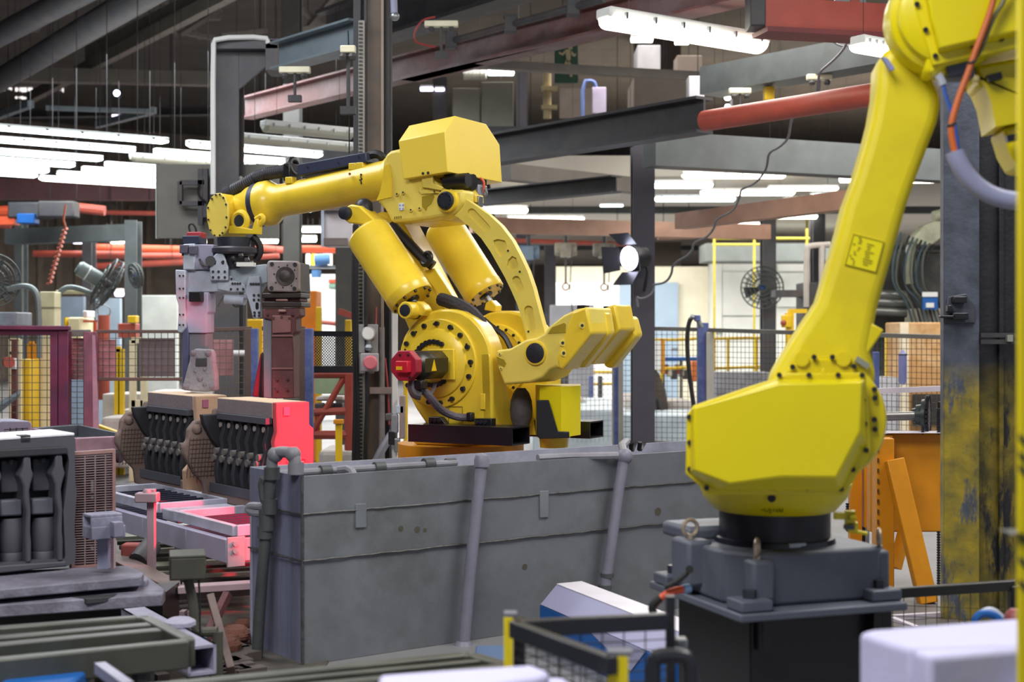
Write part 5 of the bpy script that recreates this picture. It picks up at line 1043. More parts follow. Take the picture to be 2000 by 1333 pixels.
# ================= dip tank with its pipes
C0 = P(590, 930, 5.8); TZ = C0.z; C0 = Vector((C0.x, C0.y, 0))
def T(u, v, z): return C0 + U * u + V * v + Z * z
TL, TWd = 2.72, .48
tk = thing('dip_tank', 'long grey weathered steel dip tank with welded sheet seams in front of the robot', 'tank', T(TL / 2, TWd / 2, 0))
AXU = (U, V, Z)
seams = [0, TZ - .345, TZ - .155, TZ]
for k in range(3):
    z0, z1 = seams[k], seams[k + 1]; zc, h = (z0 + z1) / 2, z1 - z0 - .003; o = [.0, .004, .008][k]
    M().box(T(TL / 2, -o + .006, zc), (TL, .012, h), AXU).build('front_sheet', TANKM, tk)
    M().box(T(-o + .006 + .006, TWd / 2, zc), (.012, TWd - .012, h), AXU).build('end_sheet', TANKS, tk)
M().box(T(TL / 2, TWd - .006, TZ / 2), (TL, .012, TZ), AXU).build('back_sheet', mat('tank_inner', '9A9CAE', .6, var=.15, dirt='5E5E6C', amt=.3, bump=.15), tk)
M().box(T(TL - .006, TWd / 2, TZ / 2), (.012, TWd - .03, TZ), AXU).build('end_sheet', TANKM, tk)
M().box(T(TL / 2, TWd / 2, TZ - .14), (TL - .03, TWd - .03, .01), AXU).build('liquid', mat('dip_liquid', '4A4A52', .3, var=.3, scale=14), tk, label='murky grey liquid surface')
random.seed(3)
for z in seams[1:3]:
    m = M(); n = 60
    m.tube([T(TL * i / n, -.008 + random.uniform(-.002, .002), z + random.uniform(-.002, .002)) for i in range(n + 1)], .0045, 6)
    m.tube([T(-.008 + random.uniform(-.002, .002), TWd * i / 14, z + random.uniform(-.002, .002)) for i in range(15)], .004, 6)
    m.build('weld_seam', mat('weld', '4E4E4E', .5, metal=.3, var=.4, scale=40), tk)['kind'] = 'stuff'
M().tube([T(0, -.003, z * TZ / 12) for z in range(13)], .007, 6).build('corner_weld', mat('weld', ''), tk)
for (x0, x1, y0, y1) in ((695, 716, 985, 1032), (1055, 1072, 960, 1012)):
    pl = Plane(T(0, -.012, 0), -V); M().prism(pl.loop([(x0, y0), (x1, y0 - 1), (x1, y1 - 1), (x0, y1)]), V * .008).build('lug_plate', mat('lug_grey', '70767C', .5), tk, bev=.002)
# rim stains
for x, y, r in ((783, 1033, .012), (815, 1035, .014), (830, 1036, .009), (1025, 1108, .014), (1285, 1000, .02)):
    pl = Plane(T(0, -.0005 - (.004 if y < 1094 else 0), 0), -V); c = pl.hit(x, y); m = M(); m.cyl(c, c - V * .0008, r, n=12); m.build('stain', mat('stain_dark', '4A463C', .7), tk)
# stand pipes
TP = Plane(T(0, -.06, 0), -V)
def pipe(name, lab, path, r, mt, par=None, elbows=(), cat='pipe', sm=2):
    t = par or thing(name, lab, cat, Vector((path[-1].x, path[-1].y, 0)))
    M().tube(path, r, 12, sm).build('pipe', mt, t)
    for p in elbows: M().ball(p, r * 1.45, 12).build('elbow', mt, t)
    return t
dn = T(-.06, .18, 0); DP = Plane(dn, (-.5, -.87, 0))
pa = DP.hit
st_ = pipe('feed_pipe', 'dark grey stand pipe with U bend hooking over the tank corner', [pa(530, 912), pa(527, 965), pa(519, 1045), pa(509, 1160), pa(499, 1330)], .024, PIPED)
tp_ = [pa(531, 925), pa(532, 895), pa(540, 885), pa(552, 883), pa(568, 885), pa(577, 893), pa(578, 920)]
M().tube(tp_, .024, 12, 2).build('u_bend', PIPE, st_)
for (x, y, s) in ((538, 889, .034), (572, 888, .034)): M().ball(pa(x, y), s, 12).build('elbow', PIPE, st_)
for x, y, l in ((531, 925, .05), (578, 915, .05), (527, 990, .06), (521, 1015, .09), (518, 1040, .05)):
    p = pa(x, y); M().cyl(p - Z * l / 2, p + Z * l / 2, .033, n=16).build('coupling', PIPED if x < 540 else PIPE, st_)
M().tube([pa(526, 1000), pa(505, 1004), pa(488, 1000), pa(484, 994), pa(490, 988), pa(510, 990), pa(522, 985)], .017, 10, 2).build('branch_loop', PIPE, st_)
M().tube([pa(516, 935), pa(512, 945), pa(513, 955), pa(515, 975), pa(520, 985)], .018, 8, 2).build('valve_body', PIPED, st_)
ip = thing('spray_pipe', 'thin pale pipe with clamps lying inside the tank rim', 'pipe', T(.3, .3, TZ - .1))
M().tube([T(.02, .32, TZ - .02), T(.95, .30, TZ - .02)], .016, 10).build('pipe', PIPE, ip)
for u, rr in ((.25, .026), (.52, .026), (.78, .03), (.9, .022)): M().cyl(T(u, .31, TZ - .02), T(u + .05, .309, TZ - .02), rr, n=12).build('clamp', PIPED, ip)
M().tube([T(.34, .31, TZ - .02), T(.36, .24, TZ - .01), T(.36, .2, TZ - .05)], .018, 8, 1).build('outlet', PIPE, ip)
m = M()
for i in range(26): m.box(T(random.uniform(.05, .5), random.uniform(.1, .4), TZ - .12), (.05, .05, .03), AXU)
m.build('sludge', mat('sludge', '3A393C', .8), ip)['kind'] = 'stuff'
d2 = pipe('drain_pipe', 'slanting grey overflow pipe with domed cap on the tank front', [TP.hit(941, 906), TP.hit(930, 1000), TP.hit(917, 1130), TP.hit(906, 1262)], .026, mat('pipe_lavender', '787888', .5, dirt='4A4A52', amt=.3), sm=0)
M().lathe(TP.hit(941, 912), Z, [(0, .034), (.03, .034), (.05, .026), (.06, .0)], 16).build('cap', mat('pipe_lavender', ''), d2); fo_ = TP.hit(905, 1266); M().lathe(fo_ - Z * .02, Z, [(0, .045), (.02, .05), (.04, .036), (.05, .03)], 16).build('foot_flange', mat('pipe_lavender', ''), d2); M().cyl(Vector((fo_.x, fo_.y, 0)), fo_, .028).build('foot', RUSTEEL, d2)
d3 = pipe('drain_pipe', 'slanting grey pipe with rounded elbow near the big robot', [TP.hit(1219, 895), TP.hit(1208, 960), TP.hit(1196, 1050), TP.hit(1184, 1130), TP.hit(1180, 1180)], .026, mat('pipe_lavender', ''), sm=0)
M().ball(TP.hit(1220, 892), .04, 14).build('elbow', mat('pipe_lavender', ''), d3); e0 = TP.hit(1220, 890)
M().tube([e0, e0 + U * .12 + V * .16 + Z * .03, e0 + U * .25 + V * .28 + Z * .035], .02, 10).build('side_branch', PIPE, d3); M().tube([e0, e0 - U * .25 + V * .1, e0 - U * .42 + V * .12], .018, 8).build('side_branch', PIPE, d3)
for k in range(3): M().tube([e0 + U * (.22 + k * .06) + V * .28 + Z * .03, e0 + U * (.25 + k * .05) + V * .3 - Z * .02, e0 + U * (.3 + k * .06) + V * .34 + Z * .02], .012, 6, 1).build('rag_wire', BLK, d3)
for y in (1120, 1143): pp = TP.hit(1186 - (y - 1120) * .2, y); M().cyl(pp, pp - Z * .02, .032, n=14).build('coupling', PIPED, d3)
# ================= conveyor line with two moulded cores
CZ = .385
ce = Pz(441, 1055, CZ); ce0 = Vector((ce.x, ce.y, 0))
def K(u, v, z): return ce0 + U * u + V * v + Z * z
cvb = thing('core_conveyor', 'pale lavender conveyor beam running under the moulded cores, end plate tinted pink', 'conveyor', K(.2, 1.2, 0))
for v0, v1 in ((0, .46), (.463, 1.02), (1.023, 3.2)): M().box(K(.02, (v0 + v1) / 2, CZ - .055), (.04, v1 - v0, .11), AXU).build('side_beam', mat('beam_lavender', 'A09CB4', .5, var=.1, dirt='7A7488', amt=.3), cvb, bev=.004)
M().box(K(.25, .02, CZ - .055), (.42, .03, .11), AXU).build('end_plate', mat('end_pinkish', 'B4A0A8', .5, var=.1), cvb, bev=.004)
M().box(K(.05, -.002, CZ - .06), (.09, .012, .14), AXU).build('corner_plate', mat('end_pinkish', ''), cvb, bev=.003)
for z in (.02, .055): M().cyl(K(.04, -.008, CZ - z), K(.04, -.02, CZ - z), .012, n=10).build('bolt', mat('end_pinkish', ''), cvb)
M().box(K(.48, 1.6, CZ - .055), (.04, 3.2, .11), AXU).build('side_beam', LAV, cvb)
WF = mat('frame_pale', 'B0B2C4', .5, var=.15, dirt='5E5E6E', amt=.35)
for v0, v1, dz in ((.02, .72, .035), (.95, 1.9, .05)):
    for a, b in (((.06, v0), (.06, v1)), ((.44, v0), (.44, v1)), ((.06, v1), (.44, v1)), ((.06, v0), (.44, v0))): M().bar(K(a[0], a[1], CZ + dz), K(b[0], b[1], CZ + dz), .035, .05).build('tray_frame', WF, cvb, bev=.003)
    k = int((v1 - v0) / .09)
    for i in range(1, k): M().bar(K(.06, v0 + i * .09, CZ + dz - .01), K(.44, v0 + i * .09, CZ + dz - .01), .022, .03).build('rung', mat('rung_navy', '2A2C40', .5), cvb)
    M().box(K(.25, (v0 + v1) / 2, CZ - .02), (.34, v1 - v0 - .06, .01), AXU).build('tray_floor', mat('rung_navy', ''), cvb)
M().box(K(.25, .83, CZ + .02), (.36, .2, .06), AXU).build('spacer_block', WF, cvb, bev=.006)
M().box(K(.0, 1.9, CZ + .06), (.1, .1, .08), AXU).build('box_end', DARK, cvb, bev=.004)
for v in (.15, 1.1, 2.4): M().box(K(.25, v, (CZ - .11) / 2), (.06, .06, CZ - .11), AXU).build('leg', LAV, cvb)
tpz = thing('stop_post', 'pink tinted T-shaped stop post in front of the conveyor beam', 'post', Vector((X_(295, 6.75), 6.75, 0)))
M().box((X_(296, 6.75), 6.75, Z_(1025, 6.75) / 2 + .18), (.036, .04, .42)).build('post', mat('post_dusty', '9E8892', .6, var=.2), tpz, bev=.003)
M().box((X_(288, 6.72), 6.72, Z_(972, 6.72)), (.105, .07, .045)).build('head', mat('post_dusty', ''), tpz, bev=.006); M().ball((X_(287, 6.72), 6.72, Z_(963, 6.72)), .022, 10).build('knob', mat('post_dusty', ''), tpz)
# the cores
def core(lab, u0, v0, end_mat=TAN):
    O = K(u0, v0, CZ + .045); Hc = .56
    def c(u, v, z): return O + U * u + V * v + Z * z
    t = thing('moulded_core', lab, 'core', c(.1, .35, 0), 'moulded sand cores on the conveyor')
    prof = [(0, .56), (0, .50), (.006, .41), (-.01, .36), (-.004, .31), (-.022, .23), (-.028, .18), (-.065, .14), (-.06, .0)]
    endp = [(u, z) for u, z in prof] + [(.2, 0), (.2, .2), (.215, .24), (.215, .42), (.19, .44), (.19, .56)]
    e = M().prism([c(u, 0, z) for u, z in endp], V * .05).build('end_face', end_mat, t, bev=.006)
    M().box(c(.055, -.001, .515), (.034, .012, .045), AXU).build('socket', mat('socket_pink', 'A05A7A', .7), e); M().box(c(.1, -.001, .155), (.034, .012, .035), AXU).build('socket', mat('socket_pink', ''), e)
    for uu, zz in ((.015, .17), (.08, .25), (.15, .25)): M().torus(c(uu, -.002, zz), -V, .018, .006, 16, 6).build('boss_ring', end_mat, e)
    text('M A', .06, c(.05, -.001, .085), U, Z, mat('core_letter', '9A7A64', .9) if end_mat is TAN else end_mat, e, 'cast_letters', .004)
    M().loft([[c(0, .045, .475), c(.2, .045, .475), c(.2, .72, .475), c(0, .72, .475)], [c(0, .045, .56), c(.2, .045, .56), c(.2, .72, .56), c(0, .72, .56)]]).build('top_slab', mat('core_top', 'D6BCA0', .9, var=.06, bump=.3, bscale=200), t, bev=.005)
    M().box(c(-.001, .38, .518), (.004, .66, .075), AXU).build('slab_side', mat('slab_side_grey', '807478', .9, var=.08, bump=.2), t)
    M().box(c(-.012, .36, .462), (.04, .6, .035), AXU).build('black_rail', CHARL, t, bev=.003)
    M().box(c(.02, .38, .04), (.16, .68, .08), AXU).build('foot_slab', BROWN, t, bev=.005)
    M().box(c(-.062, .38, .075), (.006, .6, .05), AXU).build('foot_band', CHARL, t)
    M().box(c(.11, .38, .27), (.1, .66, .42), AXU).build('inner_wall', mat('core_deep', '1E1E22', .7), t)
    rp = [(.06, .46), (-.012, .46), (-.012, .41), (-.03, .34), (-.022, .30), (-.05, .22), (-.058, .16), (-.045, .06), (.06, .06)]
    rib = None
    for i in range(6):
        v = .075 + i * .105
        if i < 5 or True:
            M().prism([c(u, v, z) for u, z in rp], V * .035).build('rib', CHAR, t, bev=.004)
        M().cyl(c(-.018, v + .045, .415), c(.05, v + .045, .415), .015, n=12).build('knob', mat('knob_grey', '9A9490', .7), t)
        M().cyl(c(-.05, v + .045, .27), c(.04, v + .045, .27), .02, n=12).build('knob', mat('knob_dark', '6A6664', .7), t)
        M().cyl(c(-.06, v + .05, .235), c(.04, v + .05, .235), .02, n=12).build('knob', mat('knob_dark', ''), t)
    M().prism([c(u, .69, z) for u, z in [(-.02, .47), (-.1, .47), (-.09, .42), (-.04, .33), (.0, .28), (.06, .3), (.06, .47)]], V * .05).build('shoulder_bracket', CHAR, t, bev=.006)
    lob = [(-.02, .40), (-.07, .44), (-.115, .435), (-.155, .39), (-.16, .33), (-.185, .3), (-.185, .25), (-.16, .21), (-.12, .14), (-.07, .09), (-.06, .0), (.2, 0), (.2, .5), (.0, .5)]
    M().prism([c(u, .745, z) for u, z in lob], V * .05).build('far_plate', BROWN, t, bev=.012)
    m = M()
    for i in range(9): m.bar(c(-.17 + i * .02, .742, .12), c(-.15 + i * .02, .742, .34), .003, .003); m.bar(c(-.15, .742, .13 + i * .025), c(.0, .742, .13 + i * .025), .003, .003)
    m.build('vent_mesh', mat('vent_brown', '5A4A44', .8), t)['kind'] = 'stuff'
    M().ball(c(-.11, .75, .39), .03, 10).build('nub', BROWN, t)
    return t
pc1, pc2 = P(383, 783, 8.13), P(540, 797, 7.35)
uvo = lambda p: ((p - ce0).dot(U), (p - ce0).dot(V))
u1, v1 = uvo(Vector((pc1.x, pc1.y, 0))); u2, v2 = uvo(Vector((pc2.x, pc2.y, 0)))
core('tan and charcoal ribbed sand core standing farther along the conveyor, with raised letters', u1, v1)
core('ribbed sand core with red-lit end standing closest to the tank', u2, v2, mat('red_light_tint', 'C8505A', .8, var=.06, bump=.2, bscale=180))  # end face colour has the glow of the red light painted in
M().box(K(u1 + .08, v1 + .3, CZ + .022), (.3, .8, .04), AXU).build('core_pallet', WF, cvb, bev=.004); M().box(K(u2 + .08, v2 + .3, CZ + .022), (.3, .8, .04), AXU).build('core_pallet', BROWN, cvb, bev=.004)
struct(M().bb((-3.2, 3.2, 0), (-.75, 7.6, .006)).build('floor_pit_plate', mat('oily_floor', '3C3833', .6, var=.3, scale=5, dirt='6A6458', amt=.3, dscale=6, bump=.2), smooth=0))
# support steel below the conveyor
lw = thing('support_frame', 'rusty angle-steel frame with diagonal brace under the conveyor end', 'frame', Vector((X_(400, 5.9), 5.9, 0)))
RST = mat('rust_frame', '6E5E5A', .6, var=.25, dirt='4A3A38', amt=.4)
M().bar(Pz(222, 1090, .27), Pz(348, 1152, .22), .1, .03).build('rail', RST, lw, bev=.003); M().bar(Pz(345, 1152, .22), Pz(520, 1141, .22), .08, .03).build('rail', mat('dust_pink', 'B09AA0', .7), lw, bev=.003)
M().bar(Pz(345, 1158, .19), Pz(520, 1147, .19), .05, .06).build('rail', RST, lw)
for x in (350, 366): M().bb((X_(x, 5.85), 5.85, -.0), (X_(x + 10, 5.85), 5.9, .21)).build('leg', mat('leg_mauve', '7A6870', .6, var=.2), lw)
M().bar(P(412, 1168, 5.8), P(452, 1312, 5.5), .05, .03, up=Vector((1, 0, 0))).build('diagonal_brace', RST, lw, bev=.003); M().bar(P(445, 1160, 5.9), P(396, 1262, 5.75), .03, .03).build('diagonal_brace', REDBR, lw)
gr = thing('floor_grating', 'pale and dark slats of floor grating under the conveyor', 'grating', Pz(330, 1100, .12))
for i in range(12):
    y = 1052 + i * 9; mt = [mat('slat_pale', 'B8C0AC', .5), mat('slat_olive', '6A6A5A', .6), mat('slat_dark', '3A3832', .6)][(i * 2) % 3]
    M().bar(Pz(225 + i * 4, y, .13), Pz(490, y - 12, .13), .05, .02).build('slat', mt, gr)
random.seed(11)
for i, (x, y, mt, l) in enumerate([(258, 1082, REDR, 'small red block lying on the grating'), (285, 1085, RUSTEEL, 'dark ribbed roller lump leaning on the grating')]):
    if i == 0: tag(M().box(P(x, y, 6.9), (.09, .08, .1)).build('scrap_block', mat('scrap_red', '8A4440', .7, var=.2), bev=.01), l, 'scrap')
    else: tag(M().cyl(P(270, 1098, 6.8), P(296, 1066, 6.9), .05, n=12).build('roller_lump', RUSTEEL), l, 'roller')
t = thing('rust_heap', 'heap of rusty crumpled lumps on the floor beside the tank foot', 'scrap', Pz(465, 1235, .02))
for i in range(10): M().ball(Pz(440 + random.random() * 44, 1215 + random.random() * 50, .05), random.uniform(.03, .07), 10, (1, 1, .6)).build('lump', mat('rust_lump', '6A4236', .9, var=.4, bump=.8), t)
t = thing('floor_debris', 'dark debris and pipe ends on the pit floor under the trays', 'debris', Pz(380, 1290, 0)); 
m = M()
for i in range(60): m.box(Pz(230 + random.random() * 260, 1240 + random.random() * 85, .02), (random.uniform(.04, .15), random.uniform(.03, .1), .04), (U, V, Z))
m.build('scraps', mat('debris_dark', '4A4240', .9, var=.4), t)['kind'] = 'stuff'
t['kind'] = 'stuff'
# sensor box on a bent post
sx_ = thing('sensor_box', 'grimy box on a bent pipe post in front of the conveyor', 'sensor', P(376, 1240, 5.3))
GRM = mat('grimy_olive', '48483F', .6, var=.25, dirt='2A2A24', amt=.4)
m = M(); b0 = P(366, 1106, 5.3); ax2 = (Vector((.97, .24, 0)), Vector((-.24, .97, 0)), Z)
m.box(b0 + Z * .045, (.13, .16, .01), ax2).box(b0 - Z * .035, (.13, .16, .01), ax2).box(b0 - ax2[1] * .075, (.13, .01, .08), ax2).box(b0 + ax2[1] * .075, (.13, .01, .08), ax2).box(b0 - ax2[0] * .06, (.01, .16, .08), ax2)
m.build('hood', GRM, sx_, bev=.003); M().box(b0, (.08, .1, .05), ax2).build('lens', BLK, sx_)
M().tube([b0 - Z * .04, P(378, 1180, 5.3), P(380, 1225, 5.3), P(392, 1236, 5.3), P(425, 1234, 5.3)], .018, 10, 2).build('post', GRM, sx_); M().tube([P(388, 1130, 5.28), P(391, 1180, 5.28), P(390, 1240, 5.28), P(402, 1300, 5.25)], .004, 5, 1).build('wire', RUB, sx_)
for x in (354, 361): M().cyl(P(x, 1128, 5.25), P(x, 1142, 5.25), .004, n=5).build('pin', BLK, sx_)
M().cyl(P(425, 1234, 5.3), Vector((X_(425, 5.3), 5.3, 0)), .02).build('foot', GRM, sx_)
tag(M().bb(P(385, 1292, 5.35), P(404, 1232, 5.5)).build('blue_bracket', mat('bracket_blue', '5A86A8', .5, var=.15), bev=.004), 'pale blue upright bracket beside the bent sensor post', 'bracket')
# ================= left corner: dark core, grille, slabs, trays
LK_ = Plane(P(146, 860, 6.0), -V)
def L(x, y, off=0): return LK_.hit(x, y, off)
def lp(name, pts, depth, off, mt, par, bev=.006, holes=None): return M().prism(LK_.loop(pts, off), V * depth, [LK_.loop(h, off) for h in holes] if holes else None).build(name, mt, par, bev=0 if holes else bev)
dc = thing('dark_core', 'big charcoal moulded core with wavy ribs and white top', 'core', Vector((L(60, 1100).x, L(60, 1100).y, L(60, 1112).z)))
lp('outer_frame', [(-60, 866), (146, 852), (147, 940), (150, 960), (145, 1040), (148, 1060), (147, 1098), (130, 1107), (-60, 1126)], .3, 0, CHARL, dc, holes=[[(-50, 898), (112, 888), (132, 888), (135, 900), (132, 935), (124, 1000), (128, 1085), (126, 1092), (-50, 1106)]])
lp('back_wall', [(-55, 880), (140, 870), (140, 1090), (-55, 1110)], .05, -.12, CHAR, dc)
lp('cross_bar', [(-60, 882), (132, 872), (133, 888), (-60, 899)], .05, .012, CHAR, dc)
lp('base_bar', [(-60, 1110), (130, 1097), (130, 1107), (-60, 1127)], .05, .012, CHARL, dc)
tw = M()
loop = [L(-60, 866), L(146, 852), L(146, 852) + V * .3, L(-60, 866) + V * .3]
tw.prism([p + Z * .001 for p in loop], Z * .012).build('white_top', mat('top_white', 'E4E4EE', .8, var=.06, bump=.3), dc, bev=.004, label='white top')  # white sheet over the whole top face
M().box(L(50, 858, .0) + V * .03 + Z * .0, (.04, .06, .03), AXU).build('notch', CHAR, dc)
for x0 in (-12, 50, 112):
    s = x0 - 50; y_ = -s * .05
    pts = [(46, 892), (60, 891), (62, 915), (66, 928), (61, 945), (58, 960), (60, 985), (61, 1000), (60, 1040), (62, 1060), (62, 1100), (50, 1101), (50, 1040), (52, 1000), (46, 975), (46, 950), (38, 930), (46, 912)]
    lp('wavy_rib', [(x + s, y + y_) for x, y in pts], .1, .005, CHARL, dc, bev=.008)
for x0 in (-40, 22, 84):
    y_ = -(x0 - 22) * .05
    r = .046
    a = L(x0, 1095 + y_, -.07); b = L(x0, 1012 + y_, -.07)
    M().lathe(a, Z, [(0, r), (.03, r), (.035, r * .93), (.05, r * 1.02), (.11, r * 1.08), (.15, r), (.175, r * .9)], 20).build('barrel', CHARL, dc)
    lp('barrel_band', [(x0 - 21, 978 + y_), (x0 + 21, 976 + y_), (x0 + 22, 1008 + y_), (x0 - 22, 1010 + y_)], .06, -.03, mat('core_mid_grey', '565864', .6), dc, bev=.008)
    lp('barrel_top', [(x0 - 20, 900 + y_), (x0 + 20, 898 + y_), (x0 + 20, 962 + y_), (x0 - 20, 964 + y_)], .04, -.075, CHARL, dc, bev=.006)
    M().ball(L(x0, 903 + y_, -.06), .014, 8).build('stud', CHARL, dc)
# grille
GP = Plane(P(225, 1000, 6.15), -V)
gr2 = thing('slatted_grille', 'rust-pink framed grille of thin horizontal slats beside the charcoal core', 'grille', GP.hit(186, 1112))
M().prism(GP.loop([(140, 884), (226, 878), (226, 1104), (140, 1112)]), V * .03, [GP.loop([(146, 890), (220, 885), (220, 1100), (146, 1106)])]).build('frame', mat('grille_frame', '9A7674', .6, var=.2, dirt='6A4A48', amt=.4), gr2)
m = M()
for i in range(44): y = 892 + i * 4.85; m.bar(GP.hit(146, y + .5, -.01), GP.hit(221, y - 4.2, -.01), .012, .0035)
for x in (166, 186, 206): m.bar(GP.hit(x, 890, -.004), GP.hit(x, 1104, -.004), .005, .005)
m.build('slats', mat('slat_mauve', '8A7478', .6, var=.2, dirt='5E4A4A', amt=.4), gr2, smooth=0)['kind'] = 'stuff'
M().prism(GP.loop([(146, 890), (220, 885), (220, 1100), (146, 1106)], -.06), V * .01).build('backing', mat('grille_back', '2A2226', .8), gr2)
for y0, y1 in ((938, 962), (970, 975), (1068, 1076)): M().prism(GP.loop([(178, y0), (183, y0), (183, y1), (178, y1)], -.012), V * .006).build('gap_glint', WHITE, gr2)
bx = thing('clamp_box', 'chalky rectangular steel clamp on a short post before the grille', 'clamp', P(205, 1110, 5.8))
m = M(); c = P(200, 1020, 5.8); m.box(c + Z * .03, (.13, .1, .012), AXU).box(c - Z * .02, (.13, .1, .012), AXU).box(c - V * .045, (.13, .012, .05), AXU).box(c + V * .045, (.13, .012, .05), AXU)
CHK = mat('chalk_steel', '7C7C92', .6, var=.3, dirt='B4B4C8', amt=.35, dscale=9)
m.build('sleeve', CHK, bx, bev=.003); M().box(P(203, 1038, 5.8), (.14, .11, .05), AXU).build('lower_sleeve', CHK, bx, bev=.003); M().box(P(228, 1034, 5.75), (.04, .05, .06), AXU).build('side_ear', CHK, bx, bev=.003)
M().bb(P(190, 1112, 5.82), P(216, 1048, 5.86)).build('post', mat('post_lavender', '8486A2', .55, var=.2, dirt='B0B0C4', amt=.3), bx); M().bb(P(217, 1112, 5.9), P(226, 1045, 5.93)).build('post', mat('end_pinkish', ''), bx)
# trough
tg = thing('pink_trough', 'pink dusted open steel trough behind the charcoal core', 'trough', Pz(190, 900, .55))
o_ = [Pz(60, 836, .72), Pz(152, 829, .72), Pz(264, 852, .72), Pz(148, 857, .72)]
inn = [p + (sum(o_, Vector()) / 4 - p) * .12 for p in o_]
TRM = mat('trough_pink', 'A88492', .7, var=.2, dirt='6E5660', amt=.35, bump=.2); TRD = mat('trough_dark', '5A5E66', .6, var=.2)
for i in range(4):
    j = (i + 1) % 4; M().hexa([o_[i] - Z * .09, o_[j] - Z * .09, inn[j] - Z * .09, inn[i] - Z * .09], [o_[i], o_[j], inn[j], inn[i]]).build('wall', TRM if i in (2, 3) else TRD, tg, bev=.004)
M().prism([p - Z * .1 for p in o_], Z * .02).build('floor_plate', TRD, tg)
M().bar(Pz(150, 868, .66) - V * .05, Pz(268, 868, .66) - V * .05, .08, .07).build('ledge', TRM, tg, bev=.006); M().loft([[Pz(205, 872, .6), Pz(270, 878, .62), Pz(262, 870, .62), Pz(205, 866, .6)], [Pz(228, 905, .5), Pz(236, 905, .5), Pz(236, 900, .5), Pz(228, 900, .5)]]).build('chute', TRM, tg)
M().cyl(Pz(180, 880, .62), Vector((Pz(180, 880, .62).x, Pz(180, 880, .62).y, 0)), .05).build('support_leg', TRD, tg)
hb = thing('vented_hood', 'lavender grey sloped hood with small grille above the charcoal core', 'hood', P(30, 855, 6.9))
M().prism([P(-40, 858, 6.9), P(-40, 836, 6.9), P(5, 823, 6.9), P(58, 823, 6.9), P(62, 828, 6.9), P(62, 858, 6.9)], V * .25).build('shell', mat('hood_lavender', '86849A', .6, var=.15, dirt='6A5E5E', amt=.3), hb, bev=.005)
m = M()
for i in range(5): m.bar(P(8, 840 + i * 4, 6.88), P(55, 837 + i * 4, 6.88), .006, .004)
for x in (20, 32, 44): m.bar(P(x, 836, 6.88), P(x, 858, 6.88), .004, .004)
m.build('grille_bars', mat('dark_gap', ''), hb)['kind'] = 'stuff'
M().cyl(P(20, 856, 7.0), Vector((X_(20, 7.0), 7.0, 0)), .06).build('pedestal', DARK, hb)
# slabs and trays
s1 = thing('slab_table', 'two-step table of chalk dusted steel slabs before the charcoal core', 'table', Pz(100, 1180, 0))
def slab(name, pts, z, th, mt, par, bev=.006): return M().prism([Pz(x, y, z) for x, y in pts], Z * -th).build(name, mt, par, bev=bev)
slab('upper_slab', [(-60, 1119), (250, 1105), (281, 1119), (276, 1127), (-60, 1157)], .36, .04, DUST, s1); slab('riser', [(-60, 1150), (284, 1124), (290, 1130), (286, 1134), (-60, 1160)], .325, .03, CHK, s1)
slab('lower_slab', [(-60, 1140), (285, 1124), (323, 1152), (317, 1161), (-60, 1186)], .30, .05, DUST, s1)
slab('torn_sheet', [(140, 1166), (230, 1160), (222, 1166), (170, 1171)], .302, .02, DARK, s1, bev=.002)
ap = [Pz(-60, 1192, .25), Pz(312, 1166, .25)]; M().hexa([Vector((p.x, p.y + dy, 0)) for p, dy in ((ap[0], .05), (ap[1], .05), (ap[1], .35), (ap[0], .35))], [Vector((p.x, p.y + dy, .25)) for p, dy in ((ap[0], .05), (ap[1], .05), (ap[1], .35), (ap[0], .35))]).build('shade_filler', BLK, s1)  # black block added to stand for the dark void under the slabs
for x, y in ((300, 1158), (20, 1178), (150, 1168)): p = Pz(x, y, .25); M().cyl(p + V * .06, Vector((p.x, p.y, 0)) + V * .06, .03, n=8).build('leg', CHK, s1)
bt = thing('box_beam', 'lavender hollow box beam running from the slabs towards the tank', 'beam', Pz(340, 1240, 0))
a, b = Pz(262, 1188, .29), Pz(395, 1262, .29)
m = M(); d = (b - a).normalized(); sd = d.cross(Z)
for o, w, h in ((sd * .045, .01, .1), (sd * -.045, .01, .1), (Z * .045, .1, .01), (Z * -.045, .1, .01)): m.bar(a + o - Z * .05, b + o - Z * .05, w, h)
m.build('tube', LAV, bt)
M().ball(Pz(352, 1218, .3), .06, 10, (1, 1, .4)).build('dust_heap', mat('dust_heap', 'A4A2B8', .9, bump=.6), bt)
for f in (.2, .9): p = a.lerp(b, f); M().cyl(p - Z * .1, Vector((p.x, p.y, 0)), .03, n=8).build('leg', DARK, bt)
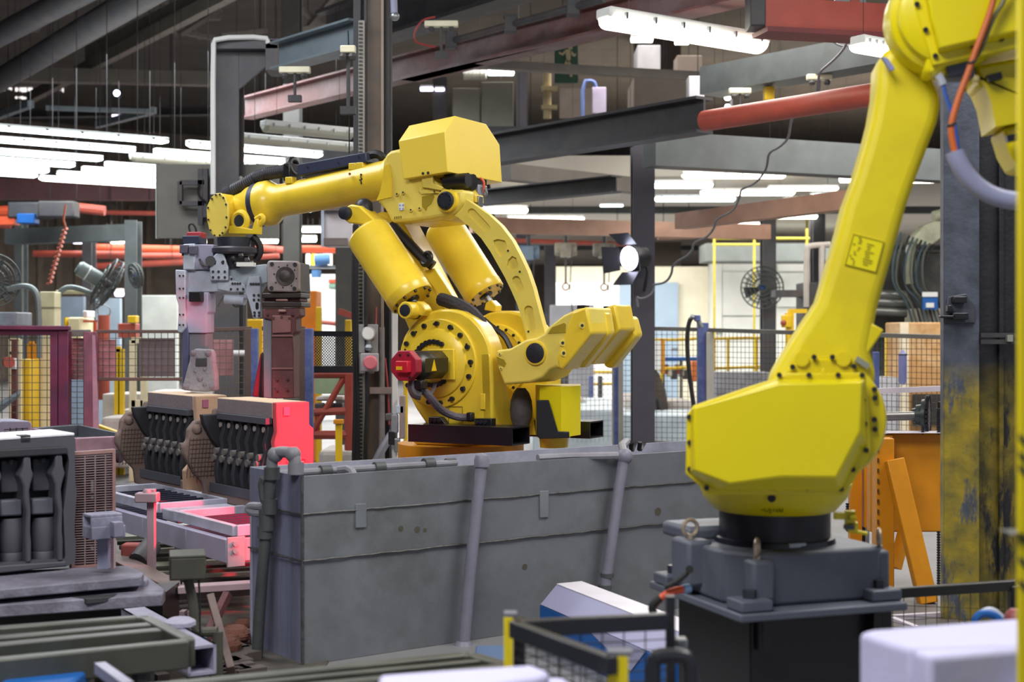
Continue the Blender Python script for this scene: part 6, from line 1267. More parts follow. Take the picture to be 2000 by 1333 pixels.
def tray(lab, back, rgt, front, rails, z, mt, hh=.085):
    t = thing('slotted_tray', lab, 'tray', Pz(front[0][0] * .5 + front[1][0] * .5, front[1][1] + 10, 0))
    A = [Pz(*p, z) for p in back]; Bq = [Pz(*p, z) for p in front]
    r1 = .04
    pts = [A[0], A[1]] + [A[1].lerp(Bq[1], .05) + (A[1] - A[0]).normalized() * .02, A[1].lerp(Bq[1], .93) + (Bq[1] - Bq[0]).normalized() * .012, Bq[1]] + [Bq[0]]
    outer = pts; cen = sum(outer, Vector()) / len(outer)
    for i in range(len(pts) - 1):
        M().bar(pts[i] - Z * hh / 2, pts[i + 1] - Z * hh / 2, .045, hh).build('rim', mt, t, bev=.006)
    for (p0, p1, w) in rails: M().bar(Pz(*p0, z - .004) - Z * hh * .4, Pz(*p1, z - .004) - Z * hh * .4, w, hh * .8).build('rail', mt, t, bev=.004)
    for f in (.12, .35, .6, .85):
        p0 = A[0].lerp(A[1], f); p1 = Bq[0].lerp(Bq[1], f); M().bar(p0 - Z * hh * .8, p1 - Z * hh * .8, .03, .02).build('cross_tie', mt, t)
    for p in (A[1].lerp(A[0], .2), Bq[1].lerp(Bq[0], .2), A[0].lerp(A[1], .3), Bq[0].lerp(Bq[1], .3)): p = p.lerp(cen, .1); M().cyl(p - Z * hh, Vector((p.x, p.y, 0)), .03, n=8).build('leg', DARK, t)
    return t
tray('olive grey slotted tray with rounded corner below the slab table', [(-70, 1230), (268, 1204)], None, [(-70, 1293), (366, 1250)], [((-70, 1250), (298, 1218), .05), ((-70, 1264), (320, 1228), .05)], .42, TRAY)
tray('olive grey slotted tray in front of the dip tank foot', [(250, 1342), (905, 1277)], None, [(250, 1372), (985, 1299)], [((250, 1356), (945, 1288), .03)], .42, TRAY)
bl = thing('blue_pallet', 'blue lift base half hidden below the slotted trays', 'pallet', P(120, 1340, 3.9)); M().bb(P(-40, 1360, 3.9), P(190, 1322, 4.3)).build('deck', CBLUE, bl, bev=.01); M().bar(P(195, 1305, 4.0), P(250, 1345, 3.7), .03, .03).build('rail', LAV, bl)
for x in (-20, 170): M().bb((X_(x, 4), 4, 0), (X_(x, 4) + .06, 4.06, Z_(1350, 4))).build('foot', DARK, bl)
bs = thing('blue_side_table', 'blue edged low table between tank and yellow post', 'table', P(960, 1300, 4.6)); M().bb(P(925, 1300, 4.7), P(1000, 1272, 5.0)).build('top', mat('side_blue', '3A567A', .5), bs, bev=.006); M().cyl(P(960, 1300, 4.85), Vector((X_(960, 4.85), 4.85, 0)), .04).build('leg', DARK, bs)
# ================= the big robot nearest the camera
N2 = Vector((-.13, -.9915, 0)).normalized(); A2 = -N2; E2 = Vector((A2.y, -A2.x, 0)); EZ2 = (E2, A2, Z)
P2 = Plane(P(1520, 850, 4.3), N2)
def h(x, y, off=0): return P2.hit(x, y, off)
def hl(pts, off=0): return P2.loop(pts, off)
bcx, bcy = .868, 4.74
rb2 = thing('industrial_robot', 'lemon yellow robot with bolted cover box on a dark grey base, cropped at the top', 'robot', Vector((bcx, bcy, 0)))
cy_, sy_ = math.cos(R(20)), math.sin(R(20)); u2 = Vector((cy_, sy_, 0)); v2 = Vector((-sy_, cy_, 0)); AX2 = (u2, v2, Z)
def Bq(u, v, z): return Vector((bcx, bcy, 0)) + u2 * u + v2 * v + Z * z
# pedestal and base
zp = .47
pd_ = M().box(Bq(0, 0, zp / 2), (.46, .5, zp), AX2).build('pedestal', mat('pedestal_black', '0D0D14', .35, var=.2), rb2, bev=.008)
for u in (-.2, .2):
    M().box(Bq(u, -.27, zp - .05), (.03, .05, .1), AX2).build('pedestal_rib', mat('pedestal_black', ''), rb2, bev=.004)
M().box(Bq(-.005, 0, zp + .012), (.6, .64, .026), AX2).build('base_plate', BASEG, rb2, bev=.006)
zb0, zb1 = zp + .026, .662
oc = [(-.27, -.13), (-.18, -.24), (.25, -.24), (.27, -.2), (.27, .2), (.2, .25), (-.2, .25), (-.27, .18)]
M().prism([Bq(u, v, zb0) for u, v in oc], Z * (zb1 - zb0)).build('base_body', BASEG, rb2, bev=.012)
for (u, v) in ((-.24, -.26), (.24, -.24), (-.25, .24), (.24, .24)):
    b_ = M().box(Bq(u, v, zb0 + .018), (.11, .1, .036), AX2).build('foot_lug', BASEG, rb2, bev=.006)
    M().cyl(Bq(u, v, zb0 + .036), Bq(u, v, zb0 + .062), .022, n=6).build('bolt', mat('bolt_base', '2E323C', .4), b_)
for (u, v, w_, d_, z0, z1) in ((-.275, .06, .09, .13, zb0 + .03, .675), (-.19, -.23, .08, .07, zb0 + .02, .645), (.26, -.2, .05, .08, zb0 + .02, .65)):
    M().box(Bq(u, v, (z0 + z1) / 2), (w_, d_, z1 - z0), AX2).build('lifting_pad', BASEG, rb2, bev=.012)
M().box(Bq(-.12, .2, .68), (.3, .2, .05), AX2).build('rear_cover', BASEG, rb2, bev=.015)
BRS = mat('eyebolt_brass', 'B8A898', .35, metal=.6)
for (u, v, z, a) in ((-.285, .05, .675, 20), (-.2, -.235, .645, 70), (.262, -.21, .65, 80)):
    c = Bq(u, v, z); ax_ = Vector((math.sin(R(a)), -math.cos(R(a)), 0)); M().torus(c + Z * .036, ax_, .026, .007, 24, 8).cyl(c, c + Z * .012, .012, n=12).build('eyebolt', BRS, rb2)
M().lathe(Bq(0, 0, zb1 - .004), Z, [(0, .2), (.02, .195), (.022, .182), (.14, .182)], 48).build('axis_neck', mat('neck_black', '1B1B26', .3, var=.15), rb2)
M().box(Bq(-.03, -.19, zb1 + .012), (.06, .012, .012), AX2).build('sight_glass', LAVW, rb2)
# leads
M().tube([h(1347, 1113, .1), h(1335, 1128, .12), h(1312, 1143, .14), h(1298, 1148, .14)], .008, 8, 2).cyl(h(1347, 1113, .06), h(1347, 1113, .12), .012).build('black_lead', RUB, rb2)
M().tube([h(1333, 1152, .1), h(1312, 1156, .12), h(1290, 1168, .14), h(1276, 1185, .14)], .011, 10, 2).build('orange_hose', ORR, rb2); M().cyl(h(1333, 1152, .1), h(1345, 1150, .08), .014).build('hose_fitting', mat('fitting_blue', '7C9AC4', .4), rb2)
M().tube([h(1290, 1168, .15), h(1276, 1180, .15), h(1273, 1190, .15), h(1277, 1198, .15)], .012, 8, 2).build('black_hose', RUB, rb2)
# turning ring
rc = Bq(0, 0, 0)
RG = M().lathe(Vector((rc.x, rc.y, .765)), Z, [(0, .19), (.004, .2), (.045, .235), (.07, .245), (.09, .25), (.09, .0)], 48).build('turning_ring', LEM, rb2)
cd_ = Vector((-.215, -.977, 0)); text('-OJ100', .024, rc + cd_ * .222 + Z * .79, Vector((.977, -.215, 0)), Z + cd_ * -.75, TEXTD, rb2)
M().cyl(rc + cd_ * .23 + Z * .83, rc + cd_ * .252 + Z * .83, .013, n=12).build('plug', BLK, rb2)
t_ = M(); 
for (x, y, w_, hh) in ((1648, 1008, .06, .02), (1660, 1014, .03, .05), (1665, 1030, .03, .03)): t_.box(h(x, y, -.12), (w_, .03, hh), EZ2)
t_.cyl(h(1655, 1036, -.12), h(1694, 1043, -.12), .006).cyl(h(1660, 1012, -.1), h(1672, 1012, -.1), .007)
t_.build('end_stop', LEM, rb2)['kind'] = 'stuff'; M().box(h(1658, 1030, -.1), (.03, .032, .012), EZ2).build('stop_clip', mat('stop_blue', '3A4256', .5), rb2)
# shoulder and cover
M().lathe(h(1608, 822, -.06), A2, [(0, .16), (.0, .182), (.02, .19), (.28, .19), (.3, .18)], 56).build('shoulder', LEM, rb2)
m = M()
for x, y in ((1708, 761), (1709, 778), (1708, 820), (1709, 839), (1548, 717), (1590, 698), (1626, 698), (1668, 716)): m.cyl(h(x, y, -.07), h(x, y, -.045), .0085, n=8)
m.build('bolts', BOLT, rb2)['kind'] = 'stuff'
for x, y in ((1566, 702), (1647, 702)): M().cyl(h(x, y, -.09), h(x, y, -.05), .022, n=18).build('boss', LEM, rb2)
FLG = [(1341, 812), (1354, 793), (1460, 757), (1520, 738), (1536, 729), (1690, 729), (1694, 760), (1702, 885), (1650, 968), (1386, 968), (1339, 926)]
cvr = M().prism(hl(FLG, .0), A2 * .02).build('cover_flange', LEM, rb2, bev=.004)
M().prism(hl([(1350, 815), (1520, 745), (1685, 742), (1690, 880), (1640, 955), (1400, 955), (1350, 920)], -.02), A2 * .25).build('housing', LEM, rb2, bev=.02)
base_ = [(1349, 800), (1522, 741), (1690, 740), (1692, 868), (1643, 961), (1528, 961), (1396, 958), (1347, 925)]
top_ = [(1355, 796), (1521, 749), (1683, 747), (1681, 842), (1634, 933), (1526, 932), (1425, 946), (1355, 919)]
M().loft([hl(base_, .0), hl(top_, .075)]).build('cover_box', mat('cover_lemon', 'E4D400', .38, var=.03, coat=.2), cvr, bev=.006, smooth=20)
m = M()
for x, y in ((1346, 815), (1347, 865), (1347, 917), (1380, 954), (1445, 953), (1511, 954), (1577, 954), (1643, 956), (1666, 918), (1692, 880), (1689, 828), (1686, 782), (1684, 733), (1637, 733), (1580, 733), (1522, 733)): m.cyl(h(x, y, .0), h(x, y, .008), .008, n=10)
m.build('bolts', BOLT, cvr)['kind'] = 'stuff'
M().prism(hl([(1600, 732), (1608, 718), (1617, 732)], .0), A2 * .02).build('pointer', LEM, rb2, bev=.003)
# upper arm
AR = [(1500, 745), (1524, 703), (1562, 642), (1597, 590), (1624, 500), (1638, 450), (1650, 400), (1669, 350), (1690, 280), (1702, 233), (1711, 180), (1714, 125), (1735, 85), (1800, 105), (1842, 190), (1832, 238), (1790, 350), (1772, 402), (1744, 500), (1716, 600), (1700, 680), (1715, 740), (1690, 800), (1600, 840), (1510, 800)]
ar = M().prism(hl(AR, -.09), A2 * .2).build('upper_arm', mat('arm_lemon', 'E4D216', .45, var=.05, dirt='B09A2C', amt=.2, dscale=2.2), rb2, bev=.035, seg=4)
M().prism(hl([(1694, 628), (1727, 645), (1700, 685), (1686, 715), (1674, 700)], -.1), A2 * .14).build('cable_gusset', LEM, rb2, bev=.006)
M().prism(hl([(1676, 696), (1700, 712), (1694, 722), (1670, 706)], -.07), A2 * .02).build('grey_strip', mat('strip_grey', '8C8E84', .4), rb2)
ls = M().prism(hl([(1666, 456), (1727, 472), (1711, 533), (1649, 517)], -.086), A2 * .003).build('label_sheet', mat('label_yellow', 'ECE000', .5, var=.02), ar, label='bright yellow printed label sheet')
Lq = [Vector(p) for p in ((1666, 456, 0), (1727, 472, 0), (1711, 533, 0), (1649, 517, 0))]
def lq(s, t): a = Lq[0].lerp(Lq[1], s); b = Lq[3].lerp(Lq[2], s); c = a.lerp(b, t); return h(c.x, c.y, -.0845)
m = M()
for a, b in (((.02, .02), (.98, .02)), ((.98, .02), (.98, .98)), ((.98, .98), (.02, .98)), ((.02, .98), (.02, .02))): m.bar(lq(*a), lq(*b), .0025, .002)
random.seed(5)
for i in range(12):
    s = .08 + .2 * random.random(); t0 = .08 + .075 * i; m.bar(lq(s, t0), lq(s + .04 + .06 * random.random(), t0 + .01), .004, .002, up=N2)
for i in range(9): s = .5 + .02 * (i % 3); t0 = .2 + .08 * i; m.bar(lq(s, t0), lq(s + .1 + .2 * random.random(), t0), .003, .002, up=N2)
m.build('print', mat('print_dark_yellow', 'A89C10', .7), ls)['kind'] = 'stuff'
# elbow and forearm stub
M().lathe(h(1838, 48, -.12), N2, [(0, .172), (.1, .172), (.12, .165), (.13, .15), (.16, .145), (.17, .13), (.17, 0)], 56).build('elbow', mat('cover_lemon', ''), rb2)
M().prism(hl([(1722, 110), (1734, 114), (1748, 134), (1740, 138)], -.04), A2 * .03).build('blue_strip', mat('strip_lavender', '8A90C4', .4), rb2)
M().prism(hl([(1795, -60), (1815, 70), (1806, 140), (1822, 148), (1850, 128), (2080, 70), (2080, -60)], .04), A2 * .24).build('forearm_housing', mat('cover_lemon', ''), rb2, bev=.02)
fcv = M().prism(hl([(1772, -60), (1792, 30), (1822, 128), (2080, 74), (2080, -60)], .06), A2 * .02).build('forearm_flange', mat('cover_lemon', ''), rb2, bev=.004)
M().loft([hl([(1795, -60), (1812, 30), (1832, 106), (2080, 52), (2080, -60)], .06), hl([(1806, -60), (1818, 30), (1834, 95), (2080, 40), (2080, -60)], .1)]).build('forearm_cover', mat('cover_lemon', ''), fcv, bev=.006, smooth=20)
m = M()
for x, y in ((1791, 8), (1808, 58), (1827, 109), (1901, 90), (1956, 76)): m.cyl(h(x, y, .06), h(x, y, .07), .008, n=10)
m.build('bolts', BOLT, fcv)['kind'] = 'stuff'
M().cyl(h(1846, 136, -.0), h(1892, 126, -.0), .026).box(h(1872, 140, -.03), (.08, .08, .05), EZ2).build('grey_motor', mat('motor_slate', '4A5066', .4), rb2, bev=.006)
M().tube([h(1832, 146, .04), h(1838, 155, .04), h(1842, 166, .04)], .012, 8).build('cable_boot', LAVW, rb2)
M().tube([h(1841, 160, .04), h(1847, 188, .05), h(1858, 215, .06), h(1866, 245, .06), h(1872, 300, .06)], .0055, 8, 2).build('blue_cable', mat('cable_blue', '2E56B0', .4), rb2)
M().prism(hl([(1902, 128), (2080, 95), (2080, 160), (1940, 168), (1915, 172)], -.04), A2 * .2).build('wrist_motor_case', LEM, rb2, bev=.015)
M().prism(hl([(1900, 150), (1916, 150), (1935, 195), (1945, 248), (2080, 222), (2080, 150), (1990, 152)], -.02), A2 * .22).build('wrist_case', LEM, rb2, bev=.015)
M().prism(hl([(1958, 250), (2080, 226), (2080, 330), (1992, 330), (1972, 296)], -.05), A2 * .2).build('wrist_end', LEM, rb2, bev=.012)
for a, b in (((1928, 155), (1955, 148)), ((1965, 272), (1985, 268))): M().bar(h(a[0], a[1], .0), h(b[0], b[1], .0), .03, .02).build('rubber_strip', BLK, rb2)
M().ball(h(1906, 154, .0), .012, 10).build('brass_plug', mat('brass_plug', 'D8C88A', .4), rb2)
M().tube([h(1945, -30, .14), h(1940, 5, .14), (h(1920, 62, .14)), h(1904, 102, .14), h(1892, 140, .14), h(1876, 180, .14), h(1862, 225, .14), h(1857, 250, .14), h(1860, 275, .14), h(1866, 302, .14)], .0095, 10, 2).build('orange_hose', mat('hose_orange', 'C4622A', .45), rb2)
M().tube([h(1975, -40, .13), h(1960, 4, .13), h(1945, 25, .13), h(1930, 60, .13), h(1918, 95, .13), h(1900, 120, .12)], .0065, 8, 2).build('grey_hose', mat('hose_olive', '6A6A4A', .5), rb2)
M().tube([h(1865, 296, .14), h(1870, 312, .14), h(1885, 340, .14), h(1910, 366, .14), h(1945, 386, .14), h(1990, 394, .14), h(2060, 392, .14)], .0265, 14, 2).build('grey_conduit', mat('conduit_lavender', '8E92B0', .45), rb2)
for x, y in ((1898, 122), (1858, 244)): M().torus(h(x, y, .14), Vector((.3, 0, -1)), .011, .004, 14, 6).build('cable_tie', BLK, rb2)
# ================= big steel column with worn yellow foot
def worn_column(nm='worn_column_paint', k0='454A58', k1='6A7082', y0='7A7030', y1='B89C1C'):
    m = bpy.data.materials.new(nm); m.use_nodes = True; nt = m.node_tree; b = nt.nodes['Principled BSDF']; Lk = nt.links; N = nt.nodes.new
    tc = N('ShaderNodeTexCoord'); sp = N('ShaderNodeSeparateXYZ'); Lk.new(tc.outputs['Object'], sp.inputs[0])
    nz = N('ShaderNodeTexNoise'); nz.inputs['Scale'].default_value = 5; nz.inputs['Detail'].default_value = 9; nz.inputs['Roughness'].default_value = .65
    mp = N('ShaderNodeMapping'); mp.inputs['Scale'].default_value = (1.6, 1.6, .5); Lk.new(tc.outputs['Object'], mp.inputs[0]); Lk.new(mp.outputs[0], nz.inputs['Vector'])
    zr = N('ShaderNodeMapRange'); zr.inputs[1].default_value = 1.22; zr.inputs[2].default_value = 1.06; Lk.new(sp.outputs['Z'], zr.inputs[0])
    ad = N('ShaderNodeMath'); ad.operation = 'MULTIPLY'; wr = N('ShaderNodeValToRGB'); wr.color_ramp.elements[0].position = .40; wr.color_ramp.elements[1].position = .47; Lk.new(nz.outputs['Fac'], wr.inputs[0])
    Lk.new(zr.outputs[0], ad.inputs[0]); Lk.new(wr.outputs[0], ad.inputs[1])
    n2 = N('ShaderNodeTexNoise'); n2.inputs['Scale'].default_value = 9; n2.inputs['Detail'].default_value = 6; Lk.new(tc.outputs['Object'], n2.inputs['Vector'])
    c1 = N('ShaderNodeValToRGB'); c1.color_ramp.elements[0].color = lin(k0); c1.color_ramp.elements[1].color = lin(k1); c1.color_ramp.elements[0].position = .3; c1.color_ramp.elements[1].position = .72; Lk.new(n2.outputs['Fac'], c1.inputs[0])
    c2 = N('ShaderNodeValToRGB'); c2.color_ramp.elements[0].color = lin(y0); c2.color_ramp.elements[1].color = lin(y1); c2.color_ramp.elements[0].position = .35; c2.color_ramp.elements[1].position = .65; Lk.new(n2.outputs['Fac'], c2.inputs[0])
    mx = N('ShaderNodeMix'); mx.data_type = 'RGBA'; Lk.new(ad.outputs[0], mx.inputs['Factor']); Lk.new(c1.outputs[0], mx.inputs[6]); Lk.new(c2.outputs[0], mx.inputs[7]); Lk.new(mx.outputs[2], b.inputs['Base Color'])
    b.inputs['Roughness'].default_value = .5; n3 = N('ShaderNodeTexNoise'); n3.inputs['Scale'].default_value = 45; Lk.new(tc.outputs['Object'], n3.inputs['Vector']); bp = N('ShaderNodeBump'); bp.inputs['Strength'].default_value = .25; bp.inputs['Distance'].default_value = .008; Lk.new(n3.outputs['Fac'], bp.inputs['Height']); Lk.new(bp.outputs[0], b.inputs['Normal'])
    return m
WC_ = worn_column(k0='353A46', k1='565C6C', y0='6A6230', y1='A08C24'); WD_ = worn_column('worn_web_shade_paint', '15151A', '24252C', '4A4420', '86741A'); Yr = 6.4  # WD_ is a darker copy with the shade on the web painted in
sc_ = thing('steel_column', 'column', 'column', Vector((X_(1900, Yr), Yr, 0))); del sc_['category']; sc_['kind'] = 'structure'; sc_['label'] = 'big blue-grey steel column with worn yellow paint on its lower part'
xa, xb, xd = X_(1843, Yr), X_(1913, Yr), X_(1996, Yr)
M().bb((xa, Yr, 0), (xb, Yr + .025, 3.6)).build('flange', WC_, sc_, bev=.003); M().bb((xb - .01, Yr + .07, 0), (xd + .05, Yr + .095, 3.6)).build('web', WD_, sc_)
M().bb((X_(1958, Yr), Yr + .045, 0), (X_(1968, Yr), Yr + .07, 3.6)).build('web_rib', WD_, sc_, bev=.004); M().bb((xa, Yr + .02, 0), (xa + .012, Yr + .05, 3.6)).build('edge', WC_, sc_)
M().bb((xb - .008, Yr + .02, 0), (xb + .004, Yr + .08, 3.6)).build('flange_lip', WC_, sc_)
bk_ = M().prism([P(x, y, Yr - .012) for x, y in ((1847, 632), (1847, 608), (1852, 580), (1888, 574), (1904, 596), (1905, 631))], (0, .012, 0)).build('bracket_plate', mat('bracket_slate', '3E424E', .5, var=.2), sc_, bev=.003)
for x, y, w_, hh in ((1873, 586, .06, .03), (1874, 618, .07, .03), (1853, 603, .02, .03), (1850, 619, .07, .012)): M().box(P(x, y, Yr - .03), (w_, .04, hh), None).build('latch', BLK, bk_, bev=.004)
for y in (655, 668): M().bar(P(1914, y, Yr - .0), P(2010, y, Yr - .0), .03, .02).build('tie_bar', DARK, sc_)
M().box(P(1971, 661, Yr - .02), (.025, .03, .03)).build('tie_clip', mat('strip_grey', ''), sc_)
# yellow hazard post at the edge of view
yp = thing('hazard_post', 'yellow post with black bands cut by the edge of view', 'post', Vector((X_(1995, 2.6), 2.6, 0)))
M().bb((X_(1990, 2.6), 2.6, 0), (X_(2040, 2.6), 2.615, 2.4)).build('post', LEM, yp, bev=.004)
for y in (846, 880, 905, 1040, 1085, 1130): M().hexa([P(1989.5, y, 2.598), P(2041, y + 40, 2.598), P(2041, y + 56, 2.598), P(1989.5, y + 16, 2.598)], [P(1989.5, y, 2.6), P(2041, y + 40, 2.6), P(2041, y + 56, 2.6), P(1989.5, y + 16, 2.6)]).build('band', mat('band_olive', '5E5A30', .6), yp)
M().bb(P(1975, 1045, 2.59), P(2040, 1034, 2.66)).build('rail_clamp', BLK, yp, bev=.004)
# ================= orange lift machine behind the big robot
om = thing('orange_lift', 'orange lift frame with panel, leaning brace, sprocket shaft and chains', 'machine', Vector((X_(1740, 7.4), 7.4, 0)))
M().bb(P(1735, 1040, 7.5), P(1850, 845, 7.56)).build('panel', ORG, om, bev=.008); M().bb(P(1700, 1040, 7.42), P(1736, 848, 7.5)).build('panel_edge', ORG, om, bev=.005); M().bb(P(1690, 847, 7.4), P(1850, 842, 7.58)).build('panel_top', mat('top_pale', 'B8B0BC', .5), om)
M().bb((X_(1712, 7.3), 7.3, 0), (X_(1747, 7.3), 7.4, Z_(857, 7.3))).build('upright', ORG, om, bev=.005)
M().bar(P(1746, 898, 7.28), Vector((X_(1812, 7.15), 7.15, 0)), .09, .08, up=Vector((0, 1, 0))).build('brace', ORG, om, bev=.005)
M().bar(P(1766, 1040, 7.5), P(1748, 1110, 7.45), .05, .05).build('brace', ORG, om)
for x0, x1 in ((1661, 1684), (1688, 1700)): M().bb((X_(x0, 7.7), 7.7, .0 if x0 < 1670 else .3), (X_(x1, 7.7), 7.76, Z_(870, 7.7))).build('upright', ORG, om, bev=.005)
for i in range(9): M().box(P(1715, 880 + i * 20, 7.29), (.008, .01, .022)).build('slot', mat('slot_brown', '5A3A08', .6), om)
M().bb((X_(1684, 7.75), 7.75, .2), (X_(1690, 7.75), 7.8, Z_(870, 7.7))).build('gap', BLK, om)
M().cyl(P(1690, 815, 7.6), P(1812, 812, 7.6), .024, n=18).build('shaft', mat('shaft_steel', '6A6866', .35, metal=.5), om)
sk = P(1812, 812, 7.6); sd_ = Vector((.93, -.36, 0))
M().lathe(sk - sd_ * .08, sd_, [(0, .035), (.02, .04), (.02, .055), (.05, .06), (.05, .085), (.07, .088), (.075, .07), (.085, .06)], 28).build('sprocket_hub', mat('hub_dark', '3A4242', .35, metal=.4), om)
m = M(); x_, y_ = m._fr(sd_)
for i in range(26): a = i * 6.283 / 26; c = sk + (x_ * math.cos(a) + y_ * math.sin(a)) * .098; m.box(c, (.018, .018, .018))
m.lathe(sk - sd_ * .012, sd_, [(0, .09), (.02, .09)], 28); m.build('sprocket', BLK, om)['kind'] = 'stuff'
for x, y0, y1 in ((1833, 800, 850), (1795, 1042, 1165), (1833, 1040, 1190), (1802, 835, 850), (1655, 985, 1040)):
    m = M()
    n = int((y1 - y0) / 5)
    for i in range(n): c = P(x, y0 + i * 5, 7.46); m.box(c, (.016, .012, .009)).box(c + Z * -.0067, (.008, .014, .009))
    m.build('chain', BLK, om)['kind'] = 'stuff'
M().bb(P(1838, 843, 7.5), P(1846, 785, 7.56)).build('bearing_post', mat('bearing_brown', '3A2C1C', .5), om)
M().box(P(1846, 940, 7.48), (.02, .03, .06)).build('latch', DARK, om)
M().bar(P(1690, 765, 8.2), P(1850, 759, 8.2), .03, .03).build('tie_rail', mat('top_pale', ''), om); 
for x, yb in ((1693, 765), (1848, 759)): M().cyl(P(x, yb, 8.2), Vector((X_(x, 8.2), 8.2, 0)), .015, n=8).build('tie_post', STEEL, om)
pg_ = thing('wire_cage', 'pale wire cage base behind the handrail at the foot of the steel column', 'cage', Pz(1800, 1200, .06)); a, b = Pz(1735, 1207, .08), Pz(1850, 1200, .08)
M().bar(a, b, .03, .02).bar(a, Pz(1790, 1228, .06), .03, .02).build('rim', mat('top_pale', ''), pg_)['kind'] = 'stuff'; M().box((a + b) / 2 - Z * .03 + Vector((0, -.1, 0)), (.35, .3, .04)).build('floor_pan', RUSTEEL, pg_, bev=.004)
tag(M().lathe(Vector((X_(1710, 5.6), 5.6, 0)), Z, [(0, .05), (.02, .035), (Z_(1195, 5.6), .035)], 14).build('yellow_bollard', LEM), 'yellow marker post peeking out beside the black pedestal', 'post')
# handrail with mesh to the right of the big robot
fence('mesh_barrier', 'dark low rail with thin mesh between big robot base and hazard post', 1722, 1161, 5.1, 1984, 1143, 5.0, 1330, .035, mat('rail_black', '2A2A2A', .4), mat('thin_wire_yellow', '5E562A', .6), [(.02, .04, BLK, 0, 0), (.99, .04, BLK, 0, 0)], wt=.0025, topw=.035, botrail=False)
hz = thing('blue_hose_bundle', 'blue and white hose loop behind the pale casting blocks', 'hose', P(1930, 1230, 4.2)); M().tube([P(1903, 1225, 4.2), P(1906, 1205, 4.2), P(1925, 1197, 4.2), P(1948, 1206, 4.2), P(1958, 1222, 4.2)], .012, 8, 2).build('hose', CBLUE, hz); M().tube([P(1915, 1200, 4.22), P(1935, 1190, 4.22), P(1960, 1210, 4.22), P(1965, 1225, 4.22)], .011, 8, 2).build('hose', LAVW, hz)
tag(M().ball(P(1985, 1212, 4.0), .035, 12).build('red_knob', mat('knob_red', '8E4A4E', .5)), 'dull red round knob behind the pale casting block by the hazard post', 'buffer')  # a round red knob
# ================= pale casting blocks in the near corner
def cblock(lab, loops, mt=FLB):
    t = None
    for i, (pts, z, th) in enumerate(loops):
        lp_ = [Pz(x, y, z) for x, y in pts]
        if t is None: t = thing('pale_casting', lab, 'casting', Vector((sum(p.x for p in lp_) / len(lp_), sum(p.y for p in lp_) / len(lp_), 0)), 'pale castings in the near corner')
        M().prism(lp_, Z * -th).build('block', mt, t, bev=.012, seg=3)
    return t
zc = .74
cblock('pale lavender stepped casting block beside the hazard post', [([(1677, 1236), (1700, 1230), (1985, 1208), (2060, 1204), (2060, 1240), (1990, 1262), (1780, 1268), (1738, 1256)], zc, .3), ([(1770, 1266), (1860, 1262), (2060, 1240), (2060, 1262), (1815, 1283)], zc - .004, .3), ([(1740, 1254), (1768, 1252), (1775, 1262), (1738, 1257)], zc - .02, .25), ([(1882, 1312), (2060, 1296), (2060, 1360), (1930, 1350)], .66, .2), ([(1660, 1338), (1800, 1316), (1990, 1306), (1990, 1390), (1660, 1400)], .6, .6)])
cblock('pale white casting block at the lower edge in front of the tank', [([(740, 1318), (880, 1308), (1040, 1298), (1075, 1312), (1060, 1322), (900, 1345), (740, 1350)], .66, .2), ([(690, 1336), (1100, 1322), (1130, 1342), (900, 1400), (690, 1400)], .6, .6)])
# low fence with yellow posts
lf = thing('corner_fence', 'black low mesh fence with two yellow posts before the blue cabinet', 'fence', Vector((X_(993, 3.5), 3.5, 0)))
zf = .655
f0, f1, f2 = Pz(1004, 1213, zf), Pz(1302, 1198, zf), Pz(1196, 1284, zf)
M().bar(f0 - Z * .02, f1 - Z * .02, .03, .04).build('rail', mat('rail_dark', '23252C', .35, var=.15), lf, bev=.003); M().bar(f0 - Z * .02, f2 - Z * .02, .03, .04).build('rail', mat('rail_dark', ''), lf, bev=.003)
for x, y, Yy, w_ in ((993, 1206, 3.5, .022), (1207, 1282, 3.08, .044)):
    zz = Z_(y, Yy); M().bb((X_(x, Yy) - w_ / 2, Yy, 0), (X_(x, Yy) + w_ / 2, Yy + .04, zz)).build('post', mat('post_lemon', 'E2CE18', .4), lf, bev=.002); M().bb((X_(x, Yy) - w_ / 2, Yy, zz), (X_(x, Yy) + w_ / 2 + .01, Yy + .045, zz + .008)).build('post_cap', mat('cap_grey', '6A6C78', .5), lf)
M().bb((X_(1003, 3.52), 3.52, 0), (X_(1024, 3.52), 3.56, zf - .01)).build('dark_post', BLK, lf); M().bb((X_(1302, 3.55), 3.55, 0), (X_(1319, 3.55), 3.58, zf + .04)).build('dark_post', mat('rail_dark', ''), lf)
for a, b in ((f0, f1), (f0, f2)):
    m = M(); n = int((b - a).length / .055)
    for i in range(1, n): p = a.lerp(b, i / n); m.bar(p - Z * .04, Vector((p.x, p.y, .1)), .003, .003, up=Vector((0, 1, 0)))
    for i in range(1, 12): m.bar(a - Z * (.04 + i * .025), b - Z * (.04 + i * .025), .0025, .0025)
    m.build('wire_mesh', mat('wire_black', '1C1C20', .5), lf, smooth=0)['kind'] = 'stuff'
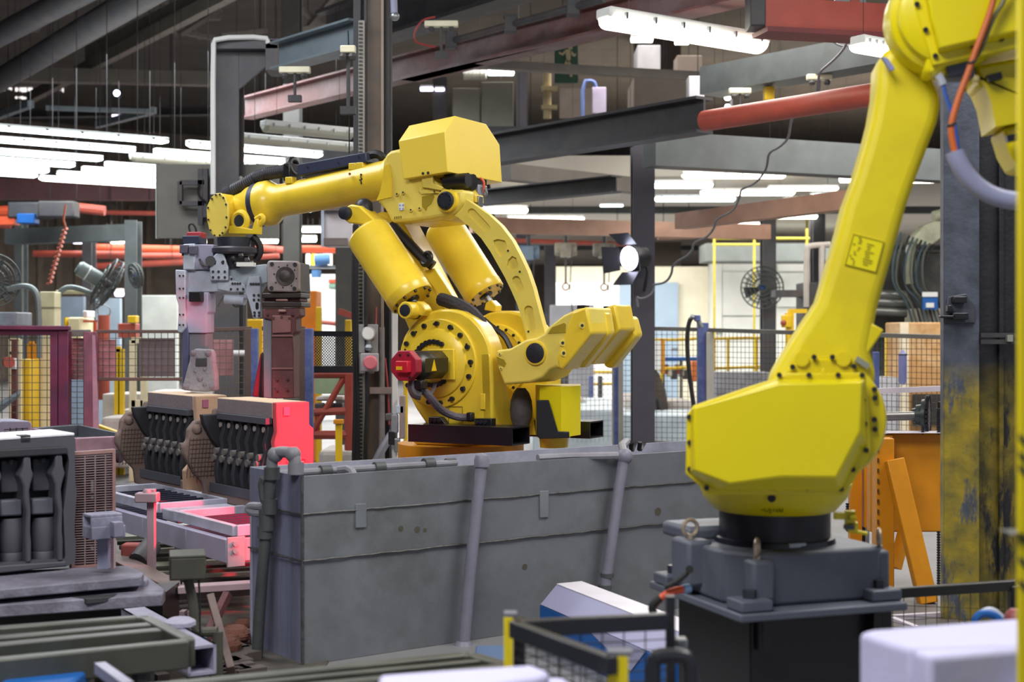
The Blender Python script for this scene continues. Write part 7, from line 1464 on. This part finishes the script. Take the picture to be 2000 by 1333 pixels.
cl = M(); cl.tube([P(1282, 1290, 3.5), P(1285, 1282, 3.5), P(1330, 1280, 3.5), P(1350, 1290, 3.5), P(1352, 1345, 3.5)], .02, 10, 2); cl.tube([P(1276, 1345, 3.5), P(1276, 1290, 3.5), P(1285, 1283, 3.5)], .018, 10, 1); cl.build('clamp_tube', mat('rail_dark', ''), lf)
M().box(P(1330, 1262, 3.6), (.03, .04, .04)).build('steel_latch', STEEL, lf, bev=.004)
# blue and grey sloped cabinet
bc2 = thing('sloped_cabinet', 'blue cabinet with pale grey sloped lid between tank and low fence', 'cabinet', Vector((X_(1200, 5.9), 5.9, 0)))
tA, tB = Pz(1087, 1142, .25), Pz(1136, 1137, .25); zt_ = .25
dv = (Pz(1345, 1215, .25) - tB); dv.z = 0; dv.normalize(); wv = (tB - tA); wv.z = 0
lA = Pz(1054, 1182, .17)
fr_ = (lA - tA); Lc = 1.12
top_z, eave_z = zt_, lA.z
a0 = Vector((tA.x, tA.y, top_z)); a1 = a0 + wv; e0_ = Vector((lA.x, lA.y, eave_z))
lid = M(); secs = []
for s in (0, Lc): o = dv * s; secs.append([e0_ + o, a0 + o, a1 + o, a1 + wv * .3 + o - Z * (top_z - eave_z)])
lid.loft(secs).build('lid', mat('lid_grey', '9C9CBC', .5, var=.04), bc2, bev=.004, smooth=20)
M().loft([[p + dv * .0 for p in (secs[0][1], secs[0][2], secs[0][2] + Z * .003, secs[0][1] + Z * .003)], [p for p in (secs[1][1], secs[1][2], secs[1][2] + Z * .003, secs[1][1] + Z * .003)]]).build('lid_top', mat('lid_white', 'D8D4DE', .5), bc2)
M().loft([[Vector((p.x, p.y, 0)) for p in (secs[0][0], secs[1][0], secs[1][3], secs[0][3])], [p - Z * .002 for p in (secs[0][0], secs[1][0], secs[1][3], secs[0][3])]]).build('body', CBLUE, bc2, bev=.003)
nrm = dv.cross(Z).normalized()
if nrm.dot(Vector((0, -1, 0))) < 0: nrm = -nrm
w0 = secs[0][0] + nrm * .002
M().prism([w0 + dv * .42, w0 + dv * .98, w0 + dv * .86 - Z * .1], nrm * .002).build('grey_wedge', mat('lid_grey', ''), bc2)
